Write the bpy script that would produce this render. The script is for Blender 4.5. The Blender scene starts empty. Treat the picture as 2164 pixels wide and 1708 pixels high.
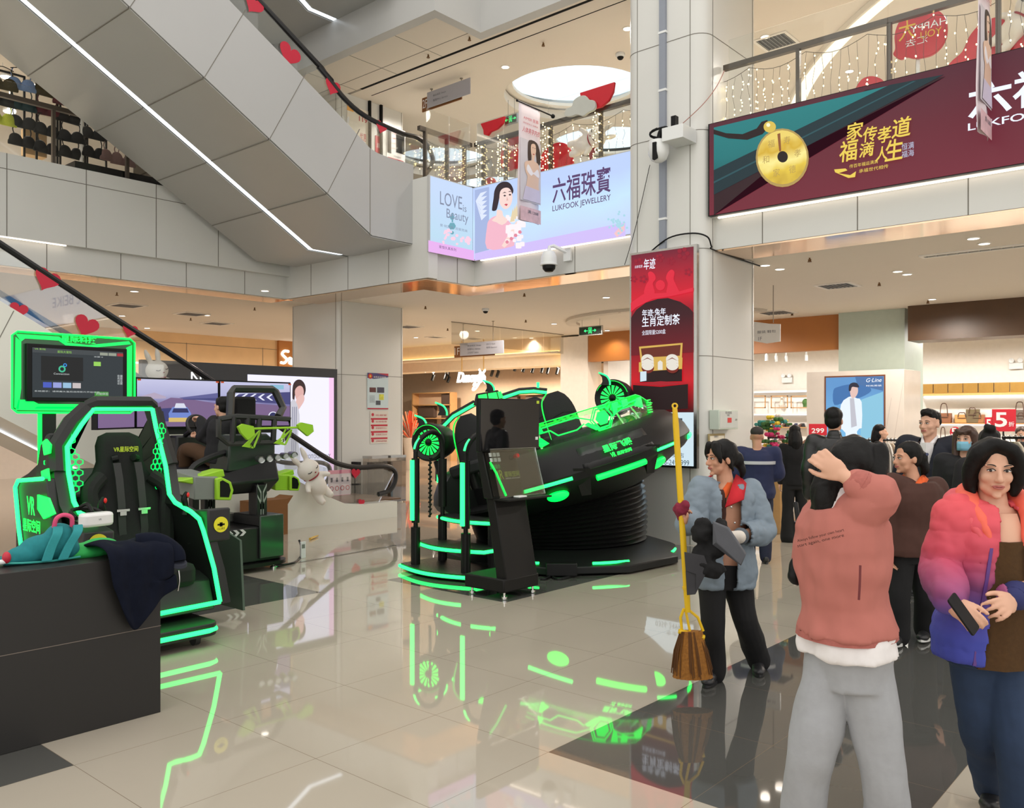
import bpy,math,random
import numpy as np
from mathutils import Vector,Matrix
from math import radians as R,sin,cos,pi
rng = random.Random(7)
S = bpy.context.scene
COL = S.collection
# ---------------------------------------------------------------- camera
TH = R(49.03); CT,ST = cos(TH),sin(TH)
CAMH,FPX,CX,HY = 1.75,1817.0,1082.0,878.0
cam = bpy.data.objects.new('camera',bpy.data.cameras.new('camera')); COL.objects.link(cam)
cam.location = (0,0,CAMH); cam.rotation_euler = (R(90),0,-TH)
cam.data.sensor_width = 36; cam.data.sensor_fit = 'HORIZONTAL'
cam.data.lens = 36*FPX/2164; cam.data.shift_y = (HY-854)/2164
cam.data.clip_start = .05; cam.data.clip_end = 200
S.camera = cam
S.view_settings.view_transform = 'Standard'; S.view_settings.look = 'None'
S.view_settings.exposure = 0.0; S.view_settings.gamma = 1.0
try: S.view_settings.use_curve_mapping = False
except Exception: pass
# ---------------------------------------------------------------- world: the hall's skylight and open concourse behind
w = bpy.data.worlds.new('hall_daylight'); S.world = w; w.use_nodes = True
w.node_tree.nodes['Background'].inputs[0].default_value = (1.0,.965,.91,1)
w.node_tree.nodes['Background'].inputs[1].default_value = 1.45
def lamp(name,kind,loc,energy,color=(1,.9,.78),rot=(0,0,0),**kw):
    l = bpy.data.lights.new(name,kind); l.energy = energy; l.color = color
    for k,v in kw.items(): setattr(l,k,v)
    o = bpy.data.objects.new(name,l); o.location = loc; o.rotation_euler = rot; COL.objects.link(o)
    return o
lamp('atrium_skylight','AREA',(3,4,17),260,(1,.97,.93),shape='RECTANGLE',size=13,size_y=15)
def spot(x,y,z,e,c=(1,.88,.74),a=120,r=.06,rot=(0,0,0)):
    return lamp('downlight_and_fill_beam','SPOT',(x,y,z),e,c,rot,spot_size=R(a),spot_blend=.7,shadow_soft_size=r)  # serves the visible downlights and the added fill spots alike
# ---------------------------------------------------------------- helpers
def P(x,y,Y):
    xc = (x-CX)/FPX*Y; z = CAMH+(HY-y)/FPX*Y
    return Vector((CT*xc+ST*Y,-ST*xc+CT*Y,z))
def FL(x,y):
    v = P(x,y,CAMH*FPX/(y-HY)); v.z = 0; return v
def PY(x,Y): v = P(x,HY,Y); v.z = 0; return v
class MB:
    def __init__(s): s.v = []; s.f = []; s.M = Matrix()
    def add(s,vs,fs):
        o = len(s.v); M = s.M
        s.v += [tuple(M @ Vector(p)) for p in vs]
        s.f += [tuple(i+o for i in f) for f in fs]; return s
    def box(s,x0,x1,y0,y1,z0,z1):
        if x0 > x1: x0,x1 = x1,x0
        if y0 > y1: y0,y1 = y1,y0
        if z0 > z1: z0,z1 = z1,z0
        return s.add([(x0,y0,z0),(x1,y0,z0),(x1,y1,z0),(x0,y1,z0),(x0,y0,z1),(x1,y0,z1),(x1,y1,z1),(x0,y1,z1)],
                     [(3,2,1,0),(4,5,6,7),(0,1,5,4),(1,2,6,5),(2,3,7,6),(3,0,4,7)])
    def cbox(s,c,size,rot=None):
        M = s.M; s.M = M @ Matrix.Translation(c) @ (rot.to_4x4() if rot else Matrix())
        h = [q/2 for q in size]; s.box(-h[0],h[0],-h[1],h[1],-h[2],h[2]); s.M = M; return s
    def prism(s,poly,d0,d1,axis='z'):
        n = len(poly)
        if axis == 'z': m = lambda p,d: (p[0],p[1],d)
        elif axis == 'y': m = lambda p,d: (p[0],d,p[1])
        else: m = lambda p,d: (d,p[0],p[1])
        vs = [m(p,d0) for p in poly]+[m(p,d1) for p in poly]
        fs = [tuple(range(n))[::-1],tuple(range(n,2*n))]+[(i,(i+1) % n,(i+1) % n+n,i+n) for i in range(n)]
        a = sum(poly[i][0]*poly[(i+1) % n][1]-poly[(i+1) % n][0]*poly[i][1] for i in range(n))
        if (a < 0) ^ (axis == 'y') ^ (d1 < d0): fs = [f[::-1] for f in fs]
        return s.add(vs,fs)
    def loft(s,rings,cap=True,closed=True):
        n = len(rings[0]); vs = [p for r in rings for p in r]; fs = []
        for k in range(len(rings)-1):
            for i in range(n if closed else n-1):
                j = (i+1) % n; fs.append((k*n+i,k*n+j,(k+1)*n+j,(k+1)*n+i))
        if cap and closed:
            fs.append(tuple(range(n))[::-1]); fs.append(tuple(range((len(rings)-1)*n,len(rings)*n)))
        return s.add(vs,fs)
    def lathe(s,prof,n=32,axis='z',a0=0,a1=2*pi):
        full = abs(a1-a0-2*pi) < 1e-6; N = n if full else n+1; vs = []; fs = []
        for r,z in prof:
            for i in range(N):
                a = a0+(a1-a0)*i/n; x,y = r*cos(a),r*sin(a)
                vs.append((x,y,z) if axis == 'z' else (x,z,y) if axis == 'y' else (z,x,y))
        for k in range(len(prof)-1):
            for i in range(n if full else n):
                j = (i+1) % N; fs.append((k*N+i,k*N+j,(k+1)*N+j,(k+1)*N+i))
        if axis == 'y': fs = [f[::-1] for f in fs]
        if full and prof[0] != prof[-1]:
            if prof[0][0] > 1e-6: fs.append(tuple(range(N))[::-1] if axis != 'y' else tuple(range(N)))
            if prof[-1][0] > 1e-6:
                q = tuple(range((len(prof)-1)*N,len(prof)*N)); fs.append(q if axis != 'y' else q[::-1])
        return s.add(vs,fs)
    def cyl(s,c,r,h,n=20,axis='z',r2=None):
        M = s.M; s.M = M @ Matrix.Translation(c); s.lathe([(r,0),(r if r2 is None else r2,h)],n,axis); s.M = M; return s
    def tube(s,pts,r,n=8,cap=True,flat=None):
        pts = [Vector(p) for p in pts]; rs = r if hasattr(r,'__len__') else [r]*len(pts)
        rings = []; up = Vector((0,0,1)); pu = None
        for i,p in enumerate(pts):
            t = (pts[min(i+1,len(pts)-1)]-pts[max(i-1,0)]).normalized()
            if pu is None:
                pu = up if abs(t.z) < .95 else Vector((0,1,0))
            u = (pu-t*pu.dot(t)).normalized(); w_ = t.cross(u); pu = u
            fl_ = flat or 1.0
            rings.append([p+(u*cos(2*pi*k/n)*fl_+w_*sin(2*pi*k/n))*rs[i] for k in range(n)])
        rings = [[tuple(q) for q in r_] for r_ in rings]
        n_ = len(s.f); s.loft(rings,cap)
        return s
    def ell(s,c,r,rot=None,nu=16,nv=10):
        r = r if hasattr(r,'__len__') else (r,r,r)
        M = s.M; s.M = M @ Matrix.Translation(c) @ (rot.to_4x4() if rot else Matrix())
        vs = [(0,0,-r[2])]; fs = []
        for j in range(1,nv):
            a = -pi/2+pi*j/nv
            for i in range(nu):
                b = 2*pi*i/nu; vs.append((r[0]*cos(a)*cos(b),r[1]*cos(a)*sin(b),r[2]*sin(a)))
        vs.append((0,0,r[2])); L = len(vs)-1
        for i in range(nu): fs.append((0,1+(i+1) % nu,1+i))
        for j in range(nv-2):
            for i in range(nu):
                q = 1+j*nu; fs.append((q+i,q+(i+1) % nu,q+nu+(i+1) % nu,q+nu+i))
        q = 1+(nv-2)*nu
        for i in range(nu): fs.append((q+i,q+(i+1) % nu,L))
        s.add(vs,fs); s.M = M; return s
    def poly(s,pts): return s.add(pts,[tuple(range(len(pts)))])
    def flat(s,pts2,y=0.0,th=.002):
        return s.prism(pts2,y-th,y,'y')
    def disc(s,x,z,r,y=0,n=24,rz=None,th=.002):
        return s.flat([(x+r*cos(2*pi*i/n),z+(rz or r)*sin(2*pi*i/n)) for i in range(n)],y,th)
    def build(s,name,m,parent=None,loc=None,rot=None,bevel=0,sharp=35,label=None,mods=None):
        me = bpy.data.meshes.new(name); me.from_pydata(s.v,[],s.f); me.update()
        me.polygons.foreach_set('use_smooth',[True]*len(me.polygons)); me.set_sharp_from_angle(angle=R(sharp))
        me.materials.append(m)
        o = bpy.data.objects.new(name,me); COL.objects.link(o)
        if parent: o.parent = parent
        if loc is not None: o.location = loc
        if rot is not None: o.rotation_euler = rot
        if bevel:
            b = o.modifiers.new('bevel','BEVEL'); b.width = bevel; b.segments = 2; b.limit_method = 'ANGLE'; b.angle_limit = R(40)
        if label: o['label'] = label
        return o
def tag(o,label,cat,group=None,kind=None):
    o['label'] = label; o['category'] = cat
    if group: o['group'] = group
    if kind: o['kind'] = kind
    return o
def thing(name,label,cat,loc=(0,0,0),rz=0,group=None,rot=None):
    o = bpy.data.objects.new(name,None); COL.objects.link(o); o.empty_display_size = .1
    o.location = loc; o.rotation_euler = rot or (0,0,rz); return tag(o,label,cat,group)
def struct(mb,name,m,label=None,**kw):
    o = mb.build(name,m,**kw); o['kind'] = 'structure'
    if label: o['label'] = label
    return o
def copy_tree(o,parent=None,label=None):
    c = o.copy(); COL.objects.link(c)
    if parent: c.parent = parent
    if label: c['label'] = label
    for ch in list(o.children): copy_tree(ch,c)
    return c
# ---- materials
_M = {}
def mat(name,col,rough=.5,metal=0.,emit=None,es=1.,alpha=None,noise=.06,scale=8.,bump=0.,spec=.5,coat=0.,trans=0.,sheen=0.,ior=1.5):
    if name in _M: return _M[name]
    m = bpy.data.materials.new(name); m.use_nodes = True; nt = m.node_tree; b = nt.nodes['Principled BSDF']
    c4 = (*col,1)
    b.inputs['Base Color'].default_value = c4; b.inputs['Roughness'].default_value = rough; b.inputs['Metallic'].default_value = metal
    b.inputs['Specular IOR Level'].default_value = spec; b.inputs['Coat Weight'].default_value = coat; b.inputs['IOR'].default_value = ior
    b.inputs['Transmission Weight'].default_value = trans; b.inputs['Sheen Weight'].default_value = sheen
    if alpha is not None: b.inputs['Alpha'].default_value = alpha
    if emit: b.inputs['Emission Color'].default_value = (*emit,1); b.inputs['Emission Strength'].default_value = es
    if noise and not trans:
        tc = nt.nodes.new('ShaderNodeTexCoord'); n = nt.nodes.new('ShaderNodeTexNoise'); n.inputs['Scale'].default_value = scale
        n.inputs['Detail'].default_value = 4; nt.links.new(tc.outputs['Object'],n.inputs['Vector'])
        r = nt.nodes.new('ShaderNodeMapRange'); r.inputs[3].default_value = 1-noise; r.inputs[4].default_value = 1+noise
        nt.links.new(n.outputs['Fac'],r.inputs[0])
        x = nt.nodes.new('ShaderNodeVectorMath'); x.operation = 'SCALE'; x.inputs[0].default_value = col
        nt.links.new(r.outputs[0],x.inputs['Scale']); nt.links.new(x.outputs[0],b.inputs['Base Color'])
        if bump:
            bp = nt.nodes.new('ShaderNodeBump'); bp.inputs['Strength'].default_value = bump; bp.inputs['Distance'].default_value = .01
            nt.links.new(n.outputs['Fac'],bp.inputs['Height']); nt.links.new(bp.outputs[0],b.inputs['Normal'])
    _M[name] = m; return m
def ramp_mat(name,stops,axis='z',lo=0.,hi=1.,es=1.,rough=.4,emit=True,noise=0.,nscale=3.):
    """printed artwork: colours running along one object axis of the sheet; backlit when emit"""
    if name in _M: return _M[name]
    m = bpy.data.materials.new(name); m.use_nodes = True; nt = m.node_tree; b = nt.nodes['Principled BSDF']
    tc = nt.nodes.new('ShaderNodeTexCoord'); sp = nt.nodes.new('ShaderNodeSeparateXYZ'); nt.links.new(tc.outputs['Object'],sp.inputs[0])
    mr = nt.nodes.new('ShaderNodeMapRange'); mr.inputs[1].default_value = lo; mr.inputs[2].default_value = hi
    nt.links.new(sp.outputs['XYZ'.index(axis.upper())],mr.inputs[0])
    src = mr.outputs[0]
    if noise:
        n = nt.nodes.new('ShaderNodeTexNoise'); n.inputs['Scale'].default_value = nscale; nt.links.new(tc.outputs['Object'],n.inputs['Vector'])
        a = nt.nodes.new('ShaderNodeMath'); a.operation = 'MULTIPLY_ADD'; a.inputs[1].default_value = noise
        nt.links.new(n.outputs['Fac'],a.inputs[0]); nt.links.new(src,a.inputs[2]); src = a.outputs[0]
    cr = nt.nodes.new('ShaderNodeValToRGB'); e = cr.color_ramp.elements
    while len(e) < len(stops): e.new(.5)
    for el,(p,c) in zip(e,stops): el.position = p; el.color = (*c,1)
    nt.links.new(src,cr.inputs[0]); b.inputs['Roughness'].default_value = rough
    if emit:
        b.inputs['Base Color'].default_value = (.02,.02,.02,1)
        nt.links.new(cr.outputs[0],b.inputs['Emission Color']); b.inputs['Emission Strength'].default_value = es
    else: nt.links.new(cr.outputs[0],b.inputs['Base Color'])
    b.inputs['Specular IOR Level'].default_value = .15
    _M[name] = m; return m
def lit(name,col,es=1.):
    return mat(name,(.02,.02,.02),.5,emit=col,es=es,noise=0,spec=.15)
def srgb(r,g,b): return tuple(((c/255+.055)/1.055)**2.4 if c > 10 else c/255/12.92 for c in (r,g,b))
def glass(name,col=(1,1,1),refl=1.0,tint=.04):
    """thin clear pane: mostly see-through, with a fresnel reflection"""
    if name in _M: return _M[name]
    m = bpy.data.materials.new(name); m.use_nodes = True; nt = m.node_tree; nt.nodes.clear()
    o = nt.nodes.new('ShaderNodeOutputMaterial'); t = nt.nodes.new('ShaderNodeBsdfTransparent'); t.inputs[0].default_value = (*col,1)
    g = nt.nodes.new('ShaderNodeBsdfGlossy'); g.inputs['Roughness'].default_value = .02
    fr = nt.nodes.new('ShaderNodeFresnel'); fr.inputs[0].default_value = 1.45
    a = nt.nodes.new('ShaderNodeMath'); a.operation = 'MULTIPLY_ADD'; a.inputs[1].default_value = refl; a.inputs[2].default_value = tint*.3
    mx = nt.nodes.new('ShaderNodeMixShader'); nt.links.new(fr.outputs[0],a.inputs[0]); nt.links.new(a.outputs[0],mx.inputs[0])
    nt.links.new(t.outputs[0],mx.inputs[1]); nt.links.new(g.outputs[0],mx.inputs[2]); nt.links.new(mx.outputs[0],o.inputs[0])
    _M[name] = m; return m
FONTS = {}
def text(body,parent,x,z,m,h=None,w=None,y=-.004,align='LEFT',name='lettering',shear=0.,depth=.0,bold=0.,mirror=False,rot=None,label=None):
    """writing as real letters lying on a sheet (x right, z up, facing -y); h letter height, w the width to fill"""
    c = bpy.data.curves.new('lettering','FONT'); c.body = body; c.size = 1; c.extrude = depth; c.shear = shear; c.offset = bold
    c.fill_mode = 'FRONT'; c.resolution_u = 3
    t = bpy.data.objects.new('lettering',c); COL.objects.link(t)
    dg = bpy.context.evaluated_depsgraph_get(); me = bpy.data.meshes.new_from_object(t.evaluated_get(dg))
    bpy.data.objects.remove(t); bpy.data.curves.remove(c)
    n = len(me.vertices)
    if not n: return None
    co = np.empty(n*3); me.vertices.foreach_get('co',co); co = co.reshape(-1,3)
    lo,hi = co.min(0),co.max(0)
    sy = (h/(hi[1]-lo[1])) if h else None; sx = (w/(hi[0]-lo[0])) if w else None
    if sx is None: sx = sy
    if sy is None: sy = sx
    q = np.empty_like(co); q[:,0] = (co[:,0]-lo[0])*sx; q[:,2] = (co[:,1]-lo[1])*sy; q[:,1] = -co[:,2]
    W = (hi[0]-lo[0])*sx
    if mirror: q[:,0] = W-q[:,0]
    if align == 'CENTER': q[:,0] -= W/2
    if align == 'RIGHT': q[:,0] -= W
    me.vertices.foreach_set('co',q.ravel()); me.update()
    if mirror: me.flip_normals()
    me.materials.clear(); me.materials.append(m); me.name = name
    o = bpy.data.objects.new(name,me); COL.objects.link(o); o.parent = parent; o.location = (x,y,z)
    if rot: o.rotation_euler = rot
    if label: o['label'] = label
    return o
def heart(x,z,s,n=28):
    return [(x+s*.0625*16*sin(t)**3,z+s*.0625*(13*cos(t)-5*cos(2*t)-2*cos(3*t)-cos(4*t))) for t in [2*pi*i/n for i in range(n)]]
def cloud(x,z,w_,h_,n=6):
    pts = []
    for i in range(48):
        a = 2*pi*i/48; k = 1+.13*abs(sin(a*n/2)); pts.append((x+w_/2*cos(a)*k,z+h_/2*sin(a)*k))
    return pts
WHITE = mat('white_panel',srgb(212,212,208),.28,noise=.03,scale=1.5)
GREYP = mat('grey_panel',srgb(190,190,188),.3,noise=.03,scale=1.5)
CEIL = mat('ceiling_paint',srgb(225,216,203),.75,noise=.02,scale=1.)
SEAM = mat('seam',srgb(118,114,106),.7)
BLACK = mat('black_plastic',(.0045,.0045,.005),.42,noise=.1,spec=.22)
BLACKM = mat('black_metal',(.006,.006,.006),.4,noise=.1,spec=.25)
DARK = mat('dark_void',(.006,.006,.006),.8,spec=.2)
STEEL = mat('steel',(.55,.55,.54),.25,1.,noise=.05)
CHROME = mat('chrome',(.8,.8,.8),.08,1.,noise=0)
NEON = mat('green_light',(.0,.2,.06),.4,emit=(.0,1.,.045),es=3.2,noise=0)
NEONW = mat('green_light_core',(.0,.2,.06),.4,emit=(.012,1.,.11),es=4.6,noise=0)
NEONS = mat('green_light_soft',(.0,.2,.06),.4,emit=(.0,.9,.05),es=1.2,noise=0)
# ================================================================ THE BUILDING
def floor_mat():
    m = bpy.data.materials.new('polished_floor_tiles'); m.use_nodes = True; nt = m.node_tree; b = nt.nodes['Principled BSDF']; L = nt.links
    g = nt.nodes.new('ShaderNodeNewGeometry'); sp = nt.nodes.new('ShaderNodeSeparateXYZ'); L.new(g.outputs['Position'],sp.inputs[0])
    def math_(op,a,b_=0.,c_=0.):
        n = nt.nodes.new('ShaderNodeMath'); n.operation = op
        for i,q in enumerate((a,b_,c_)):
            if isinstance(q,(int,float)): n.inputs[i].default_value = q
            else: L.new(q,n.inputs[i])
        return n.outputs[0]
    X,Y = sp.outputs[0],sp.outputs[1]
    msk = None
    T = .843; ox,oy = 1.81,1.10
    def cell(i0,i1,j0,j1): return (ox+T*i0,ox+T*i1,oy+T*j0,oy+T*j1)
    rects = [cell(2,16,0,2),cell(-8,0,4,6),cell(0,4,7,9),cell(5,10,5,7),cell(12,20,5,8),cell(-6,-2,9,11),cell(8,11,-4,-2),cell(13,18,10,12)]
    for x0,x1,y0,y1 in rects:
        a = math_('LESS_THAN',math_('ABSOLUTE',math_('SUBTRACT',X,(x0+x1)/2)),(x1-x0)/2)
        c = math_('LESS_THAN',math_('ABSOLUTE',math_('SUBTRACT',Y,(y0+y1)/2)),(y1-y0)/2)
        k = math_('MULTIPLY',a,c); msk = k if msk is None else math_('MAXIMUM',msk,k)
    def line(v,o):
        f = math_('FRACT',math_('DIVIDE',math_('SUBTRACT',v,o-20*T),T))
        return math_('GREATER_THAN',math_('ABSOLUTE',math_('SUBTRACT',f,.5)),.5-.0016)
    gr = math_('MAXIMUM',line(X,ox),line(Y,oy))
    n = nt.nodes.new('ShaderNodeTexNoise'); n.inputs['Scale'].default_value = 1.2; n.inputs['Detail'].default_value = 5; L.new(g.outputs['Position'],n.inputs['Vector'])
    mr = nt.nodes.new('ShaderNodeMapRange'); mr.inputs[3].default_value = .94; mr.inputs[4].default_value = 1.05; L.new(n.outputs['Fac'],mr.inputs[0])
    def mix(f,a,c):
        x = nt.nodes.new('ShaderNodeMix'); x.data_type = 'RGBA'; L.new(f,x.inputs['Factor'])
        for k,q in (('A',a),('B',c)):
            s_ = [i for i in x.inputs if i.name == k and i.type == 'RGBA'][0]
            if isinstance(q,tuple): s_.default_value = (*q,1)
            else: L.new(q,s_)
        return [o for o in x.outputs if o.type == 'RGBA'][0]
    c = mix(msk,srgb(184,175,160),srgb(84,84,81))
    c = mix(gr,c,srgb(120,105,88))
    v = nt.nodes.new('ShaderNodeVectorMath'); v.operation = 'SCALE'; L.new(c,v.inputs[0]); L.new(mr.outputs[0],v.inputs['Scale'])
    L.new(v.outputs[0],b.inputs['Base Color'])
    b.inputs['Roughness'].default_value = .035; b.inputs['Specular IOR Level'].default_value = .62; b.inputs['Coat Weight'].default_value = .35; b.inputs['Coat Roughness'].default_value = .03
    return m
struct(MB().box(-12,34,-14,34,-.2,0),'floor',floor_mat())
# ---- ground floor ceiling at 4.0 m, slabs of the gallery above
c = MB()
c.box(10.95,34,-14,34,4.0,4.1); c.box(-12,10.95,14.3,34,4.0,4.1); c.box(9.9,10.95,10.45,14.3,4.0,4.1)
struct(c,'ceiling',CEIL)
g = MB(); g.box(10.95,34,-14,34,5.0,5.2); g.box(-12,10.95,14.3,34,5.0,5.2); g.box(9.9,10.95,10.45,14.3,5.0,5.2)
struct(g,'floor_gallery',mat('gallery_floor',srgb(226,218,204),.4))
WELLS = [(13.9,10.0,1.5),(15.2,15.5,1.25),(17.9,16.0,1.5),(16.6,11.7,1.35),(19.8,13.2,1.5)]
def holed(x0,x1,y0,y1,z0,z1,holes,mb,n=40):
    """a slab with round holes, cut into cells: each hole sits in its own square"""
    xs = sorted({x0,x1} | {h[0]-h[2]-.06 for h in holes} | {h[0]+h[2]+.06 for h in holes})
    ys = sorted({y0,y1} | {h[1]-h[2]-.06 for h in holes} | {h[1]+h[2]+.06 for h in holes})
    for i in range(len(xs)-1):
        for j in range(len(ys)-1):
            a,b_,c_,d = xs[i],xs[i+1],ys[j],ys[j+1]; mx,my = (a+b_)/2,(c_+d)/2
            if any(abs(mx-h[0]) < h[2]+.06 and abs(my-h[1]) < h[2]+.06 for h in holes): continue
            mb.box(a,b_,c_,d,z0,z1)
    for hx,hy,r in holes:
        q = r+.06; out = []; inn = []
        for k in range(n):
            t = 2*pi*k/n; cx_,sy_ = cos(t),sin(t); s_ = q/max(abs(cx_),abs(sy_))
            out.append((hx+cx_*s_,hy+sy_*s_)); inn.append((hx+cx_*r,hy+sy_*r))
        vs = [(*p,z0) for p in out]+[(*p,z0) for p in inn]+[(*p,z1) for p in inn]
        mb.add(vs,[(k,k+n,(k+1) % n+n,(k+1) % n) for k in range(n)]+[(k+n,k+2*n,(k+1) % n+2*n,(k+1) % n+n) for k in range(n)])
g = MB()
strips = [(10.75,12.3,[]),(12.3,15.46,[WELLS[0]])]
holed(10.75,12.2,-14,34,8.1,8.3,[],g)
holed(12.2,15.2,-14,13.9,8.1,8.3,[(13.7,10.2,1.44)],g)
holed(12.2,16.6,13.9,34,8.1,8.3,[(15.2,15.5,1.25)],g)
holed(15.2,18.6,-14,13.9,8.1,8.3,[(16.9,11.6,1.45)],g)
holed(16.6,19.8,13.9,34,8.1,8.3,[(18.1,16.2,1.4)],g)
g.box(18.6,34,-14,13.9,8.1,8.3); g.box(19.8,34,13.9,34,8.1,8.3)
g.box(9.45,10.68,9.80,14.4,8.1,8.3); g.box(10.46,10.68,-14,9.80,8.1,8.3); g.box(-12,10.68,14.4,34,8.1,8.3)
struct(g,'ceiling_gallery',CEIL)
WELLL = lit('light_well_sky',(.80,.93,1.0),1.25)
RIM = mat('light_well_rim',srgb(235,228,215),.6)
for (x,y,r) in [(13.7,10.2,1.44),(15.2,15.5,1.25),(16.9,11.6,1.45),(18.1,16.2,1.4)]:
    t = MB().cyl((x,y,8.55),r+.1,.03,40)
    o = struct(t,'ceiling_light_well',WELLL)
    m_ = MB(); m_.M = Matrix.Translation((x,y,0)); m_.lathe([(r-.16,8.34),(r-.16,8.4),(r+.12,8.4),(r+.12,8.34),(r-.16,8.34)],40)
    struct(m_,'trim_light_well',RIM)
# ---- fascias round the atrium: a recessed lower band and a projecting upper band
def seams(mb,x0,y0,x1,y1,z0,z1,step,nx,ny,w_=.006,off=.003,first=None):
    L_ = math.hypot(x1-x0,y1-y0); ux,uy = (x1-x0)/L_,(y1-y0)/L_; d = first if first is not None else step
    while d < L_-.05:
        cx_,cy_ = x0+ux*d,y0+uy*d
        mb.box(cx_-abs(ux)*w_-abs(nx)*off,cx_+abs(ux)*w_+abs(nx)*off,cy_-abs(uy)*w_-abs(ny)*off,cy_+abs(uy)*w_+abs(ny)*off,z0,z1); d += step
f = MB()
f.box(10.52,10.95,-14,6.0,4.42,5.66); f.box(10.64,10.95,-14,6.0,4.0,4.42)
f.box(10.78,10.95,6.0,10.45,4.42,5.66); f.box(10.86,10.95,6.0,10.3,4.0,4.42)
f.box(9.72,10.95,10.26,10.45,4.42,5.66); f.box(9.72,10.95,10.3,10.45,4.0,4.42)
f.box(9.69,9.9,10.22,14.3,4.0,5.66)
f.box(-12,9.75,14.09,14.3,4.42,5.66); f.box(-12,9.75,14.2,14.32,4.0,4.42)
struct(f,'wall_atrium_fascia',WHITE)
s = MB()
seams(s,9.69,14.09,-12,14.09,4.42,5.66,1.15,0,1,first=1.5); seams(s,9.69,14.2,-12,14.2,4.0,4.42,1.15,0,1,first=.9)
s.box(-12,9.69,14.086,14.092,5.42,5.43)
seams(s,9.69,10.3,9.69,14.09,4.0,5.66,1.1,1,0,first=.9)
seams(s,10.64,-14,10.64,5.6,4.0,4.42,1.22,1,0,first=.6); seams(s,10.86,6.9,10.86,10.3,4.0,4.42,1.22,1,0)
seams(s,9.69,10.3,10.86,10.3,4.0,4.42,.5,0,1,first=.25)
struct(s,'trim_fascia_seams',SEAM)
COVE = lit('cove_light',(1,.86,.72),3.2)
cv = MB(); cv.box(10.56,10.60,-14,5.5,4.405,4.418); struct(cv,'trim_cove_light',COVE)
cv = MB(); cv.box(10.80,10.83,7.0,10.1,4.405,4.418); struct(cv,'trim_cove_light',COVE)
cv = MB(); cv.box(-12,5.6,14.12,14.15,4.405,4.418); struct(cv,'trim_cove_light',COVE)
SOF = mat('polished_soffit',srgb(235,205,175),.10,1.,noise=.05,scale=2,bump=.12)
s = MB(); s.box(10.64,11.45,-14,5.58,3.975,3.995); s.box(10.86,11.6,6.9,10.3,3.975,3.995); s.box(9.72,11.6,10.3,11.15,3.975,3.995)
s.box(9.72,10.46,11.15,14.2,3.975,3.995)
s.box(-12,9.72,14.2,14.75,3.975,3.995); struct(s,'trim_metal_soffit',SOF)
# ---- third floor: fascia and soffit seen at the top of the picture
f = MB(); f.box(9.35,9.55,9.72,14.2,8.085,9.9); f.box(9.55,10.4,9.72,9.9,8.085,9.9); f.box(10.4,10.6,-14,9.9,8.084,9.9)
f.box(-12,9.4,14.09,14.3,8.5,9.9); f.box(-12,9.4,14.2,14.4,8.1,8.5)
struct(f,'wall_upper_fascia',GREYP)
f = MB(); f.box(10.6,34,-14,34,9.2,9.3); f.box(-12,10.6,14.3,34,9.2,9.3); struct(f,'floor_upper_gallery',GREYP)
cv = MB(); cv.box(-12,8,14.12,14.15,8.46,8.49); struct(cv,'trim_cove_light',COVE)
s = MB(); s.box(10.69,10.745,-14,13.2,8.1,8.12); s.box(11.05,11.07,3,13.3,8.096,8.099); struct(s,'trim_shutter_slot',DARK)
s = MB(); s.box(10.3,10.312,9.9,14.2,8.097,8.1)
for y in (10.9,12.1,13.3): s.box(9.45,10.68,y,y+.008,8.097,8.1)
struct(s,'trim_soffit_seams',SEAM)
# ---- big columns
def round_box(x0,x1,y0,y1,r,n=6):
    pts = []
    for cx_,cy_,a0 in ((x1-r,y1-r,0),(x0+r,y1-r,90),(x0+r,y0+r,180),(x1-r,y0+r,270)):
        for k in range(n+1): a = R(a0+90*k/n); pts.append((cx_+r*cos(a),cy_+r*sin(a)))
    return pts
def column(x0,x1,y0,y1,top,r=.22):
    c = MB().prism(round_box(x0,x1,y0,y1,r),0,top)
    struct(c,'column',WHITE)
    s = MB(); o = .004
    for z in (2.55,4.0,5.6,6.9): s.prism(round_box(x0-o,x1+o,y0-o,y1+o,r+o),z,z+.008)
    for q in (r,(x1-x0)-r): s.box(x0+q-.004,x0+q+.004,y0-o,y1+o,0,top)
    for q in (r,(y1-y0)-r): s.box(x0-o,x1+o,y0+q-.004,y0+q+.004,0,top)
    struct(s,'trim_column_joints',SEAM)
column(10.37,12.02,5.59,6.87,8.1)
column(10.46,12.18,13.58,15.16,8.1,.08)
s = MB(); s.box(10.3,12.1,5.52,6.94,8.1,12); struct(s,'column_upper',WHITE)
s = MB(); s.box(11.2,11.25,13.53,13.585,5.2,8.1); s.box(11.5,11.55,13.53,13.585,5.2,8.1); struct(s,'trim_shutter_rail',DARK)
# ---- outer walls and shop fronts
BEIGE = mat('beige_wall',srgb(226,208,186),.7)
WHW = mat('shop_white_wall',srgb(238,230,220),.7)
s = MB(); s.box(33.5,33.8,-14,34,0,9.3); struct(s,'wall_back',BEIGE)
s = MB(); s.box(-12,34,33.5,33.8,0,9.3); struct(s,'wall_left',BEIGE)
s = MB(); s.box(25.5,25.7,-14,13.4,0,4.0); struct(s,'wall_shop_rear',WHW)
s = MB(); s.box(24.6,24.8,13.4,26,0,4.0); struct(s,'wall_shop_rear_warm',BEIGE)
s = MB(); s.box(19.5,25.5,13.45,13.6,0,4.0); struct(s,'wall_shop_side',WHW)
OR = mat('orange_brown_lintel',srgb(176,112,52),.45,noise=.04)
DB = mat('dark_walnut_lintel',srgb(84,58,34),.35,noise=.25,scale=3)
s = MB(); s.box(19.2,19.45,6.95,13.9,3.22,4.0); struct(s,'trim_lintel_orange',OR)
s = MB(); s.box(18.7,19.45,-14,5.45,3.28,4.0); struct(s,'trim_lintel_walnut',DB)
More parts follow.
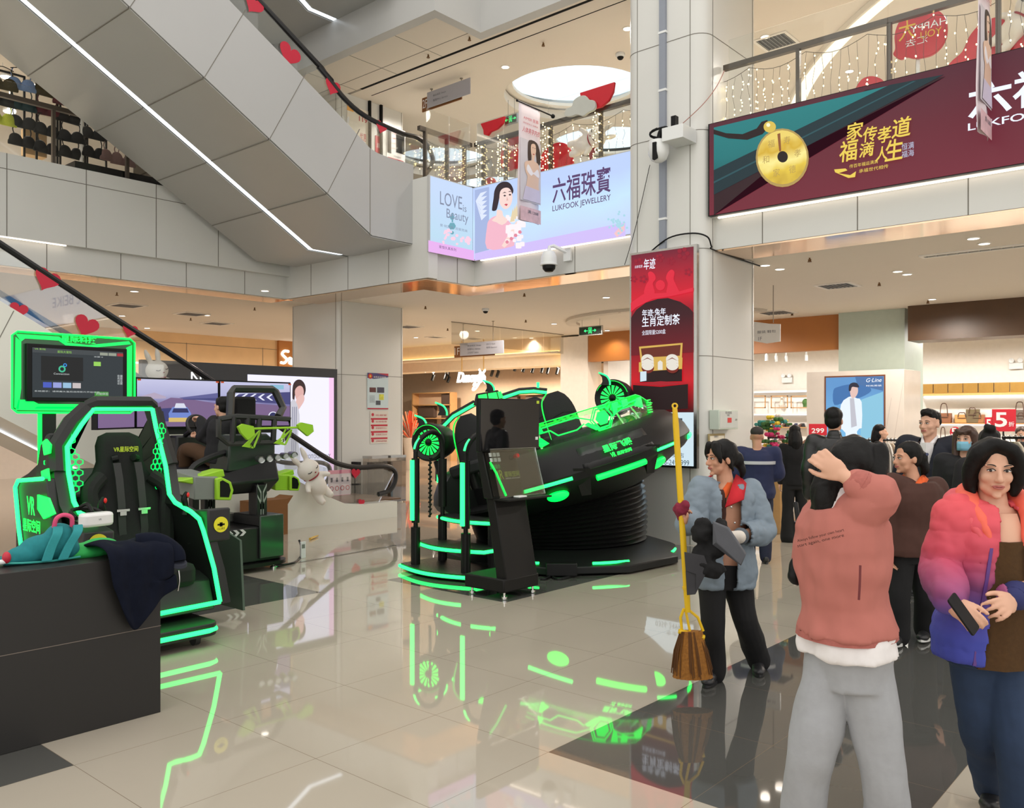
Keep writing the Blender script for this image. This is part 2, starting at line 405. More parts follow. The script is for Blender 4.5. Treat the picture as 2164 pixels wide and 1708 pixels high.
s = MB(); s.box(19.0,20.3,5.6,6.98,0,4.0); struct(s,'column_shop',mat('pale_green_column',srgb(178,190,178),.5))
s = MB(); s.box(19.3,19.6,14.9,26,3.5,4.0); s.box(19.1,19.3,14.9,26,3.5,3.56); struct(s,'trim_bulkhead',mat('cream_bulkhead',srgb(244,226,200),.6))
WARM = lit('warm_cove',(1,.66,.25),3.0)
s = MB(); s.box(19.2,19.28,14.95,26,3.565,3.59); struct(s,'trim_warm_cove',WARM)
s = MB(); s.box(19.25,19.9,13.95,14.9,0,3.95); struct(s,'column_shop_pier',WHW)
s = MB(); s.box(19.3,19.9,14.905,14.93,1.0,3.9); struct(s,'trim_warm_cove',WARM)
WOOD = mat('pale_wood_wall',srgb(222,186,140),.35,noise=.12,scale=2.2)
s = MB(); s.box(2,14.9,22.3,22.5,2.85,4.0); struct(s,'wall_wood',WOOD)
s = MB(); s.box(-12,19,26,26.2,0,4.0); struct(s,'wall_far_left',WHW)
s = MB(); s.box(14.9,19.4,22.2,22.4,2.2,4.0); struct(s,'wall_sign_orange',OR)
s = MB()
for x in (7.2,9.6,12.0,14.4): s.box(x,x+.012,22.292,22.3,2.2,3.75)
s.box(2,14.9,22.292,22.3,3.72,3.73); struct(s,'trim_wood_joints',SEAM)
s = MB(); s.box(4,16,22.0,22.06,3.10,3.14); struct(s,'trim_warm_cove',COVE)
s = MB(); s.box(24,24.2,-14,34,5.2,8.1); struct(s,'wall_gallery_back',BEIGE)
s = MB(); s.box(-12,9.2,19.5,19.7,5.2,8.1); struct(s,'wall_gallery_left',WHW)
# ---------------------------------------------------------------- points on walls of the photograph
def onA(x,y,a):
    t = (x-CX)/FPX; b = a*(CT-ST*t)/(ST+CT*t); Yc = ST*a+CT*b
    return Vector((a,b,CAMH+(HY-y)/FPX*Yc))
def onB(x,y,b):
    t = (x-CX)/FPX; a = b*(ST+CT*t)/(CT-ST*t); Yc = ST*a+CT*b
    return Vector((a,b,CAMH+(HY-y)/FPX*Yc))
def onZ(x,y,z):
    return P(x,y,(z-CAMH)*FPX/(HY-y))
class Sheet:
    """a flat printed or backlit sheet; local x right, z up, facing -y. plane 'A': faces -x, plane 'B': faces -y"""
    def __init__(s,root,plane,d): s.root = root; s.pl = plane; s.d = d; s.k = 1
    def q(s,x,y):
        if s.pl == 'A': p = onA(x,y,s.d); return (s.root.location.y-p.y,p.z-s.root.location.z)
        p = onB(x,y,s.d); return (p.x-s.root.location.x,p.z-s.root.location.z)
    def shape(s,name,pts,m,raw=False,label=None,smooth=0):
        s.k += 1; p2 = pts if raw else [s.q(*p) for p in pts]
        if smooth: p2 = spline(p2,smooth)
        return MB().flat(p2,-.0016*s.k).build(name,m,s.root,label=label)
    def shapes(s,name,polys,m,label=None):
        s.k += 1; mb = MB()
        for p in polys: mb.flat([s.q(*q) for q in p],-.0016*s.k)
        return mb.build(name,m,s.root,label=label)
    def ell(s,name,x,y,rx,ry,m,n=28,label=None):
        return s.shape(name,[(x+rx*cos(2*pi*i/n),y+ry*sin(2*pi*i/n)) for i in range(n)],m,label=label)
    def write(s,body,x0,y0,x1,y1,m,**kw):
        s.k += 1; a = s.q(x0,y0); b = s.q(x1,y1)
        a2 = s.q(x0,y1) if abs(x1-x0) < 1e9 else a
        return text(body,s.root,a2[0],a2[1],m,h=a[1]-a2[1],w=b[0]-a2[0],y=-.0016*s.k-.002,**kw)
def spline(pts,n=4):
    out = []; N = len(pts)
    for i in range(N):
        p0,p1,p2,p3 = pts[i-1],pts[i],pts[(i+1) % N],pts[(i+2) % N]
        for k in range(n):
            t = k/n
            out.append(tuple(.5*(2*p1[j]+(p2[j]-p0[j])*t+(2*p0[j]-5*p1[j]+4*p2[j]-p3[j])*t*t+(3*p1[j]-p0[j]-3*p2[j]+p3[j])*t**3) for j in range(len(p1))))
    return out
def curve3(pts,n=5):
    pts = [tuple(p) for p in pts]; out = []
    for i in range(len(pts)-1):
        p0,p1,p2,p3 = pts[max(i-1,0)],pts[i],pts[i+1],pts[min(i+2,len(pts)-1)]
        for k in range(n):
            t = k/n
            out.append(tuple(.5*(2*p1[j]+(p2[j]-p0[j])*t+(2*p0[j]-5*p1[j]+4*p2[j]-p3[j])*t*t+(3*p1[j]-p0[j]-3*p2[j]+p3[j])*t**3) for j in range(3)))
    return out+[pts[-1]]
# ================================================================ ESCALATORS
CLAD = mat('escalator_cladding',srgb(176,176,176),.3,noise=.03,scale=1.2)
UNDER = mat('escalator_underside',srgb(176,176,173),.28,noise=.04,scale=1.2)
RUB = mat('handrail_rubber',(.008,.008,.009),.35,noise=0)
PANE = glass('clear_pane',(.975,.99,.982),.6)
REDST = mat('red_sticker',srgb(190,20,52),.45,noise=.03)
STRIP = lit('strip_light',(.86,.93,1.0),2.2)
K = math.tan(R(30))
def escalator(dz,label,end=-6):
    e = thing('escalator',label,'escalator',(9.69,10.6,4.59+dz))
    def l(p): return (p[0]-9.69,p[1]-4.59)
    bot = [(9.69,4.6),(8.83,4.6),(end,4.6+(8.83-end)*K)]
    top = [(9.71,5.91),(9.2,5.91),(8.95,5.93),(8.79,5.97),(8.56,6.11),(8.03,6.43),(end,6.43+(8.03-end)*K)]
    poly = [l(p) for p in bot+top[::-1]]
    MB().prism(poly,0,3.3,'y').build('side_cladding',CLAD,e)
    u = MB()
    for y0,y1 in ((.02,1.56),(1.72,3.28)):
        q = [l((9.69,4.595)),l((8.83,4.595)),l((end,4.595+(8.83-end)*K)),l((end,4.58+(8.83-end)*K)),l((8.83,4.58)),l((9.69,4.58))]
        u.prism(q[::-1],y0,y1,'y')
    u.build('underside_panel',UNDER,e)
    q = [l((9.5,4.597)),l((8.83,4.597)),l((end,4.597+(8.83-end)*K)),l((end,4.590+(8.83-end)*K)),l((8.83,4.590)),l((9.5,4.590))]
    MB().prism(q[::-1],1.595,1.685,'y').build('light_strip',STRIP,e)
    s = MB()
    for i in range(12):
        if 7.95-i < end+.5: break
        a = 7.95-1.0*i*1.0; z = 4.575+(8.83-a)*K
        x_,z_ = l((a,z)); s.prism([(x_-.006,z_-.003),(x_+.006,z_-.003),(x_+.006+.63,z_+1.14),(x_-.006+.63,z_+1.14)],-.003,.01,'y')
        s.prism([(x_-.006,z_-.004),(x_+.006,z_-.004),(x_+.006,z_+.02),(x_-.006,z_+.02)],.02,1.56,'y'); s.prism([(x_-.006,z_-.004),(x_+.006,z_-.004),(x_+.006,z_+.02),(x_-.006,z_+.02)],1.72,3.28,'y')
    x_,z_ = l((8.78,4.6)); s.box(x_,x_+.012,-.003,.01,z_,z_+1.36)
    s.build('panel_joints',SEAM,e)
    for yb in (.22,1.5,1.8,3.08):
        base = [(8.9,5.95),(8.56,6.13),(8.03,6.45),(-6,6.45+14.03*K)]
        if yb < 1: path = [onB(x,y,10.82) for x,y in ((546,0),(673,141),(733,214),(783,252),(850,282),(880,290),(903,308),(914,333),(912,350),(901,366))]
        path = [(p.x-9.69,yb,p.z-4.59) for p in path] if yb < 1 else [(p[0],yb,p[2]) for p in path]
        if yb < 1:
            x0,y0,z0 = path[0]; d_ = max(x0+9.69-end,.3); path = [(x0-d_,yb,z0+d_*K)]+path
        MB().tube(curve3(path,4),.04,8).build('handrail',RUB,e)
        up = [(p[0],p[2]-.05) for p in path[:-3]]
        lo = [(up[0][0]+.3,up[0][1]-.78)]+[l((8.03,6.40)),l((8.56,6.08)),l((8.9,5.9)),l((9.9,5.9))]
        MB().prism(up+lo[::-1],yb-.006,yb+.006,'y').build('glass_balustrade',PANE,e)
    return e
esc = escalator(0,'big grey upper escalator crossing overhead with a white light strip along its underside')
for x,y,s_,r in ((536,8,.22,.5),(612,115,.26,.35),(703,183,.2,.3),(672,215,.16,.2),(806,268,.16,.2)):
    p = onB(x,y,10.80); h = MB()
    h.M = Matrix.Rotation(r,4,'Y'); h.flat(heart(0,0,s_*.72),0,.003)
    h.build('heart_sticker',REDST,esc,(p.x-9.69,.20,p.z-4.59))
e2 = escalator(4.1,end=4.5,label='grey escalator one floor higher, only its underside showing at the top edge')
ez = thing('escalator','white ground floor escalator rising to the left behind the racing simulator','escalator',(9.9,11.22,0))
def l2(a,z): return (a-9.9,z)
pA = onB(607,1005,11.22); pB = onB(692,1049,11.22); pC = onB(730,1069,11.22); pD = onB(770,1070,11.22)
zt = lambda a: pA.z+(pA.x-a)*.572
poly = [l2(9.9,0),l2(9.9,.27),l2(pD.x,.27),l2(pC.x,.31),l2(pB.x,pB.z),l2(pA.x,pA.z),l2(-1,zt(-1)),l2(-1,zt(-1)-1.38),l2(pA.x-(1.38-pA.z)/.572*1.0,0)]
poly[-1] = l2(6.75,0)
ECL = mat('escalator_white_cladding',srgb(222,222,212),.22,noise=.03,scale=1.5)
MB().prism(poly[::-1],0,2.2,'y').build('side_cladding',ECL,ez)
s = MB()
for i in range(6):
    a = 7.3-1.15*i; z = zt(a); z0 = max(z-1.2,0.02)
    s.prism([(a-9.9-.005,z-.02),(a-9.9+.005,z-.02),(a-9.9+.005-(z-z0)*.45,z0),(a-9.9-.005-(z-z0)*.45,z0)],-.003,.01,'y')
s.build('panel_joints',SEAM,ez)
MB().prism([(l2(6.6,.08)),l2(-1,zt(-1)-1.39),l2(-1,zt(-1)-1.402),l2(6.62,.07)],.9,1.0,'y').build('light_strip',STRIP,ez)
hp = [onB(x,y,11.36) for x,y in ((0,515),(200,646),(410,780),(620,922),(690,968),(725,983),(762,988))]
d0 = hp[0]+(hp[0]-hp[1])*.9
hp = [d0]+hp+[Vector((9.7,11.36,hp[-1].z)),Vector((9.95,11.36,.80)),Vector((9.98,11.36,.62)),Vector((9.85,11.36,.45)),Vector((9.6,11.36,.40))]
for k,yb in enumerate((.14,2.0)):
    q = [(p.x-9.9,yb,p.z) for p in hp]
    MB().tube(curve3(q,4),.042,8).build('handrail',RUB,ez)
    up = [(p[0],p[2]-.05) for p in q[:-3]]
    lo = [(up[0][0],up[0][1]-.85),l2(pA.x,pA.z-.03),l2(pB.x,pB.z-.03),l2(pC.x,.28),l2(9.6,.25)]
    MB().prism(up+lo[::-1],yb-.006,yb+.006,'y').build('glass_balustrade',glass('escalator_pane',(.93,.95,.95),1.6,.25),ez)
MB().box(-1.6,.35,.3,1.9,.262,.285).build('comb_plate',mat('comb_plate',srgb(120,95,75),.35,.6),ez)
for x,y,s_,r in ((100,590,.5,.4),(40,655,.34,.2),(183,688,.5,.35),(275,698,.34,.3),(752,1000,.3,.1),(764,1062,.22,.2)):
    p = onB(x,y,11.33); h = MB(); h.M = Matrix.Rotation(r,4,'Y'); h.flat(heart(0,0,s_*.31),0,.003)
    h.build('heart_sticker',REDST,ez,(p.x-9.9,.115,p.z))
# ================================================================ BACKLIT BILLBOARDS ON THE FASCIA
bb = thing('billboard','maroon and teal backlit jewellery billboard on the right fascia above the shops','billboard',(10.44,5.56,4.43),-R(90))
BW = 5.95
MB().box(-.02,BW+.02,.004,.075,-.01,1.23).build('frame',BLACKM,bb)
MB().box(0,BW,-.001,.004,0,1.22).build('lightbox_sheet',ramp_mat('maroon_print',[(0,srgb(118,34,52)),(.5,srgb(104,30,47)),(1,srgb(84,32,48))],'z',0,1.22,.95),bb)
H = Sheet(bb,'A',10.44)
H.shape('box_shadow',[(1509,408),(1998,162),(1830,190),(1509,455)],lit('art_deep_shadow',srgb(48,18,28),.9))
H.shape('teal_cloth',[(1509,270),(1880,181),(1509,362)],ramp_mat('teal_print',[(0,srgb(12,82,86)),(.5,srgb(26,120,122)),(1,srgb(30,128,130))],'z',.5,1.2,.95,noise=.3,nscale=1.5))
H.shape('box_edge',[(1509,360),(1880,180),(1995,158),(1509,412)],lit('art_box_edge',srgb(20,48,56),.9))
H.shape('box_line',[(1509,384),(1930,172),(1936,172),(1509,388)],lit('art_box_line',srgb(40,84,92),.9))
cm = lit('art_cord',srgb(34,14,18),.9)
H.shape('cord',[(1509,274),(1535,282),(1570,284),(1600,272),(1610,258),(1622,254),(1628,266),(1612,284),(1580,296),(1540,293),(1509,284)],cm)
GOLD = ramp_mat('gold_print',[(0,srgb(140,90,20)),(.35,srgb(232,200,70)),(.55,srgb(255,240,150)),(.8,srgb(216,176,52)),(1,srgb(240,214,110))],'z',.35,1.0,1.0,noise=.5,nscale=4)
H.ell('coin_rim',1654,334,56,62,lit('art_gold_dark',srgb(190,160,90),.9))
H.ell('gold_coin',1654,333,52,57,GOLD)
H.ell('coin_hole',1655,332,11,12,lit('art_hole',srgb(30,16,18),.9))
H.shape('coin_cord',[(1644,284),(1650,282),(1652,320),(1648,321)],lit('art_coin_cord',srgb(150,90,50),.9))
H.ell('gold_bead',1628,269,13,12,lit('art_bead',srgb(226,196,84),.95))
H.ell('bead_glint',1625,265,4,4,lit('art_glint',srgb(255,250,210),1))
gl = lit('art_gold_letters',srgb(238,208,84),1)
for i,ch in enumerate('福寿孝德家和'):
    a = -2.3+i*1.05
    H.write(ch,1654+34*cos(a)-7,333+36*sin(a)-8,1654+34*cos(a)+7,333+36*sin(a)+8,lit('art_gold_dark',srgb(190,160,90),.9),name='coin_inscription')
for ch,x0,y0,x1,y1 in (('家',1790,264,1826,300),('传',1826,272,1856,304),('孝',1856,272,1886,306),('道',1886,254,1928,296),
                           ('福',1776,302,1816,346),('满',1818,306,1850,336),('人',1852,314,1878,344),('生',1872,300,1910,344)):
    H.write(ch,x0,y0,x1,y1,gl,shear=.1,bold=.015)
sl = lit('art_seal',srgb(190,200,225),1)
H.write('恒满\n福海',1908,306,1934,336,sl,name='seal_lettering')
H.write('传百年福运满满',1798,350,1858,358,gl,name='small_lettering'); H.write('承福世代相传',1818,360,1880,368,gl,name='small_lettering')
H.shape('gold_swirl',[(1766,360),(1790,358),(1794,362),(1775,368),(1800,372),(1812,364),(1810,376),(1796,378),(1768,366)],gl)
wl = lit('art_white_letters',srgb(235,240,255),1.1)
H.k += 1
def local_text(body,b0,z0,h,w_,m,root,x0,**kw): return text(body,root,x0,z0,m,h=h,w=w_,y=-.0016*H.k-.002,**kw)
q = H.q(2047,258)
local_text('六福珠寶',0,0,.36,1.72,wl,bb,q[0],z0=q[1]-.0) if False else text('六福珠寶',bb,q[0],q[1]+.02,wl,h=.40,w=1.75,y=-.03,bold=.02)
text('LUKFOOK JEWELLERY',bb,q[0],q[1]-.13,wl,h=.105,w=1.75,y=-.03,bold=.012)
b2 = thing('billboard','white and blue property agency billboard further along the right fascia','billboard',(10.44,-.5,4.43),-R(90))
MB().box(-.02,8.5,.004,.075,-.01,1.23).build('frame',BLACKM,b2)
MB().box(0,8.48,0,.004,0,1.22).build('lightbox_sheet',lit('white_blue_print',srgb(226,236,250),1.6),b2)
bl = lit('art_blue',srgb(70,150,220),1.2)
MB().flat([(4.4,0),(5.4,0),(8,1.22),(7.2,1.22)],-.003).build('blue_stripe',bl,b2)
text('贝壳 BEIKE',b2,1.2,.5,bl,h=.4,w=2.9,y=-.004)
b3 = thing('billboard','large pale lavender backlit jewellery billboard with a woman in pink, centre fascia','billboard',(10.72,10.2,4.43),-R(90))
MB().box(-.02,3.35,.004,.06,-.012,1.235).build('frame',GREYP,b3)
MB().box(0,3.33,-.001,.004,0,1.22).build('lightbox_sheet',ramp_mat('lavender_print',[(0,srgb(206,196,250)),(.3,srgb(196,212,248)),(.65,srgb(196,226,250)),(1,srgb(186,206,246))],'z',0,1.22,1.08,noise=.35,nscale=1.2),b3)
H = Sheet(b3,'A',10.72)
H.shape('lower_band',[(1004,535),(1322,470),(1322,499),(1004,551)],lit('art_lilac_band',srgb(208,190,246),1.05))
H.shape('curtain',[(1004,402),(1034,395),(1034,528),(1004,536)],lit('art_blue_grey',srgb(168,184,226),1))
lf = lit('art_pale_leaf',srgb(222,230,250),1.05)
H.shapes('feather_leaves',[[(1006,425),(1016,408+i*9),(1030,404+i*10),(1018,416+i*10)] for i in range(6)],lf)
H.shape('dress',[(1030,526),(1030,480),(1034,466),(1044,458),(1056,456),(1066,458),(1078,470),(1084,482),(1088,512),(1080,522)],lit('art_pink_dress',srgb(246,186,204),1.0),smooth=3)
sk = lit('art_skin',srgb(248,218,210),1.02)
H.shape('neck_and_shoulders',[(1051,444),(1062,446),(1064,456),(1074,466),(1062,476),(1050,470),(1040,466),(1050,457)],sk,smooth=2)
H.shape('hair',[(1041,440),(1044,420),(1046,404),(1052,392),(1062,385),(1074,385),(1082,392),(1086,404),(1080,412),(1060,410),(1054,430),(1050,444),(1042,446)],lit('art_dark_hair',srgb(52,36,44),.9),smooth=3)
H.shape('face',[(1058,406),(1066,398),(1076,398),(1082,406),(1084,420),(1080,434),(1072,442),(1064,440),(1057,428)],sk,smooth=3)
H.shapes('eyes',[[(1065,414),(1068,412),(1071,414),(1068,416)],[(1076,412),(1079,410),(1082,412),(1079,414)]],lit('art_dark_hair',srgb(52,36,44),.9))
H.shapes('eyebrows',[[(1063,409),(1068,406),(1072,408),(1068,408)],[(1075,406),(1079,404),(1083,406),(1079,406)]],lit('art_dark_hair',srgb(52,36,44),.9))
H.shape('lips',[(1067,433),(1071,431),(1075,432),(1072,436)],lit('art_lips',srgb(206,66,84),1))
H.shape('nose_shade',[(1073,416),(1076,424),(1072,425)],lit('art_skin_dark',srgb(230,186,178),1))
H.shapes('arm',[[(1062,520),(1074,500),(1086,478),(1094,468),(1098,474),(1090,492),(1076,516),(1068,524)]],sk)
pt = [];
for i in range(26):
    x,y = rng.uniform(1072,1112),rng.uniform(455,520); r = rng.uniform(3,7)
    pt.append([(x+r*cos(k*pi/4)*(1+.3*(k % 2)),y+r*sin(k*pi/4)*(1+.3*(k % 2))) for k in range(8)])
H.shapes('bouquet',pt,lit('art_petal',srgb(250,236,240),1.08))
H.shapes('bouquet_leaves',[[(1080+i*4,470-i*6),(1086+i*4,440-i*5),(1090+i*3,468-i*5)] for i in range(5)],lit('art_gold_leaf',srgb(232,214,176),1))
H.shapes('bouquet_blossoms',[[(1074+i*9+4*cos(k),512-i*7+4*sin(k)) for k in range(6)] for i in range(4)],lit('art_rose',srgb(230,140,160),1))
pl = lit('art_purple_letters',srgb(92,64,112),.95)
a = H.q(1170,430); c = H.q(1293,400);
text('六福珠寶',b3,a[0],a[1]-.01,pl,h=.40,w=c[0]-a[0],y=-.03,bold=.012)
text('LUKFOOK JEWELLERY',b3,a[0],a[1]-.16,pl,h=.115,w=c[0]-a[0],y=-.03,bold=.006)
rp = [[(1294+rng.uniform(0,26)+3*cos(k*1.57),462+rng.uniform(0,26)+3*sin(k*1.57)) for k in range(4)] for i in range(26)]
rp = []
for i in range(30):
    x,y = 1306+rng.gauss(0,8),472+rng.gauss(0,9); rp.append([(x+3*cos(k*1.57+.4),y+3*sin(k*1.57+.4)) for k in range(4)])
H.shapes('finger',[[(1300,494),(1322,470),(1322,488),(1306,502)]],lit('art_finger',srgb(244,200,206),1))
H.shapes('diamond_ring',rp,lit('art_diamond',srgb(168,214,228),1.05))
b4 = thing('billboard','narrow pale blue backlit panel with a pendant, beside the lavender billboard','billboard',(9.70,10.18,4.43),0)
MB().box(-.02,.99,.004,.06,-.012,1.235).build('frame',GREYP,b4)
MB().box(0,.99,-.001,.004,0,1.22).build('lightbox_sheet',ramp_mat('pale_blue_print',[(0,srgb(198,200,244)),(.4,srgb(186,218,238)),(1,srgb(196,216,246))],'z',0,1.22,1.05,noise=.4,nscale=1.5),b4)
H = Sheet(b4,'B',10.18)
H.shape('pink_band',[(905,508),(1002,530),(1002,551),(905,532)],lit('art_pink_band',srgb(230,176,236),1.05))
gt = lit('art_grey_letters',srgb(140,150,176),.9)
a = H.q(929,432)
text('LOVE',b4,a[0],a[1],gt,h=.22,w=.52,y=-.01); text('is',b4,a[0]+.54,a[1]-.02,gt,h=.11,y=-.01)
text('Beauty',b4,a[0]+.15,a[1]-.24,gt,h=.20,w=.52,y=-.01)
text('爱·就是美  因爱而美',b4,a[0],a[1]-.36,gt,h=.045,w=.65,y=-.01); text('爱恒久真系列',b4,.18,.07,lit('art_purple_letters',(0,0,0)),h=.05,w=.4,y=-.012)
gem = [[(955+r*cos(k*pi/3),474+dy+r*sin(k*pi/3)) for k in range(6)] for r,dy in ((5,-14),(8,4),(4,18))]+[[(954,450),(957,450),(957,470),(954,470)]]
H.shapes('pendant',gem,lit('art_pendant',srgb(110,170,186),1))
pt = []
for i in range(24):
    x = rng.uniform(932,992); y = 512+rng.uniform(-26,8)*(1-abs(x-945)/70); r = rng.uniform(2,5)
    pt.append([(x+r*cos(k*pi/3),y+r*sin(k*pi/3)) for k in range(6)])
H.shapes('petals',pt,lit('art_petal_pink',srgb(246,206,226),1.05))
b5 = thing('lightbox_poster','tall red backlit tea gift poster on the column behind the ship ride','poster',(10.30,6.80,.55),-R(90))
z0 = onA(1333,980,10.3).z-.55; PW = 6.80-onA(1465,700,10.3).y; zt_ = onA(1333,540,10.3).z-.55; zm = onA(1333,872,10.3).z-.55; x0 = 6.80-onA(1334,700,10.3).y
MB().box(x0-.03,PW+.05,.006,.068,z0-.03,zt_+.03).build('frame',STEEL,b5)
MB().box(x0,PW,0,.006,zm,zt_).build('red_sheet',ramp_mat('red_print',[(0,srgb(60,8,14)),(.1,srgb(150,14,24)),(.2,srgb(205,18,34)),(.4,srgb(130,12,30)),(.62,srgb(150,12,34)),(.72,srgb(214,20,46)),(1,srgb(112,24,48))],'z',zm,zt_,1.0),b5)
MB().box(x0,PW,0,.006,z0,zm).build('white_sheet',lit('art_white_sheet',srgb(206,226,236),1.05),b5)
H = Sheet(b5,'A',10.3)
MB_ = [(1334,672),(1345,655),(1365,640),(1390,632),(1412,630),(1438,638),(1456,650),(1465,660),(1465,700),(1465,745),(1334,752)]
H.shape('dark_arch',MB_,ramp_mat('arch_print',[(0,srgb(120,12,30)),(.55,srgb(60,10,24)),(1,srgb(22,8,14))],'z',zm+.7,zt_-.4,1.0))
dk = lit('art_emboss',srgb(150,20,46),1); dk2 = lit('art_emboss_light',srgb(226,36,62),1)
fl_ = []
for x,y,r in ((1350,556,7),(1444,536,9),(1395,545,6),(1418,552,6),(1340,590,5),(1455,575,6),(1360,590,6)):
    for k in range(5):
        fl_.append([(x+r*cos(k*1.257)+.55*r*cos(j*1.05),y+r*sin(k*1.257)+.55*r*sin(j*1.05)) for j in range(6)])
H.shapes('embossed_blossoms',fl_,dk)
H.shapes('embossed_rabbits',[spline(p,3) for p in ([(1362,622),(1366,602),(1372,592),(1370,578),(1376,574),(1384,580),(1386,590),(1380,600),(1384,622)],
   [(1410,622),(1412,600),(1408,588),(1412,576),(1420,570),(1426,576),(1424,590),(1430,604),(1436,622)])]+[[(1396+10*cos(k*.52),603+11*sin(k*.52)) for k in range(12)]],dk2)
H.shapes('embossed_hills',[[(1334,640),(1360,622),(1390,620),(1430,618),(1465,608),(1465,616),(1420,626),(1380,632),(1345,650),(1334,660)]],dk2)
wt = lit('art_white_letters',(0,0,0))
H.write('年迹',1361,548,1386,571,wt,bold=.01,shear=.1); H.write('四季茗茶',1343,562,1359,568,wt)
H.write('年迹·兔年',1358,655,1408,670,wt,bold=.012); H.write('生肖定制茶',1358,670,1438,692,wt,bold=.012); H.write('全国限量5200盒',1358,699,1408,709,wt)
gy = lit('art_box_gold',srgb(216,176,84),1); bk = lit('art_box_dark',srgb(38,10,14),.8)
H.shape('gift_box_lid',[(1352,733),(1444,725),(1442,765),(1356,768)],gy)
H.shape('gift_box_lining',[(1356,737),(1440,729),(1438,752),(1359,756)],lit('art_box_lining',srgb(110,44,30),.9))
H.shape('gift_box_tray',[(1352,766),(1444,756),(1443,782),(1352,787)],gy)
H.shape('gift_box_body',[(1354,786),(1443,780),(1443,806),(1354,808)],bk)
cs = lit('art_cake',srgb(232,226,214),1); cr_ = lit('art_cake_rim',srgb(120,34,24),1)
for cx_ in (1371,1424):
    for k in range(4):
        y = 778-k*6; H.ell('tea_cake',cx_,y,13,11,cs if k else cr_)
        if k: H.shape('tea_cake_edge',[(cx_-12,y+3),(cx_,y-4),(cx_+12,y+3),(cx_,y-2)],cr_)
H.shape('tea_jar',[(1394,782),(1394,766),(1399,762),(1404,766),(1404,782)],cs)
H.shape('small_label',[(1357,786),(1370,785),(1370,805),(1357,807)],lit('art_white_sheet',(0,0,0)))
H.shape('round_plinth_top',[(1340+0,812),(1400,806),(1460,810),(1400,816)],lit('art_plinth',srgb(170,24,40),1))
H.shape('round_plinth',[(1342,814),(1400,818),(1458,812),(1458,864),(1342,870)],lit('art_plinth_dark',srgb(34,6,12),.8))
H.shape('phone_picture',[(1400,886),(1446,884),(1446,918),(1400,920)],lit('art_phone',srgb(60,74,84),.9))
H.write('专卖店',1412,956,1450,966,lit('art_slate',srgb(70,96,110),.9)); H.write('0356-2499999',1390,970,1461,981,lit('art_slate',srgb(70,96,110),.9))
# ================================================================ GALLERY RAILINGS
RAILM = mat('bronze_rail',srgb(92,84,76),.35,.6,noise=.05)
RPANE = glass('railing_pane',(.985,.993,.988),.4)
def railing(name_label,p0,p1,posts,z0=5.66,zr=6.52,zg=6.86):
    d = Vector((p1[0]-p0[0],p1[1]-p0[1],0)); Ln = d.length
    r = thing('glass_railing',name_label,'railing',(p0[0],p0[1],5.2),math.atan2(d.y,d.x))
    MB().box(-.1,Ln+.1,.03,.10,zr-5.2-.035,zr-5.2+.035).build('handrail',RAILM,r)
    for k in range(len(posts)):
        MB().box(posts[k]-.025,posts[k]+.025,.03,.09,0,zr-5.2-.03).build('post',RAILM,r)
    ed = [0]+[(posts[i]+0) for i in range(1,len(posts)-1)]+[Ln]
    for a,b in zip(ed[:-1],ed[1:]):
        MB().box(a+.006,b-.006,-.012,.0,.1,zg-5.2).build('glass_pane',RPANE,r)
    return r
rr = railing('glass railing with bronze handrail above the maroon billboard',(10.78,5.45),(10.78,-4),[.95,2.08,3.25,4.4,5.5,6.6,7.7,8.8])
rm = railing('glass railing with fairy lights above the lavender billboard',(10.98,10.35),(10.98,6.95),[.10,.62,1.6,2.6,3.3])
rs = railing('short glass railing on the return above the pendant panel',(9.85,10.45),(10.9,10.45),[.04,.55,.98])
rl = railing('glass railing above the left fascia in front of the lingerie shop',(9.4,14.42),(-6,14.42),[.3,1.5,2.73,3.9,5.1,6.3,7.5,9,10.5,12],zr=6.6)
BULB = lit('warm_bulb',(1,.78,.36),9.)
WIRE = mat('thin_wire',srgb(70,64,50),.6,noise=0)
def curtain(label,p0,p1,off,n,zt0=6.5,drop=(.35,1.0),bulbs=14):
    d = Vector((p1[0]-p0[0],p1[1]-p0[1],0)); Ln = d.length
    c = thing('fairy_light_curtain',label,'string lights',(p0[0],p0[1],5.2),math.atan2(d.y,d.x),'fairy light curtains on the railings')
    w_ = MB(); b = MB(); top = []
    for i in range(n+1):
        x = Ln*i/n; z = zt0-5.2-.10*abs(sin(i*pi/7))-.03; top.append((x,off,z))
        L_ = rng.uniform(*drop); pts = [(x+rng.uniform(-.02,.02),off+rng.uniform(-.02,.02),z-L_*k/5) for k in range(6)]
        w_.tube(pts,.0025,3,False)
        for k in range(bulbs):
            if rng.random() < .8:
                q = rng.random(); k0 = int(q*5); p = Vector(pts[k0]).lerp(Vector(pts[min(k0+1,5)]),q*5-k0)
                b.ell((p.x+rng.uniform(-.012,.012),p.y+rng.uniform(-.012,.012),p.z),(.0085,.0085,.012),nu=5,nv=4)
    w_.tube(top,.004,3,False); w_.build('wire',WIRE,c); o = b.build('bulbs',BULB,c); o['kind'] = 'stuff'
    return c
curtain('dense warm fairy light curtain on the railing above the maroon billboard',(10.86,6.0),(10.86,.2),.06,52,drop=(.55,1.15),bulbs=9)
curtain('warm fairy light curtain on the railing above the lavender billboard',(11.1,10.3),(11.1,7.0),.06,24,drop=(.5,1.1),bulbs=8)
curtain('warm fairy light curtain on the short return railing',(9.9,10.58),(10.95,10.58),.06,9,drop=(.6,1.1),bulbs=8)
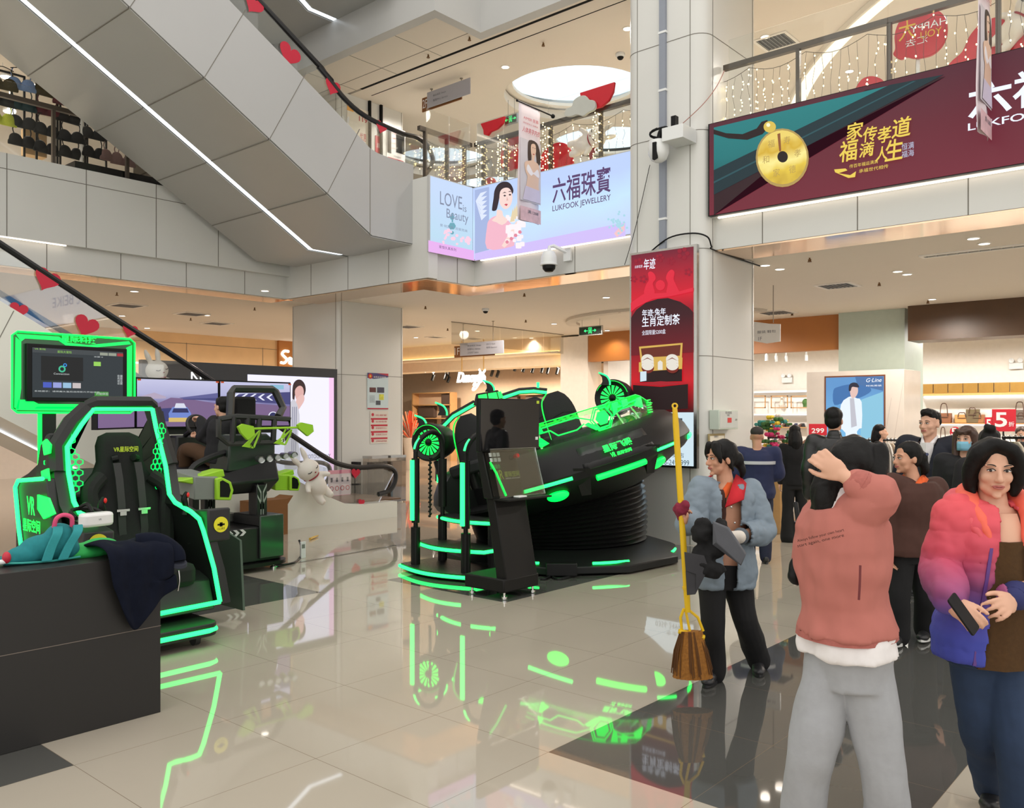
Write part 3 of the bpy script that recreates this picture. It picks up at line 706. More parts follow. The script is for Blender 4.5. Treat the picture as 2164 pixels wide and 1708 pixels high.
def wound(label,x,y):
    c = thing('fairy_light_string',label,'string lights',(x,y,5.6)); b = MB(); pts = []
    for i in range(46):
        a = i*.9; z = i*.02; pts.append((.05*cos(a),.05*sin(a),z))
        b.ell((.055*cos(a),.055*sin(a),z),(.0085,.0085,.011),nu=5,nv=4)
    MB().tube(pts,.003,3,False).build('wire',WIRE,c); o = b.build('bulbs',BULB,c); o['kind'] = 'stuff'
for lab,(x,y) in (('fairy lights wound round the railing post beside the pendant panel corner',(10.92,10.24)),('fairy lights wound round the railing post left of the underwear banner',(10.92,9.73)),
                    ('fairy lights wound round the railing post right of the underwear banner',(10.92,8.75)),('fairy lights wound round the railing post nearest the column',(10.92,7.75))):
    wound(lab,x,y)
# ================================================================ CEILING FIXTURES
def fuse(mb,voxel,name,m,parent=None,smooth=4,loc=None,rot=None,label=None,fac=.6):
    """overlapping closed pieces become one continuous surface"""
    me = bpy.data.meshes.new('t'); me.from_pydata(mb.v,[],mb.f); me.update()
    t = bpy.data.objects.new('t',me); COL.objects.link(t)
    r = t.modifiers.new('r','REMESH'); r.mode = 'VOXEL'; r.voxel_size = voxel; r.use_smooth_shade = True
    if smooth: s_ = t.modifiers.new('s','SMOOTH'); s_.iterations = smooth; s_.factor = fac
    dg = bpy.context.evaluated_depsgraph_get(); out = bpy.data.meshes.new_from_object(t.evaluated_get(dg))
    bpy.data.objects.remove(t); bpy.data.meshes.remove(me)
    out.name = name; out.materials.clear(); out.materials.append(m); out.polygons.foreach_set('use_smooth',[True]*len(out.polygons))
    o = bpy.data.objects.new(name,out); COL.objects.link(o); o.parent = parent
    if loc is not None: o.location = loc
    if rot is not None: o.rotation_euler = rot
    if label: o['label'] = label
    return o
LENS = lit('downlight_lens',(1,.93,.82),6.)
RING = mat('downlight_ring',srgb(235,230,222),.4,noise=0)
def downlight(x,y,z,label,e=26,c=(1,.86,.72),r=.085,light=True):
    p = onZ(x,y,z); d = thing('downlight',label,'ceiling light',p,0,'round ceiling downlights')
    MB().lathe([(r,0),(r,-.012),(r*.8,-.014),(r*.78,-.004)],20).build('trim_ring',RING,d)
    MB().cyl((0,0,-.010),r*.78,.006,20).build('lens',LENS,d)
    if light: spot(p.x,p.y,z-.05,e,c,140,.07)
for x,y,lab in ((1617,560,'round downlight close beside the top edge of the big column'),(1648,568,'round downlight just right of the one beside the big column'),
                  (1897,573,'left one of the downlight pair above the walnut lintel'),(1917,579,'right one of the downlight pair above the walnut lintel'),
                  (2057,503,'upper one of the downlight pair beside the long air grille'),(2080,514,'lower one of the downlight pair beside the long air grille'),
                  (1970,632,'small downlight right above the walnut lintel edge'),
                  (1281,628,'downlight near the soffit beside the red poster'),(1171,684,'downlight halfway between the directory sign and the exit sign'),
                  (1283,698,'downlight just right of the green exit sign'),(1123,714,'downlight over the warm bulkhead left of the pier'),
                  (1009,699,'downlight just left of the directory sign rods'),(879,713,'downlight beside the second column above the warm cove'),
                  (284,615,'brightest downlight under the left fascia, nearest the metal soffit'),(258,667,'downlight under the left fascia touching the escalator handrail'),
                  (560,614,'downlight under the left fascia beside the purple-lit column'),(437,666,'downlight beside the diamond air vent under the left fascia'),(311,693,'downlight low over the wood wall under the left fascia')):
    downlight(x,y,4.0,lab,40 if x > 1500 else 55)
for x,y,lab in ((1617,77,'gallery downlight above the maroon billboard beside the column'),(1795,150,'gallery downlight seen through the fairy lights'),
                  (1068,141,'gallery downlight left of the big round light well'),(1326,60,'gallery downlight half hidden behind the big column')):
    downlight(x,y,8.1,lab,60)
for x,y,e,c in ((22,2,190,(1,.95,.88)),(22,4.8,190,(1,.95,.88)),(22.2,7.6,150,(1,.97,.95)),(22.2,11,150,(1,.97,.92)),(22,16.5,190,(1,.86,.70)),(21.5,19,190,(1,.86,.70)),(21.5,22,190,(1,.86,.70)),
                (14.6,12.5,130,(1,.90,.79)),(16.5,16,160,(1,.88,.76)),(14,2,170,(1,.92,.83)),(13.5,-1.5,150,(1,.87,.74)),(16.5,5,150,(1,.92,.83)),(17,10,140,(1,.9,.8)),(8,20,130,(1,.84,.72)),(3,19,140,(1,.84,.76)),(11,18.5,110,(1,.82,.7))):
    o = spot(x,y,3.45 if (y > 16.4 and x > 21) else 3.9,e*(2.7 if x > 21 and y > 14 else 1.9 if x > 21 else 1.6),c,172,.12); o.data.spot_blend = .25  # fill spots added with no fixture, brightening shops and corridor
for x,y,e in ((14,3,190),(14,-1,150),(16,7.5,150),(12.2,13,90),(14.6,12.4,110),(3.2,16.4,190),(-1,16.4,150),(6.2,17,120),(19,10,120),(11.5,8,60)):
    spot(x,y,7.95,e*1.45,(1,.95,.87),165,.15)  # added fixtureless fill spots, lifting the gallery ceiling by bounce off its floor
SPR = mat('sprinkler_metal',srgb(120,90,60),.4,.7,noise=0)
proto = None
for x,y,z in ((1108,620,4),(899,647,4),(1111,676,4),(1309,655,4),(1170,720,4),(946,694,4),(247,618,4),(538,650,4),(403,672,4),(1711,545,4),(1858,597,4),(1674,661,4),(1961,635,4),(992,78,8.1),(905,115,8.1),(1148,90,8.1)):
    p = onZ(x,y,z)
    if proto is None:
        s = MB(); s.cyl((0,0,-.05),.012,.05,8); s.cyl((0,0,-.062),.03,.008,10); s.box(-.004,.004,-.022,.022,-.058,-.02)
        o = proto = s.build('sprinkler_head',SPR)
    else: o = copy_tree(proto)
    o.location = p; tag(o,'small brass sprinkler head hanging from a ceiling','sprinkler','sprinkler heads on the ceilings')
VENT = mat('vent_grille',srgb(150,150,152),.4,.3,noise=.03)
def vent(x,y,z,w_,d_,label,nslat=8):
    p = onZ(x,y,z); v = thing('air_vent',label,'vent',p,0,'ceiling air vents')
    f = MB(); f.box(-w_/2,w_/2,-d_/2,-d_/2+.05,-.02,0); f.box(-w_/2,w_/2,d_/2-.05,d_/2,-.02,0); f.box(-w_/2,-w_/2+.05,-d_/2+.05,d_/2-.05,-.02,0); f.box(w_/2-.05,w_/2,-d_/2+.05,d_/2-.05,-.02,0)
    f.build('frame',RING,v); MB().box(-w_/2+.05,w_/2-.05,-d_/2+.05,d_/2-.05,-.006,-.002).build('backing',mat('vent_dark',(.08,.08,.08),.7),v)
    s = MB()
    for k in range(nslat): q = -d_/2+.07+(d_-.14)*k/max(nslat-1,1); s.box(-w_/2+.05,w_/2-.05,q-.006,q+.006,-.018,-.004)
    s.build('slats',VENT,v); return v
vent(268,645,4,.6,.6,'square air vent nearest the metal soffit, left ceiling'); vent(405,663,4,.6,.6,'square air vent in the middle of the left ceiling'); vent(458,683,4,.6,.6,'square air vent furthest back over the wood wall')
vent(1770,603,4,.62,.62,'square air vent in the right ceiling above the orange lintel'); vent(1640,660,4,.7,.7,'recessed vent behind the white hanging sign'); vent(862,690,4,.6,.6,'square air vent beside the second column in the warm ceiling')
vent(1000,715,4,.5,.5,'air vent above the warm bulkhead behind the directory sign'); vent(920,712,4,.5,.4,'air vent left of the directory sign near the warm bulkhead')
vent(2105,524,4,.22,1.9,'long white linear air grille in the right ceiling',14)
vent(850,192,8.1,.7,.7,'square access panel in the gallery ceiling above the escalator',0) if False else None
vent(1640,87,8.1,.6,.6,'square air vent in the gallery ceiling beside the column')
a1,a2,a3 = onZ(1663,231,8.1),onZ(1722,120,8.1),onZ(1842,0,8.1)
def circ(p,q,r):
    ax,ay,bx,by,cx_,cy_ = p.x,p.y,q.x,q.y,r.x,r.y; d = 2*(ax*(by-cy_)+bx*(cy_-ay)+cx_*(ay-by))
    ux = ((ax*ax+ay*ay)*(by-cy_)+(bx*bx+by*by)*(cy_-ay)+(cx_*cx_+cy_*cy_)*(ay-by))/d
    uy = ((ax*ax+ay*ay)*(cx_-bx)+(bx*bx+by*by)*(ax-cx_)+(cx_*cx_+cy_*cy_)*(bx-ax))/d
    return ux,uy,math.hypot(ax-ux,ay-uy)
ux,uy,ur = circ(a1,a2,a3)
AM = math.atan2(a2.y-uy,a2.x-ux)
rg = thing('ring_light','huge thin glowing ring set in the gallery ceiling behind the fairy lights','ceiling light',(ux,uy,8.1))
MB().lathe([(ur-.02,-.10),(ur+.02,-.10),(ur+.02,-.002),(ur-.02,-.002),(ur-.02,-.10)],72,a0=AM-.85,a1=AM+.85).build('rim',RIM,rg)
MB().lathe([(ur-.32,-.012),(ur-.03,-.012),(ur-.03,-.002),(ur-.32,-.002),(ur-.32,-.012)],72,a0=AM-.85,a1=AM+.85).build('glowing_band',lit('ring_glow',(1,.88,.66),1.5),rg)
MB().lathe([(0,4.0-8.1),(0,4.0-8.1)],3) if False else None
s = MB(); s.M = Matrix.Translation((17.8,10.4,0)); s.lathe([(2.3,3.94),(2.55,3.94),(2.55,3.998),(2.3,3.998),(2.3,3.94)],56,a0=R(110),a1=R(260))
struct(s,'trim_ceiling_arc',mat('arc_rim',srgb(206,196,182),.6))
SMK = glass('smoke_pane',(.97,.97,.95),.5)
def smoke(p0,p1,label,n):
    t = thing('glass_smoke_screen',label,'glass screen',(p0[0],p0[1],3.46),math.atan2(p1[1]-p0[1],p1[0]-p0[0])); Ln = math.hypot(p1[0]-p0[0],p1[1]-p0[1])
    for k in range(n): MB().box(Ln*k/n+.006,Ln*(k+1)/n-.006,-.005,.005,0,.54).build('glass_pane',SMK,t)
    MB().box(0,Ln,-.008,.008,.525,.54).build('top_rail',mat('thin_rail',srgb(120,108,92),.5),t)
smoke((14.6,14.6),(19.0,14.6),'hanging clear glass smoke screen above the warm shop front',5)
smoke((5.6,17.2),(5.6,22.1),'hanging clear glass smoke screen in front of the wood wall',4)
# ================================================================ HANGING AND WALL SIGNS
SGREY = mat('sign_grey',srgb(176,176,186),.4,noise=.02); SBR = mat('sign_bronze',srgb(140,92,52),.4,.4)
LET = mat('sign_letters',srgb(96,96,106),.5,noise=0); LETW = mat('sign_letters_white',srgb(240,240,240),.5,noise=0); ROD = mat('sign_rod',srgb(150,140,128),.35,.6,noise=0)
def hang_sign(label,a,p0,p1,plate0,rods,zc,lines,floor_text):
    """plates seen at pixel corners on the plane x = a"""
    A = onA(p0[0],p0[1],a); B = onA(p1[0],p1[1],a); t = thing('hanging_sign',label,'sign',(a,A.y,B.z),-R(90))
    W_,H_ = A.y-B.y,A.z-B.z
    MB().box(0,W_,-.035,-.015,0,H_).build('front_plate',SGREY,t,bevel=.004)
    C = onA(plate0[0],plate0[1],a); MB().box(A.y-C.y,W_*.78,.0,.02,-.03,H_-.06).build('back_plate',SBR,t)
    for rx,ry in rods:
        q = onA(rx,ry,a); x = A.y-q.y; MB().cyl((x,.0,H_-.03),.008,zc-B.z-H_+.03,8).build('rod',ROD,t); MB().cyl((x,0,zc-B.z-.012),.03,.012,12).build('ceiling_cap',ROD,t)
    for s_,x,z,h,w_ in lines: text(s_,t,W_*x,H_*z,LET,h=H_*h,w=W_*w_,y=-.037)
    if floor_text: text(floor_text,t,A.y-C.y+.02,H_*.12,LETW,h=H_*.55,w=(C.y-A.y)*.72,y=-.0045)
    return t
hang_sign('grey hanging directory sign with a bronze back plate, ground floor',15.2,(974,726),(1066,747),(960,729),((979,650),(1042,640)),4.0,
          [('商业街区 Shops',.18,.66,.16,.32),('客服中心 Service',.18,.40,.16,.3),('卫生间 Toilets',.18,.14,.16,.26),('出口 Exit',.62,.70,.16,.2),('电梯 Elevator',.62,.44,.16,.24)],'1F')
hang_sign('grey hanging directory sign marked for the second floor, in the gallery',11.6,(905,197),(996,199),(892,205),((912,195),(975,160)),8.1,
          [('商业街区 Shops',.15,.58,.15,.3),('客服中心 Service',.15,.28,.15,.34)],'2F')
t = thing('hanging_sign','white curved hanging sign beside the right edge of the big column','sign',onA(1650,722,14.2),-R(90))
A = onA(1575,690,14.2); pts = [(-.95,.50),(-.6,.40),(-.2,.32),(0,.30),(0,-.0),(-.25,-.02),(-.6,.06),(-.95,.18)]
MB().flat(pts,0,.02).build('plate',mat('white_sign',srgb(226,224,220),.4),t,bevel=.003)
MB().cyl((-.13,-.01,.33),.008,4.0-t.location.z-.33,8).build('rod',ROD,t); text('服装 鞋包',t,-.42,.16,LET,h=.05,w=.34,y=-.022); text('1F',t,-.4,.04,LET,h=.06,y=-.022)
EXG = lit('exit_green',(.05,1,.25),1.6); EXB = mat('exit_face',(.01,.03,.015),.3)
def exit_sign(label,a,p0,p1,zc,arrows=True):
    A = onA(p0[0],p0[1],a); B = onA(p1[0],p1[1],a); W_,H_ = A.y-B.y,A.z-B.z
    t = thing('exit_sign',label,'exit sign',(a,A.y,B.z),-R(90))
    MB().box(0,W_,-.0,.05,0,H_).build('housing',STEEL,t,bevel=.004); MB().box(.02,W_-.02,-.004,.0,.02,H_-.02).build('face',EXB,t)
    g = MB(); cx_,cz = W_/2,H_/2; u = H_*.30
    for sgn in (-1,1):
        g.flat([(cx_+sgn*1.05*u,cz-.12*u),(cx_+sgn*1.9*u,cz-.12*u),(cx_+sgn*1.9*u,cz-.55*u),(cx_+sgn*2.7*u,cz),(cx_+sgn*1.9*u,cz+.55*u),(cx_+sgn*1.9*u,cz+.12*u),(cx_+sgn*1.05*u,cz+.12*u)],-.005)
    g.build('arrows',EXG,t)
    g = MB(); g.flat([(cx_-.7*u,cz-1.1*u),(cx_-.56*u,cz-1.1*u),(cx_-.56*u,cz+.95*u),(cx_+.56*u,cz+.95*u),(cx_+.56*u,cz-1.1*u),(cx_+.7*u,cz-1.1*u),(cx_+.7*u,cz+1.1*u),(cx_-.7*u,cz+1.1*u)],-.005)
    g.disc(cx_+.05*u,cz+.6*u,.2*u,-.005,10)
    for a_,b_ in (((0,.35),(-.1,-.2)),((-.1,-.2),(.35,-.45)),((.35,-.45),(.3,-.95)),((-.1,-.2),(-.2,-.6)),((-.2,-.6),(-.45,-.9)),((0,.3),(-.4,.05)),((0,.3),(.4,.0))):
        d = Vector((b_[0]-a_[0],b_[1]-a_[1])).normalized()*.11; n = (-d.y,d.x)
        g.flat([(cx_+u*(a_[0]+n[0]),cz+u*(a_[1]+n[1])),(cx_+u*(b_[0]+n[0]),cz+u*(b_[1]+n[1])),(cx_+u*(b_[0]-n[0]),cz+u*(b_[1]-n[1])),(cx_+u*(a_[0]-n[0]),cz+u*(a_[1]-n[1]))],-.005)
    g.build('running_figure',EXG,t)
    for x in (.08,W_-.08): MB().cyl((x,.025,H_),.005,zc-B.z-H_,6).build('rod',ROD,t)
exit_sign('green running man exit sign with two arrows hanging by the warm pier',16.4,(1223,691),(1272,707),4.0)
exit_sign('small green exit sign half hidden by the underwear banner, gallery',13.0,(1066,246),(1092,258),8.1)
t = thing('neon_sign','glowing white script shop sign with a deer hanging in the warm shop','sign',onA(966,822,18.6),-R(90)); NW = lit('neon_white',(1,.98,.9),3.0)
A = onA(966,822,18.6)
def nl(x,y): q = onA(x,y,18.6); return (A.y-q.y,0,q.z-A.z)
MB().tube(curve3([nl(*q) for q in ((1016,802),(1012,812),(1004,823),(999,824),(1003,816),(1018,806))],4),.03,6).build('script_stroke',NW,t)
q = nl(966,816); text('Dmoyi',t,q[0],q[2],NW,h=.42,w=nl(1016,800)[0]-q[0],y=0,shear=.35,bold=.02,depth=.03)
MB().flat([(p[0],p[2]) for p in [nl(*q) for q in ((1010,802),(1012,792),(1016,788),(1012,782),(1014,779),(1018,786),(1021,786),(1026,780),(1027,784),(1023,790),(1027,796),(1026,812),(1022,806),(1018,806),(1014,810))]],0,.03).build('deer_shape',NW,t)
for x in (976,1022): p = nl(x,790); MB().cyl((p[0],0,p[2]),.018,4.0-A.z-p[2],8).build('gold_rod',mat('gold_metal',(.75,.5,.2),.3,1.),t)
A = onB(594,776,22.15); t = thing('shop_sign','white glowing script letter sign on the orange wall beside the column','sign',(A.x,22.17,A.z))
def nl(x,y): q = onB(x,y,22.15); return (q.x-A.x,0,q.z-A.z)
for st in ([(611,743),(602,742),(597,748),(602,754),(607,760),(602,767),(594,766)],[(608,762),(614,757),(618,762),(612,767),(620,768),(628,760),(634,767),(640,757)]):
    MB().tube(curve3([nl(*q) for q in st],4),.04,6).build('script_stroke',NW,t)
# ================================================================ ON THE COLUMNS
p = onA(1392,316,10.12); t = thing('security_camera','white dome security camera on a box bracket halfway up the big column','security camera',p,-R(90))
CW = mat('camera_white',srgb(226,228,228),.2,noise=0)
MB().lathe([(.05,.13),(.135,.11),(.145,.02),(.14,-.06),(.105,-.14),(.05,-.175),(.001,-.18)],28).build('dome_housing',CW,t)
w_ = MB()
for k in range(10): a = R(250+k*4); w_.M = Matrix()
MB().prism([(-.005,.06),(.05,.06),(.05,-.15),(-.005,-.17)],-.155,-.10,'y').build('lens_window',BLACK,t)
MB().tube(curve3([(0,0,.12),(.02,.02,.24),(.08,.05,.28),(.1,.1,.22)],5),.035,8).build('hooked_arm',BLACK,t)
for k in range(3): MB().tube([(.13*cos(i*.55+k),.13*sin(i*.55+k)*.7,.15+.012*i+.015*k) for i in range(10)],.012,6).build('cable_loop',BLACK,t)
MB().box(.12,.44,-.12,.24,.05,.23).build('bracket_box',CW,t,bevel=.004); MB().box(.2,.27,-.02,.06,.235,.40).build('black_adapter',BLACK,t)
q0 = onA(1393,520,10.33); q1 = onA(1406,520,10.33)
t = thing('cable_trunking','grey vertical cable trunking running up the big column face','cable trunking',(10.37,q0.y,4.03),-R(90))
MB().box(0,q0.y-q1.y,-.045,0,0,4.0).build('trunk',mat('trunking_grey',srgb(138,144,156),.4),t)
for z in (.42,1.5,2.2,3.0): MB().box(-.012,q0.y-q1.y+.012,-.05,0,z,z+.03).build('clip',CW,t)
c = MB().tube(curve3([(10.33,6.84,3.9),(10.33,6.66,4.4),(10.33,6.42,5.25)],6),.005,5).build('thin_cable',BLACK); tag(c,'thin black cable running up the big column beside the dome camera','cable')
c = MB().tube(curve3([(10.35,6.45,4.02),(10.30,6.1,4.18),(10.32,5.75,4.20),(10.40,5.57,4.14),(10.48,5.55,4.02),(10.6,5.56,3.985),(12.0,5.57,3.96)],6),.011,6).build('thick_cable',BLACK); tag(c,'thick black cable draped over the top of the red poster','cable')
c = MB().tube(curve3([(10.32,6.0,5.65),(10.35,5.62,5.9),(10.6,5.54,6.2),(10.75,5.5,6.45)],6),.006,5).build('thin_cable',mat('pale_cable',srgb(170,120,110),.5)); tag(c,'thin cable looping from the dome camera bracket to the railing','cable')
p0 = onB(1543,867,5.57); p1 = onB(1502,908,5.57)
t = thing('control_box','pale green fire alarm control box on the side of the big column','control box',(p1.x,5.59,p1.z)); W_,H_ = p0.x-p1.x,p0.z-p1.z
MB().box(0,W_,-.14,-.0,0,H_).build('housing',mat('box_green',srgb(196,206,194),.4),t,bevel=.006); MB().box(.02,W_-.02,-.146,-.14,.02,H_-.02).build('door',mat('box_grey',srgb(196,200,196),.4),t)
MB().box(W_*.42,W_*.62,-.150,-.146,H_*.35,H_*.6).build('call_button',mat('red_button',srgb(206,60,60),.4),t); text('消火栓按钮',t,W_*.3,H_*.8,LET,h=.035,y=-.15); text('FIRE',t,W_*.4,H_*.68,LET,h=.025,y=-.15)
MB().cyl((W_*.86,-.16,H_*.5),.014,.014,10,'y').build('lock',STEEL,t)
p0 = onB(1532,916,5.57); p1 = onB(1498,945,5.57)
t = thing('notice_frame','small gold framed notice under the control box on the column','notice',(p1.x,5.59,p1.z)); W_,H_ = p0.x-p1.x,p0.z-p1.z
MB().box(0,W_,-.02,0,0,H_).build('frame',mat('brass_frame',srgb(176,160,116),.35,.5),t,bevel=.004); MB().box(.03,W_-.03,-.024,-.02,.03,H_-.03).build('sheet',mat('notice_sheet',srgb(222,216,200),.6),t); text('温馨提示',t,W_*.3,H_*.7,LET,h=.03,y=-.026)
def sheet_on_B(label,b,x0,y0,x1,y1,m,name='poster',cat='poster',th=.006):
    A = onB(x0,y1,b); B = onB(x1,y0,b); t = thing(name,label,cat,(A.x,b,A.z)); W_,H_ = B.x-A.x,B.z-A.z
    MB().box(0,W_,-th,0,0,H_).build('sheet',m,t); return t,W_,H_
bcol = 13.575
t,W_,H_ = sheet_on_B('blue and white public notice poster with a red emblem on the second column',bcol,776,790,820,865,mat('poster_blue',srgb(196,214,220),.5))
MB().flat([(0,H_),(0,H_*.86),(W_*.3,H_*.84),(W_,H_*.9),(W_,H_)],-.007).build('heading_band',mat('poster_navy',srgb(64,52,110),.5),t)
MB().flat([(W_*.45,H_),(W_,H_*.93),(W_,H_)],-.009).build('red_sweep',mat('poster_red',srgb(176,36,60),.5),t)
MB().disc(W_*.13,H_*.91,W_*.1,-.0095,16).build('emblem',mat('emblem_red',srgb(196,50,40),.5),t); MB().disc(W_*.13,H_*.91,W_*.05,-.012,5).build('emblem_star',mat('emblem_gold',srgb(230,180,60),.5),t)
text('全民反诈宣传',t,W_*.28,H_*.87,LETW,h=H_*.045,w=W_*.6,y=-.0115)
for k,(x0,x1,z0,z1,c) in enumerate(((.1,.4,.47,.6,(90,40,40)),(.46,.8,.46,.61,(60,60,80)),(.56,.78,.26,.42,(206,206,70)),(.4,.62,.12,.24,(70,76,86)))):
    MB().flat([(W_*x0,H_*z0),(W_*x1,H_*z0),(W_*x1,H_*z1),(W_*x0,H_*z1)],-.007).build('picture',mat('poster_pic%d' % k,srgb(*c),.5,noise=.5,scale=20),t)
for k in range(6): text('谨防电信网络诈骗',t,W_*.1,H_*(.36-.035*k),LET,h=H_*.018,w=W_*.24,y=-.008)
MB().box(0,W_,-.008,-.006,0,H_*.035).build('bottom_band',mat('poster_red',(0,0,0)),t)
RDT = mat('red_print_ink',srgb(186,30,54),.5,noise=0)
t,W_,H_ = sheet_on_B('white sticker strip with five red service symbols below the notice poster',bcol,782,869,820,938,mat('sticker_white',srgb(214,208,198),.4),'wall_sticker','sticker',.003)
for k,s_ in enumerate(('吸烟室','轮椅租借','顾客服务中心','无障碍卫生间','无障碍设施电梯')):
    z = H_*(.86-.2*k); text(s_,t,W_*.3,z-.01,RDT,h=H_*.055,w=W_*.62,y=-.0045); MB().disc(W_*.14,z+.02,W_*.07,-.0045,10).build('symbol',RDT,t)
    if k < 4: MB().box(W_*.04,W_*.96,-.005,-.003,z-.085,z-.05).build('red_bar',RDT,t)
t,W_,H_ = sheet_on_B('colourful promotion poster with 119 behind the upper escalator rail',bcol,733,236,778,305,mat('poster_cream',srgb(232,226,214),.5));
text('119',t,W_*.55,H_*.68,RDT,h=H_*.13,w=W_*.4,y=-.008,bold=.03); MB().box(0,W_*.3,-.008,-.006,H_*.86,H_).build('orange_corner',mat('poster_orange',srgb(240,170,60),.5),t); text('优惠',t,W_*.6,H_*.2,RDT,h=H_*.2,w=W_*.3,y=-.008)
t,W_,H_ = sheet_on_B('narrow red poster between the shutter rails on the gallery',bcol,793,290,806,322,RDT); text('消防',t,W_*.2,H_*.3,LETW,h=H_*.3,w=W_*.6,y=-.008)
t,W_,H_ = sheet_on_B('white notice board with two black panels on the gallery column',bcol,817,278,856,336,mat('poster_white',srgb(236,232,228),.5))
for x0,x1,z0 in ((.03,.24,.2),(.5,.97,.28)): MB().box(W_*x0,W_*x1,-.009,-.006,H_*z0,H_*.96).build('black_panel',BLACK,t)
for k in range(4): text('安全疏散',t,W_*.27,H_*(.8-.15*k),RDT,h=H_*.05,w=W_*.2,y=-.008)
text('消防器材',t,W_*.35,H_*.12,LET,h=H_*.06,w=W_*.4,y=-.008); MB().box(W_*.05,W_*.9,-.009,-.006,H_*.04,H_*.08).build('pink_line',RDT,t)
def mini_dome(x,y,z,label,s_=1.):
    t = thing('dome_camera',label,'security camera',onZ(x,y,z)); MB().lathe([(.06*s_,0),(.065*s_,-.03*s_),(.05*s_,-.05*s_)],18).build('base',CW,t); MB().ell((0,0,-.05*s_),(.045*s_,.045*s_,.04*s_)).build('dark_dome',BLACK,t)
mini_dome(1026,652,4.0,'small dark dome camera on the warm ceiling above the directory sign',1.2); mini_dome(1311,113,8.1,'small dark dome camera on the gallery ceiling beside the column',1.3)
p = onA(1160,551,10.585); t = thing('security_camera','white speed dome camera on an arm below the lavender billboard','security camera',p,-R(90))
MB().lathe([(.03,.16),(.09,.14),(.125,.06),(.13,-.04),(.14,-.05),(.14,-.075),(.10,-.08)],24).build('housing',CW,t); MB().lathe([(.105,-.08),(.10,-.13),(.06,-.175),(.001,-.185)],24).build('dark_dome',BLACK,t)
MB().tube([(0,0,.14),(.0,.02,.22),(.04,.06,.24),(.2,.24,.13)],.03,8).build('arm',CW,t); MB().box(.13,.27,.20,.24,.0,.2).build('wall_plate',CW,t)
# ================================================================ GALLERY DECORATIONS
RED = mat('festive_red',srgb(196,16,36),.35,noise=.04); RABB = mat('rabbit_white',srgb(226,220,212),.55,noise=.03); RIB = mat('ribbon_red',srgb(150,20,40),.5)
def board(label,a,pts,m,name,cat,th=.05,group=None,smooth=4):
    c = onA(sum(p[0] for p in pts)/len(pts),max(p[1] for p in pts),a); t = thing(name,label,cat,c,-R(90),group); q = [(c.y-onA(*p,a).y,onA(*p,a).z-c.z) for p in pts]
    MB().flat(spline(q,smooth) if smooth else q,0,th).build('panel',m,t,bevel=.008)
    if a > 11: MB().box(-.02,.02,.0,.03,5.2-c.z,.12).build('stand_pole',CW,t); MB().box(-.15,.15,-.08,.12,5.2-c.z,5.22-c.z).build('stand_foot',CW,t)
    return t,c
def P2(c,a,x,y): q = onA(x,y,a); return c.y-q.y,q.z-c.z
a = 11.28
t,c = board('red balloon shaped board reading a happy greeting behind the fairy lights',a,[(1893,75),(1905,45),(1935,22),(1970,20),(1996,34),(2004,62),(1996,94),(1972,118),(1938,126),(1918,123),(1905,128),(1890,118),(1894,105)],RED,'greeting_board','decoration')
GDL = mat('gold_paint',srgb(226,180,40),.4);
for s_,x,y,w_,h,m in (('HAPPY',1926,74,.42,.085,LETW),('YOU',1948,86,.24,.085,GDL),('大',1902,92,.2,.26,GDL),('汇去',1916,104,.26,.09,LETW),('2023',1934,44,.16,.06,RIB)):
    q = P2(c,a,x,y); text(s_,t,q[0],q[1],m,h=h,w=w_,y=-.054,mirror=True)
board('small red balloon board peeping over the teal corner of the maroon billboard',a,[(1808,205),(1812,186),(1826,168),(1846,163),(1866,170),(1874,184),(1872,205)],RED,'balloon_board','decoration')
board('large red board at the right edge behind the hanging fabric banner',a,[(2004,160),(2010,135),(2035,112),(2050,80),(2075,52),(2110,38),(2150,36),(2190,60),(2200,130),(2100,160)],RED,'balloon_board','decoration')
t,c = board('red balloon board with gold greeting left of the underwear banner',a,[(1062,350),(1064,315),(1080,290),(1100,285),(1118,300),(1124,330),(1114,352),(1090,358),(1074,362)],RED,'greeting_board','decoration')
q = P2(c,a,1066,330); text('友',t,q[0],q[1]-.1,GDL,h=.26,w=.24,y=-.054); q = P2(c,a,1080,322); text('HAPPY',t,q[0],q[1],LETW,h=.09,w=.32,y=-.056)
board('round red lantern board under a flying rabbit',a,[(1136,372),(1142,340),(1156,318),(1176,304),(1196,304),(1208,318),(1214,345),(1212,372)],RED,'balloon_board','decoration')
board('small red dome board above the woman on the lavender billboard',a,[(1021,400),(1026,384),(1036,376),(1046,378),(1053,392),(1053,402)],RED,'balloon_board','decoration')
aa = 10.955
t,c = board('red kite shaped board hanging over the railing beside the column',aa,[(1229,198),(1302,175),(1299,196),(1290,214),(1274,228),(1256,232),(1232,215)],RED,'balloon_board','decoration',smooth=0)
board('pale grey cloud board on the railing above the lavender billboard',10.89,[(1197,246),(1200,232),(1212,226),(1216,214),(1228,205),(1240,204),(1248,212),(1258,214),(1262,224),(1258,234),(1246,240),(1236,247),(1222,244),(1210,248)],mat('cloud_grey',srgb(186,188,180),.5),'cloud_board','decoration')
board('red bird shaped board hanging on the railing left of the underwear banner',aa,[(1019,263),(1070,247),(1066,262),(1054,274),(1040,280),(1034,288),(1026,286),(1025,276)],RED,'balloon_board','decoration',smooth=0)
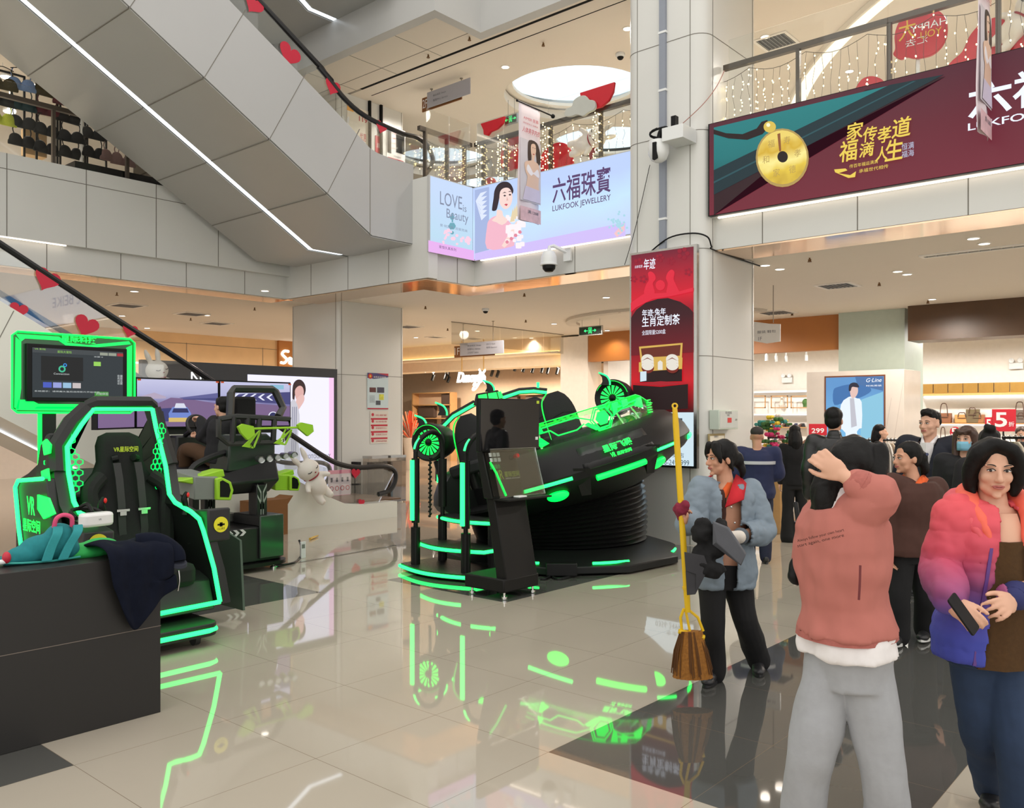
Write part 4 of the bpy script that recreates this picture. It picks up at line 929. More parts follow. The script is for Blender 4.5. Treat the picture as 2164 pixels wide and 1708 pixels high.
def rabbit(label,p,rz,tilt,s=1.,cape=True,mirror=1,lying=False):
    t = thing('rabbit_figure',label,'rabbit decoration',p,rz); t.rotation_euler = (0,tilt,rz)
    b = MB(); b.ell((0,0,.20*s),(.17*s,.15*s,.22*s)); b.ell((0,-.02*s,.52*s),(.20*s,.17*s,.17*s))
    for sx in (-1,1):
        b.tube([(sx*.07*s,0,.62*s),(sx*.10*s,.02*s,.78*s),(sx*.12*s,.04*s,.9*s)],[.035*s,.05*s,.025*s],10)
        b.tube([(sx*.12*s,-.02*s,.34*s),(sx*.22*s,-.08*s,.28*s),(sx*.26*s,-.12*s,.24*s)],[.055*s,.05*s,.04*s],8); b.tube([(sx*.08*s,0,.1*s),(sx*.1*s,-.05*s,-.06*s),(sx*.1*s,-.1*s,-.1*s)],[.08*s,.07*s,.05*s],10)
    fuse(b,.018*s,'body',RABB,t)
    e = MB()
    for sx in (-1,1):
        MB().tube([(sx*.05*s,-.188*s,.53*s),(sx*.085*s,-.178*s,.52*s),(sx*.12*s,-.160*s,.535*s)],.006*s,5).build('closed_eye',BLACK,t)
    MB().ell((0,-.192*s,.48*s),(.016*s,.012*s,.01*s)).build('nose',RIB,t)
    MB().lathe([(.13*s,.37*s),(.145*s,.385*s),(.13*s,.40*s)],20).build('collar',RIB,t)
    if cape: MB().loft([[(-.14*s,.10*s,.38*s),(.14*s,.10*s,.38*s),(.14*s,.115*s,.38*s),(-.14*s,.115*s,.38*s)],[(-.24*s,.26*s,.1*s),(.24*s,.26*s,.1*s),(.24*s,.275*s,.1*s),(-.24*s,.275*s,.1*s)]]).build('cape',RIB,t)
    return t
p = onA(1254,305,11.2); rabbit('white flying rabbit lying sideways among the fairy lights',(p.x,p.y+.35,p.z),-R(90),R(78),.85)
p = onA(2120,90,11.2); rabbit('white rabbit partly showing at the top right corner behind the banner',p,-R(90),R(40),.8)
p = onB(660,1040,11.31); rabbit('white sleepy rabbit in a red cape hugging the lower escalator side',(p.x-.03,11.02,p.z-.02),0,-R(34),.92,False)
p = onB(335,800,13.0); rabbit('white sleepy rabbit resting on the escalator behind the vr monitor',(p.x,12.9,p.z-.34),R(10),-R(12),.9)
p = onB(752,300,10.95); rabbit('mauve shaded rabbit behind the glass of the upper escalator',(p.x,11.15,6.12),R(180),R(8),.52,False)
SKIN_P = mat('printed_skin',srgb(224,190,168),.6,noise=0); HAIR_P = mat('printed_hair',srgb(60,42,36),.6,noise=0)
def banner(label,b,a1,z0,z1,wid=.52):
    t = thing('fabric_banner',label,'banner',(a1-wid,b,z0)); H_ = z1-z0
    s = MB(); N = 12
    rows = []
    for k in range(N+1):
        z = H_*k/N; s_ = .05*(1-k/N)**1.5; rows.append([(x*wid-.02*(1-k/N),.02*sin(x*7+k*.5)*(1-k/N),z-.0*x) for x in (0,.17,.33,.5,.67,.83,1)])
    s.loft(rows,False,False); o = s.build('fabric',mat('banner_fabric',srgb(226,214,220),.8),t); m_ = o.modifiers.new('thick','SOLIDIFY'); m_.thickness = .004
    MB().tube([(-.03,0,H_+.01),(wid+.35,0,H_-.0)],.012,8).build('pole',BLACKM,t); MB().ell((-.04,0,H_+.01),.02).build('pole_end',BLACKM,t); MB().ell((wid+.33,0,H_),.035).build('pole_clamp',BLACKM,t)
    y = -.026
    text('AIMER 爱慕',t,wid*.16,H_*.865,RDT,h=H_*.03,w=wid*.7,y=y); text('自在做女人 诠释美',t,wid*.16,H_*.83,RDT,h=H_*.014,w=wid*.68,y=y); text('人体美学内衣',t,wid*.1,H_*.755,RDT,h=H_*.05,w=wid*.84,y=y,shear=.2)
    F = lambda pts: spline([(wid*x,H_*z) for x,z in pts],3)
    MB().flat([(wid*.02,H_*.17),(wid*.98,H_*.17),(wid*.98,H_*.7),(wid*.02,H_*.7)],y+.006,.001).build('picture_ground',mat('banner_picture',srgb(206,200,206),.8),t)
    MB().flat(F([(.42,.70),(.78,.70),(.94,.62),(.96,.54),(.8,.5),(.74,.6),(.55,.62),(.5,.5),(.38,.52),(.36,.62)]),y+.002).build('model_hair',HAIR_P,t)
    MB().flat(F([(.52,.67),(.7,.68),(.74,.62),(.66,.56),(.66,.535),(.86,.515),(.92,.44),(.88,.40),(.86,.33),(.84,.26),(.3,.26),(.34,.38),(.25,.42),(.22,.5),(.54,.535),(.54,.56),(.5,.61)]),y).build('model_body',SKIN_P,t)
    MB().flat(F([(.3,.44),(.5,.40),(.62,.42),(.86,.40),(.88,.44),(.8,.47),(.62,.43),(.5,.46),(.36,.49)]),y-.002).build('model_top',mat('printed_white',srgb(236,230,234),.7),t)
    MB().flat([(wid*.25,H_*.30),(wid*.9,H_*.29),(wid*.96,H_*.18),(wid*.12,H_*.18)],y-.002).build('model_skirt',mat('printed_lilac',srgb(206,196,216),.7),t)
    MB().flat([(wid*.56,H_*.645),(wid*.6,H_*.65),(wid*.6,H_*.642)],y-.003).build('model_eye',HAIR_P,t); MB().flat([(wid*.66,H_*.648),(wid*.7,H_*.65),(wid*.7,H_*.642)],y-.003).build('model_eye',HAIR_P,t); MB().flat([(wid*.58,H_*.592),(wid*.63,H_*.596),(wid*.67,H_*.592),(wid*.63,H_*.586)],y-.003).build('model_lips',RDT,t)
    MB().flat([(wid*.02,H_*.0),(wid*.98,H_*.0),(wid*.98,H_*.12),(wid*.02,H_*.12)],y+.004).build('lower_picture',mat('banner_pink',srgb(216,180,186),.8,noise=.3,scale=12),t); text('满1288',t,wid*.35,H_*.07,LET,h=H_*.03,w=wid*.5,y=y-.002)
    return t
pT = onB(1096,215,8.63); pB_ = onB(1104,466,8.63)
banner('white fabric banner with an underwear model in front of the lavender billboard',8.63,10.62,pB_.z,pT.z,.52)
banner('white fabric banner seen almost edge-on in front of the maroon billboard',2.20,10.42,4.72,6.6,.50)
# ================================================================ SHOPS
SHW = mat('shelf_white',srgb(240,236,230),.5,noise=.02); SHO = mat('shelf_oak',srgb(196,150,100),.45,noise=.1,scale=6)
GLOW = lit('shelf_glow',(.86,.90,1.0),1.6)
# ---- lightbox wall behind the lower escalator
yb = 13.42; A = onB(300,1005,yb); B = onB(713,789,yb); TH_ = onB(500,777,yb).z
t = thing('lightbox_wall','dark framed lightbox display with a woman on white beside the second column','lightbox',(A.x,yb,0),0); W_ = B.x-A.x
FR = mat('dark_frame',srgb(62,64,68),.4)
MB().box(0,W_,0,.12,.05,TH_+.06).build('frame_board',FR,t,bevel=.006)
x0,x1 = onB(615,900,yb).x-A.x-.9,onB(705,900,yb).x-A.x; z1,z0 = onB(660,797,yb).z,.35
MB().box(x0,x1,-.006,0,z0,z1).build('lit_sheet',lit('white_lilac_sheet',srgb(232,230,252),1.15),t)
MB().box(onB(695,900,yb).x-A.x,x1,-.009,-.006,z0,z1).build('pink_edge',lit('sheet_pink',srgb(240,196,232),1.1),t)
HB = Sheet(t,'B',yb); t.location.z = 0
HB.k = 7
HB.shape('printed_hair',[(617,840),(618,815),(625,804),(635,803),(643,812),(645,826),(640,838),(634,822),(624,830),(620,850)],lit('sheet_hair',srgb(62,44,44),.9),smooth=3)
HB.shape('printed_face',[(622,826),(630,816),(638,818),(641,830),(636,846),(626,846)],lit('sheet_skin',srgb(226,178,172),1.),smooth=3)
HB.shape('printed_hands',[(624,850),(630,838),(640,834),(642,846),(634,860),(628,866)],lit('sheet_skin2',srgb(232,190,184),1.),smooth=3)
HB.shape('printed_robe',[(613,850),(622,846),(630,866),(632,890),(628,930),(634,985),(600,990),(604,900)],lit('sheet_robe',srgb(206,204,214),1.),smooth=2)
HB.shapes('robe_stripes',[[(616+i*4,860),(618+i*4,860),(616+i*4,960),(614+i*4,960)] for i in range(3)],lit('sheet_stripe',srgb(150,150,170),1.))
a = HB.q(640,970); text('PHOTOGRAPHY',t,a[0],a[1],lit('sheet_letters',srgb(70,70,84),.9),h=.075,w=.62,y=-.018)
NL = lit('white_letter',(1,1,1),2.0)
for s_,x,y in (('N',403,795),): a = HB.q(x,y); text(s_,t,a[0],a[1]-.13,NL,h=.20,y=-.012)
# ---- glass rubbish bins and dark stand behind the lower escalator landing
p = onB(808,1050,13.2); t = thing('recycling_bin','clear walled double recycling bin behind the lower escalator landing','bin',(p.x-.2,13.2,0),0)
for x in (-.18,.30):
    MB().box(x,x+.40,-.14,.14,.02,.9).build('bin_body',glass('bin_pane',(.82,.76,.7),1.0,.3),t); MB().box(x-.005,x+.405,-.145,.145,.9,.95).build('bin_rim',STEEL,t); MB().box(x+.08,x+.32,-.11,.11,.03,.82).build('bin_liner',mat('liner_%d' % (x > 0),srgb(*((60,58,58) if x < 0 else (190,176,160))),.6),t)
MB().box(-.5,-.42,-.1,.1,.0,.85).build('black_stand',BLACK,t)
# ---- safety notice panel at the foot of the lower escalator, steel strip across the floor
p0 = onB(694,1052,12.7); p1 = onB(741,992,12.7); t = thing('safety_notice','pink and white safety notice panel standing between the lower escalator rails','notice',(p0.x,12.7,p0.z),0); W_,H_ = p1.x-p0.x,p1.z-p0.z
MB().box(0,W_,0,.012,0,H_).build('panel',mat('notice_white',srgb(226,214,220),.4),t); MB().box(0,W_,-.003,0,H_*.86,H_).box(0,W_,-.003,0,.0,H_*.06).build('pink_bands',mat('notice_pink',srgb(226,130,160),.4),t)
for k in range(4):
    m = MB(); m.M = Matrix.Translation((W_*(.14+.24*k),-.003,H_*.32)); m.lathe([(.045,0),(.045,.003),(.033,.003),(.033,0),(.045,0)],16,'y'); m.build('prohibition_ring',RDT,t); MB().box(W_*(.10+.24*k),W_*(.18+.24*k),-.003,0,H_*.56,H_*.72).build('pictogram',LET,t)
MB().box(W_*.4,W_*.44,.0,.012,.285-p0.z,0).build('support',STEEL,t)
q0,q1 = FL(578,1198),FL(836,1153); d = q1-q0; tag(MB().box(0,d.length,-.02,.02,0,.006).build('cable_cover',CHROME,None,(q0.x,q0.y,0),(0,0,math.atan2(d.y,d.x))),'thin bright steel cable strip running across the floor toward the boarding steps','floor strip')
# ---- warm shop in the middle
WB = mat('warm_back_wall',srgb(226,200,172),.7)
MB().box(19.9,24.6,14.0,30,2.95,2.98)
s = MB(); s.box(20.4,24.5,14.9,30,3.55,3.6); struct(s,'ceiling_dark_shop',mat('black_ceiling',(.012,.011,.010),.8))
s = MB(); s.box(24.4,24.6,13.9,30,0,3.6); struct(s,'wall_warm_shop',WB)
s = MB(); s.box(19.6,20.4,14.9,30,3.2,3.5); struct(s,'trim_shop_soffit',mat('cream_bulkhead',(0,0,0)))
s = MB(); s.box(19.6,20.0,22.6,23.4,0,3.5); struct(s,'wall_shop_return',mat('cream_bulkhead',(0,0,0)))
WSPOT = (1,.66,.36)
for y in (15.3,16.2,17.1,18.0,20.9,22.3): spot(24.1,y,3.4,70,WSPOT,50,.04,rot=(0,R(8),0))
proto = None; TS = mat('track_spot_black',(.01,.01,.01),.5)
for i,(x,y) in enumerate(((988,773),(1054,774),(1040,788),(1052,790),(1089,777),(1107,779),(1126,781),(1146,781),(1158,783),(1178,784),(915,798),(942,796),(948,802),(960,774))):
    p = P(x,y,30.5 if x < 980 else 27.5)
    if True:
        proto = thing('track_spotlight','','spotlight',p)
        m = MB(); m.M = Matrix.Rotation(R(25),4,'Y'); m.cyl((0,0,-.12),.05,.22,12); m.build('lamp_head',TS,proto); MB().box(-.02,.02,-.02,.02,.08,3.55-p.z).build('stem',TS,proto)
        t = proto
    tag(t,'black track spotlight on the dark ceiling of the warm shop','spotlight','track spotlights in the warm shop')
for i,(x,y) in enumerate(((899,783),(916,784))):
    p = P(x,y,29); tag(MB().ell((0,0,0),.07).build('bulb_spot',lit('bulb_white',(1,.95,.85),6.),loc=p),'bright lit bulb on the dark shop ceiling above the wooden shelves','lamp','lit bulbs in the warm shop')
def shelf_unit(label,px0,px1,py_top,a_,shelves,panels):
    A = onA(px0,930,a_); B = onA(px1,930,a_); W_ = A.y-B.y; zt = onA((px0+px1)/2,py_top,a_).z
    t = thing('display_shelf',label,'shelf',(a_,A.y,0),-R(90))
    for x in (0,W_): MB().box(x-.03,x+.03,-.35,0,0,zt).build('side',SHO,t)
    for f in shelves: MB().box(0,W_,-.35,0,zt*f-.02,zt*f+.02).build('shelf',SHO,t)
    MB().box(0,W_,-.02,0,0,zt).build('back',mat('shelf_back',srgb(206,176,146),.6),t)
    for x0,x1,f0,f1 in panels: MB().box(W_*x0,W_*x1,-.2,-.02,zt*f0,zt*f1).build('woven_panel',mat('woven_dark',srgb(84,66,56),.8,noise=.9,scale=60),t)
    return t
shelf_unit('pale oak display shelf with dark woven panels in the warm shop',885,965,831,23.8,(.3,.62,.82,1.0),((.08,.5,.64,.8),(.08,.5,.4,.6),(.7,.95,.5,.98)))
shelf_unit('second pale oak display shelf half hidden behind the saucer ride',1060,1180,834,23.8,(.3,.62,.82,1.0),((.1,.35,.84,.97),(.5,.9,.84,.97),(.1,.9,.3,.6)))
t = thing('flower_arrangement','orange and red dried flower arrangement at the left of the warm shop entrance','flowers',onA(868,930,19.0),-R(90)); t.location.z = 0
MB().lathe([(.16,0),(.2,.5),(.26,1.0),(.24,1.02)],20).build('vase',mat('vase_cream',srgb(220,206,190),.5),t)
for c_,n_ in ((srgb(240,90,50),26),(srgb(240,170,130),18),(srgb(150,130,120),10)):
    m = MB()
    for k in range(n_): a = rng.uniform(0,6.28); r = rng.uniform(.05,.38); h = rng.uniform(1.15,1.9); m.tube([(0,0,.95),(r*.5*cos(a),r*.5*sin(a),(h+.95)/2),(r*cos(a),r*sin(a),h)],[.006,.01,.022],5)
    o = m.build('flower_stems',mat('flower_%d' % n_,c_,.7,noise=.2),t); o['kind'] = 'stuff'
# ---- white shop on the right (shoes in cubbies)
def tagm(mb,name,m,label,cat,group=None,**k): return tag(mb.build(name,m,**k),label,cat,group)
a_ = 25.3; A = onA(1605,1000,a_); B = onA(1735,1000,a_); t = thing('shoe_cabinet','white lit wall cabinet with oak edged cubbies and shoes, seen right of the column','cabinet',(a_,A.y+.9,0),-R(90)); W_ = A.y-B.y+1.6
zt = onA(1660,826,a_).z; MB().box(-.2,W_,-.06,0,0,zt).build('back_panel',SHW,t); MB().box(-.2,W_,-.38,0,zt-.04,zt).build('top',SHW,t)
for y_ in (874,936,968,1003): z = onA(1660,y_,a_).z; MB().box(-.2,W_,-.38,0,z-.025,z+.015).build('shelf',SHO if y_ > 900 else SHW,t); MB().box(-.2,W_,-.08,-.065,z-.05,z-.03).build('shelf_light',GLOW,t)
lx = lambda x: (A.y+.9)-onA(x,900,a_-.38).y
for x0,x1 in ((1590,1618),(1629,1665),(1671,1712)):
    q0,q1 = onA(x0,863,a_-.38),onA(x1,836,a_-.38); x0,x1 = lx(x0),lx(x1)
    m = MB(); m.box(x0,x1,-.39,-.37,q0.z,q0.z+.03); m.box(x0,x1,-.39,-.37,q1.z-.03,q1.z); m.box(x0,x0+.03,-.39,-.37,q0.z,q1.z); m.box(x1-.03,x1,-.39,-.37,q0.z,q1.z); m.build('oak_frame',SHO,t)
SH = [mat('shoe_black',(.02,.02,.022),.4),mat('shoe_navy',srgb(50,54,90),.4),mat('shoe_brown',srgb(110,80,66),.4)]
proto = None
for i,(x,y) in enumerate(((1635,892),(1643,892),(1654,893),(1663,893),(1680,893),(1690,893),(1697,893),(1636,917),(1645,917),(1655,917),(1663,917),(1700,917))):
    y = y+(0 if y > 900 else 0); z = onA(1660,936 if y > 900 else 874 if y < 880 else 904,a_).z
    b_ = onA(x,y,a_-.25); m = MB(); m.loft([[(-.05,-.02,0),(.05,-.02,0),(.05,.10,0),(-.05,.10,0)],[(-.05,-.12,0),(.05,-.12,0),(.05,.10,.02),(-.05,.10,.02)],[(-.045,-.04,.05),(.045,-.04,.05),(.045,.10,.11),(-.045,.10,.11)]])
    o = m.build('shoe',SH[i % 3],None,(a_-.22,b_.y,onA(1660,936 if y > 900 else 903,a_).z+.017),(0,0,-R(60+20*(i % 3))),bevel=.015); tag(o,['small black shoe','small navy shoe','small brown shoe'][i % 3]+(' on the upper lit shelf' if y < 900 else ' on the lower oak shelf')+' of the white cabinet','shoe','shoes in the white cabinet %d%d' % (i % 3,y > 900))
MB().box(-.2,W_,-.34,-.1,onA(1660,903,a_).z-.02,onA(1660,903,a_).z+.012).build('shelf',SHO,t)
tagm(MB().lathe([(.07,0),(.09,.06),(.05,.16),(.03,.3),(.035,.34)],16),'vase',mat('vase_white',srgb(230,220,206),.4),'white slim vase standing in the oak framed cubby','vase',loc=(a_-.2,onA(1652,860,a_-.2).y,onA(1652,862,a_).z+.02))
tagm(MB().ell((0,0,.12),(.09,.09,.11)).cyl((0,0,-.02),.07,.1,14),'potted_plant',mat('leaf_green',srgb(80,120,60),.7,noise=.4,scale=20),'small green potted plant in the right hand cubby','plant',loc=(a_-.2,onA(1702,860,a_-.2).y,onA(1702,862,a_).z+.04))
MB().box(-.2,W_,-.36,-.33,zt-.06,zt-.045).build('shelf_light',GLOW,t)
def exit_lamp(x,y,a__,label):
    p = onA(x,y,a__); t = thing('emergency_light',label,'emergency light',p,-R(90)); MB().box(-.16,.16,-.06,0,-.09,.07).build('housing',CW,t,bevel=.006)
    for sx in (-1,1): m = MB(); m.M = Matrix.Translation((sx*.1,-.06,.13)); m.lathe([(.03,.06),(.065,-.03),(.06,-.035),(.001,-.02)],16,'y'); m.build('lamp_head',CW,t)
exit_lamp(2148,773,25.45,'twin headed emergency light on the wall above the handbag shelves'); exit_lamp(1664,803,25.45,'twin headed emergency light on the white wall above the shoe cabinet')
for x,y in ((1620,755),(1640,757),(1661,757),(1704,755)):
    p = P(x,y,24); t = thing('track_spotlight','small white track spotlight under the orange lintel','spotlight',p,0,'white track spotlights'); MB().cyl((0,0,-.1),.045,.16,12).build('lamp_head',CW,t); MB().box(-.02,.02,-.02,.02,.06,4.0-p.z).build('stem',CW,t)
# ---- marble lightbox kiosk with a man in white
zt = 2.66; t = thing('lightbox_kiosk','white marble clad pillar with a backlit poster of a man in a white suit','lightbox',(17.8,7.21,0),-R(90)); W_ = 7.21-5.26
MARB = mat('white_marble',srgb(224,214,204),.2,noise=.08,scale=3)
MB().box(0,W_,0,1.1,0,zt).build('marble_cladding',MARB,t,bevel=.004)
m = MB()
for k in range(9): m.flat([(.1+.22*k,.3+.2*(k % 3)),(.11+.22*k,.3+.2*(k % 3)),(.4+.22*k,1.5+.3*(k % 4)),(.39+.22*k,1.5+.3*(k % 4))],.0,.0015) if .4+.22*k < W_ else None
m.build('marble_vein',mat('vein_grey',srgb(200,188,178),.3),t)
HB = Sheet(t,'A',17.8); q0 = HB.q(1746,1010); q1 = HB.q(1868,795)
MB().box(q0[0]-.03,q1[0]+.03,-.012,0,q0[1]-.03,q1[1]+.03).build('copper_frame',mat('copper_frame',srgb(150,96,70),.3,.7),t)
MB().box(q0[0],q1[0],-.018,-.012,q0[1],q1[1]).build('lit_sheet',ramp_mat('blue_print',[(0,srgb(150,210,236)),(.5,srgb(120,186,230)),(1,srgb(96,150,204))],'z',q0[1],q1[1],1.05,noise=.2,nscale=1.5),t)
HB.k = 13
HB.shape('blue_arch',[(1762,826),(1772,818),(1800,812),(1830,814),(1842,826),(1820,840),(1790,848),(1764,856)],lit('print_blue_mid',srgb(64,116,176),1),smooth=3)
HB.shape('upper_shade',[(1808,796),(1867,796),(1867,826),(1840,820),(1812,812)],lit('print_blue_deep',srgb(74,116,170),1))
HB.shape('glass_block',[(1818,846),(1867,828),(1867,1005),(1822,1005)],lit('print_blue_pale',srgb(140,200,226),1))
HB.shape('white_suit',[(1778,856),(1790,842),(1800,838),(1812,842),(1822,850),(1822,905),(1812,912),(1816,1005),(1790,1005),(1788,915),(1774,905)],lit('print_suit',srgb(226,236,246),1.1),smooth=2)
HB.shape('shirt',[(1797,842),(1806,842),(1812,900),(1800,904)],lit('print_shirt',srgb(196,196,206),1.))
HB.shape('pictured_face',[(1797,820),(1804,814),(1813,818),(1814,830),(1808,840),(1800,840)],lit('print_skin',srgb(232,196,186),1.),smooth=3)
HB.shape('pictured_hair',[(1795,826),(1796,814),(1803,809),(1812,810),(1817,818),(1812,819),(1802,818),(1799,826)],lit('print_hair',srgb(40,40,60),.9),smooth=3)
a = HB.q(1832,806); PWH = lit('print_white',(1,1,1),1.1); text('G·Line',t,a[0],a[1]-.02,PWH,h=.08,w=.30,y=-.04,shear=.3); text('时尚男装',t,a[0],a[1]-.11,PWH,h=.035,w=.30,y=-.04)
# ---- handbag shop far right
a_ = 25.2; A = onA(1950,900,a_); t = thing('handbag_shelves','long white lit wall shelves of handbags under a gold canopy, far right','shelf',(a_,A.y,0),-R(90)); W_ = 4.6
zc0,zc1 = onA(2060,832,a_).z,onA(2060,811,a_).z; GOLDC = mat('gold_canopy',srgb(176,134,66),.35,.5,noise=.15)
MB().box(0,W_,-.55,0,zc0,zc0+.02).build('gold_canopy',GOLDC,t); MB().box(-.02,W_,-.6,.0,zc0-.05,zc0).build('canopy_lip',mat('gold_lip',srgb(226,190,120),.3,.4),t); MB().box(0,W_,-.04,0,0,zc0-.05).build('back_panel',SHW,t); MB().box(.05,W_,-.1,-.05,zc0-.09,zc0-.06).build('shelf_light',lit('shelf_white_glow',(.95,.97,1),3.),t)
for k in range(10): MB().box(.25+.36*k,.50+.36*k,-.5,-.25,zc1,zc1+.20).build('gift_bag',GOLDC,t) if False else None
for y_ in (894,945,985): z = onA(2060,y_,a_).z; MB().box(0,W_,-.38,0,z-.03,z).build('shelf',SHO if y_ == 894 else SHW,t); MB().box(.05,W_,-.08,-.05,z-.06,z-.035).build('shelf_light',GLOW,t)
bag_proto = None
for k in range(11):
    x = A.y-.22-.36*k; tagm(MB().prism([(-.165,0),(.165,0),(.172,zc1-zc0-.02),(-.172,zc1-zc0-.02)],-.08,.08,'y'),'gift_bag',GOLDC,'gold paper carrier bag standing in the row on the gold canopy','bag','gold carrier bags on the canopy',loc=(a_-.42,x,zc0+.02),rot=(0,0,-R(90)+rng.uniform(-.04,.04)))
def handbag(label,x,y_,shelf_y,w_,h,c,strap=.2):
    p = onA(x,y_,a_-.2); z = onA(2060,shelf_y,a_).z; t = thing('handbag',label,'handbag',(a_-.2,p.y,z),-R(90)); m_ = mat('leather_%d_%d_%d' % c,srgb(*c),.45,noise=.12)
    MB().loft([[(-w_/2,-.08,0),(w_/2,-.08,0),(w_/2,.08,0),(-w_/2,.08,0)],[(-w_/2*1.08,-.05,h),(w_/2*1.08,-.05,h),(w_/2*1.08,.05,h),(-w_/2*1.08,.05,h)]]).build('body',m_,t,bevel=.015)
    MB().tube(curve3([(-w_*.28,-.07,h*.7),(-w_*.2,-.06,h+strap*.8),(0,-.05,h+strap),(w_*.2,-.06,h+strap*.8),(w_*.28,-.07,h*.7)],5),.012,6).build('strap',mat('leather_dark',srgb(90,64,50),.5),t)
    MB().box(-w_*.3,w_*.3,-.088,-.078,h*.55,h*.62).build('flap_trim',mat('leather_dark',(0,0,0)),t)
for a__ in (('brown striped tote bag with a tall strap, leftmost on the upper shelf',1996,890,894,.34,.26,(140,88,56),.26),('tan handbag with a pale chain trim beside the striped tote',2034,885,894,.34,.22,(206,150,84),.05),
            ('olive brown handbag raised behind two tan bags',2056,866,894,.3,.36,(112,96,66),.03),('chestnut handbag with a pale trim right of the tan one',2066,884,894,.32,.22,(160,104,60),.05),
            ('grey brown handbag with a thin arched strap at the right edge',2156,866,894,.34,.34,(110,96,86),.2),('dark taupe handbag partly behind the red discount sign',2158,886,894,.24,.2,(96,84,66),.06),
            ('white bucket bag with a black strap on the lower shelf',1994,942,945,.22,.22,(222,214,200),.3),('pale leather clutch at the left end of the lower shelf',1966,940,945,.2,.12,(200,180,160),.06)): handbag(*a__)
RS = mat('sale_red',srgb(206,20,44),.45,noise=.02)
def sale(label,x0,y0,x1,y1,Y,body,small,round_=False):
    A = P(x0,y1,Y); B = P(x1,y0,Y); t = thing('discount_sign',label,'sign',A,-TH); W_,H_ = (B-A).xy.length,B.z-A.z
    if round_: MB().disc(W_/2,H_/2,W_/2,0,28,th=.012).build('board',RS,t)
    else: MB().flat([(0,0),(W_,0),(W_,H_),(0,H_)],0,.015).build('board',RS,t,bevel=.003)
    text(body,t,W_*(.10 if len(body) == 1 else .14),H_*.2,LETW,h=H_*(.66 if len(body) == 1 else .42),w=W_*(.52 if len(body) == 1 else .7),y=-.017,bold=.02)
    if small: text(small,t,W_*.68,H_*.22,LETW,h=H_*.22,w=W_*.24,y=-.017,bold=.01)
    MB().cyl((W_/2,.008,-(A.z)),.012,A.z,8).build('stand',BLACKM,t); MB().cyl((W_/2,.008,-A.z),.14,.012,16).build('foot',BLACKM,t)
sale('large red discount sign with a white five above the crowd at the right edge',2096,865,2146,912,12.5,'5','折'); sale('red price sign reading 299 beside the man in the black leather jacket',1709,896,1747,920,14.0,'299','')
sale('round red discount sign left of the woman in the face mask',2007,901,2029,925,13.2,'5','折',True); sale('second red discount sign partly behind the large five sign',2081,882,2100,912,13.2,'5','折')
def rail(label,x0,x1,y,Y,n,cols):
    A = P(x0,y,Y); B = P(x1,y,Y); L_ = (B-A).xy.length; t = thing('clothes_rail',label,'clothes rail',(A.x,A.y,0),-TH); z = A.z
    MB().tube([(0,0,z),(L_,0,z)],.018,8).build('top_bar',BLACKM,t)
    for x in (.02,L_-.02): MB().tube([(x,-.25,.02),(x,.25,.02)],.018,6).build('foot',BLACKM,t); MB().tube([(x,0,.02),(x,0,z)],.018,6).build('upright',BLACKM,t)
    M = Matrix.Translation(t.location) @ Matrix.Rotation(-TH,4,'Z')
    for k in range(n):
        x = L_*(k+.6)/(n+.4); c = cols[k % len(cols)]; h = rng.uniform(.62,.85); g = thing('hanging_garment','%s garment hanging %s on the %s' % (c[0],['first','second','third','fourth','fifth','sixth','seventh','eighth','ninth','tenth'][k],label.split(' beside')[0].split(' behind')[0]),'garment',M @ Vector((x,0,z)),-TH,'garments on the clothes rails')
        MB().tube(curve3([(0,-.03,.01),(0,-.012,.032),(0,.022,.028),(0,.03,0),(0,0,-.05)],3),.005,5).build('hook',STEEL,g)
        m = MB(); m.loft([[(sx*(.012+.007*f),d*(.06+.17*min(f*6,1)+.02*f),-.05-h*f) for sx,d in ((-1,-1),(1,-1),(1,1),(-1,1))] for f in (0,.08,.3,.7,1.)]); m.build('cloth',mat('garment_'+c[0].replace(' ','_'),srgb(*c[1]),.8,noise=.15,scale=20),g,bevel=.012)
rail('short black rail of pale clothes beside the white marble pillar',1832,1898,930,13.6,8,(('pale grey',(176,172,166)),('white',(214,210,204)),('beige',(190,172,150)),('charcoal',(60,60,64))))
rail('black clothes rail behind the woman with the bun',2118,2190,925,10.5,6,(('dark grey',(70,70,72)),('olive',(90,88,66)),('cream',(200,190,172))))
rail('white rail of tan bottoms beside the flower stand',1622,1668,925,15.5,6,(('tan',(196,150,104)),('brown',(150,108,78))))
p = PY(1632,12.8); t = thing('flower_stand','opening bouquet of bright flowers on a tall kraft paper wrapped stand','flowers',(p.x+.1,p.y,0),-TH); KR = mat('kraft_paper',srgb(176,138,88),.8,noise=.12,scale=8,bump=.3)
MB().loft([[(r*cos(2*pi*k/14)*(1+.05*(k % 2)),r*.8*sin(2*pi*k/14)*(1+.05*(k % 2)),z) for k in range(14)] for r,z in ((.16,0),(.15,.5),(.13,.9),(.20,1.15))]).build('paper_wrap',KR,t,sharp=20)
for i,(c,n_) in enumerate((((230,200,60),16),((196,40,100),18),((230,214,206),10),((60,140,130),12),((60,104,50),20))):
    m = MB()
    for k in range(n_):
        a = rng.uniform(0,6.28); r = rng.uniform(.02,.30); z = rng.uniform(1.16,1.80)-r*.4; q = rng.uniform(.025,.045)
        for j in range(5): m.ell((r*cos(a)+q*cos(j*1.256),r*sin(a)+q*sin(j*1.256),z),(q*.75,q*.75,q*.75),nu=6,nv=4)
    o = m.build('blossoms' if i < 4 else 'leaves',mat('blossom_%d' % i,srgb(*c),.7,noise=.15),t); o['kind'] = 'stuff'
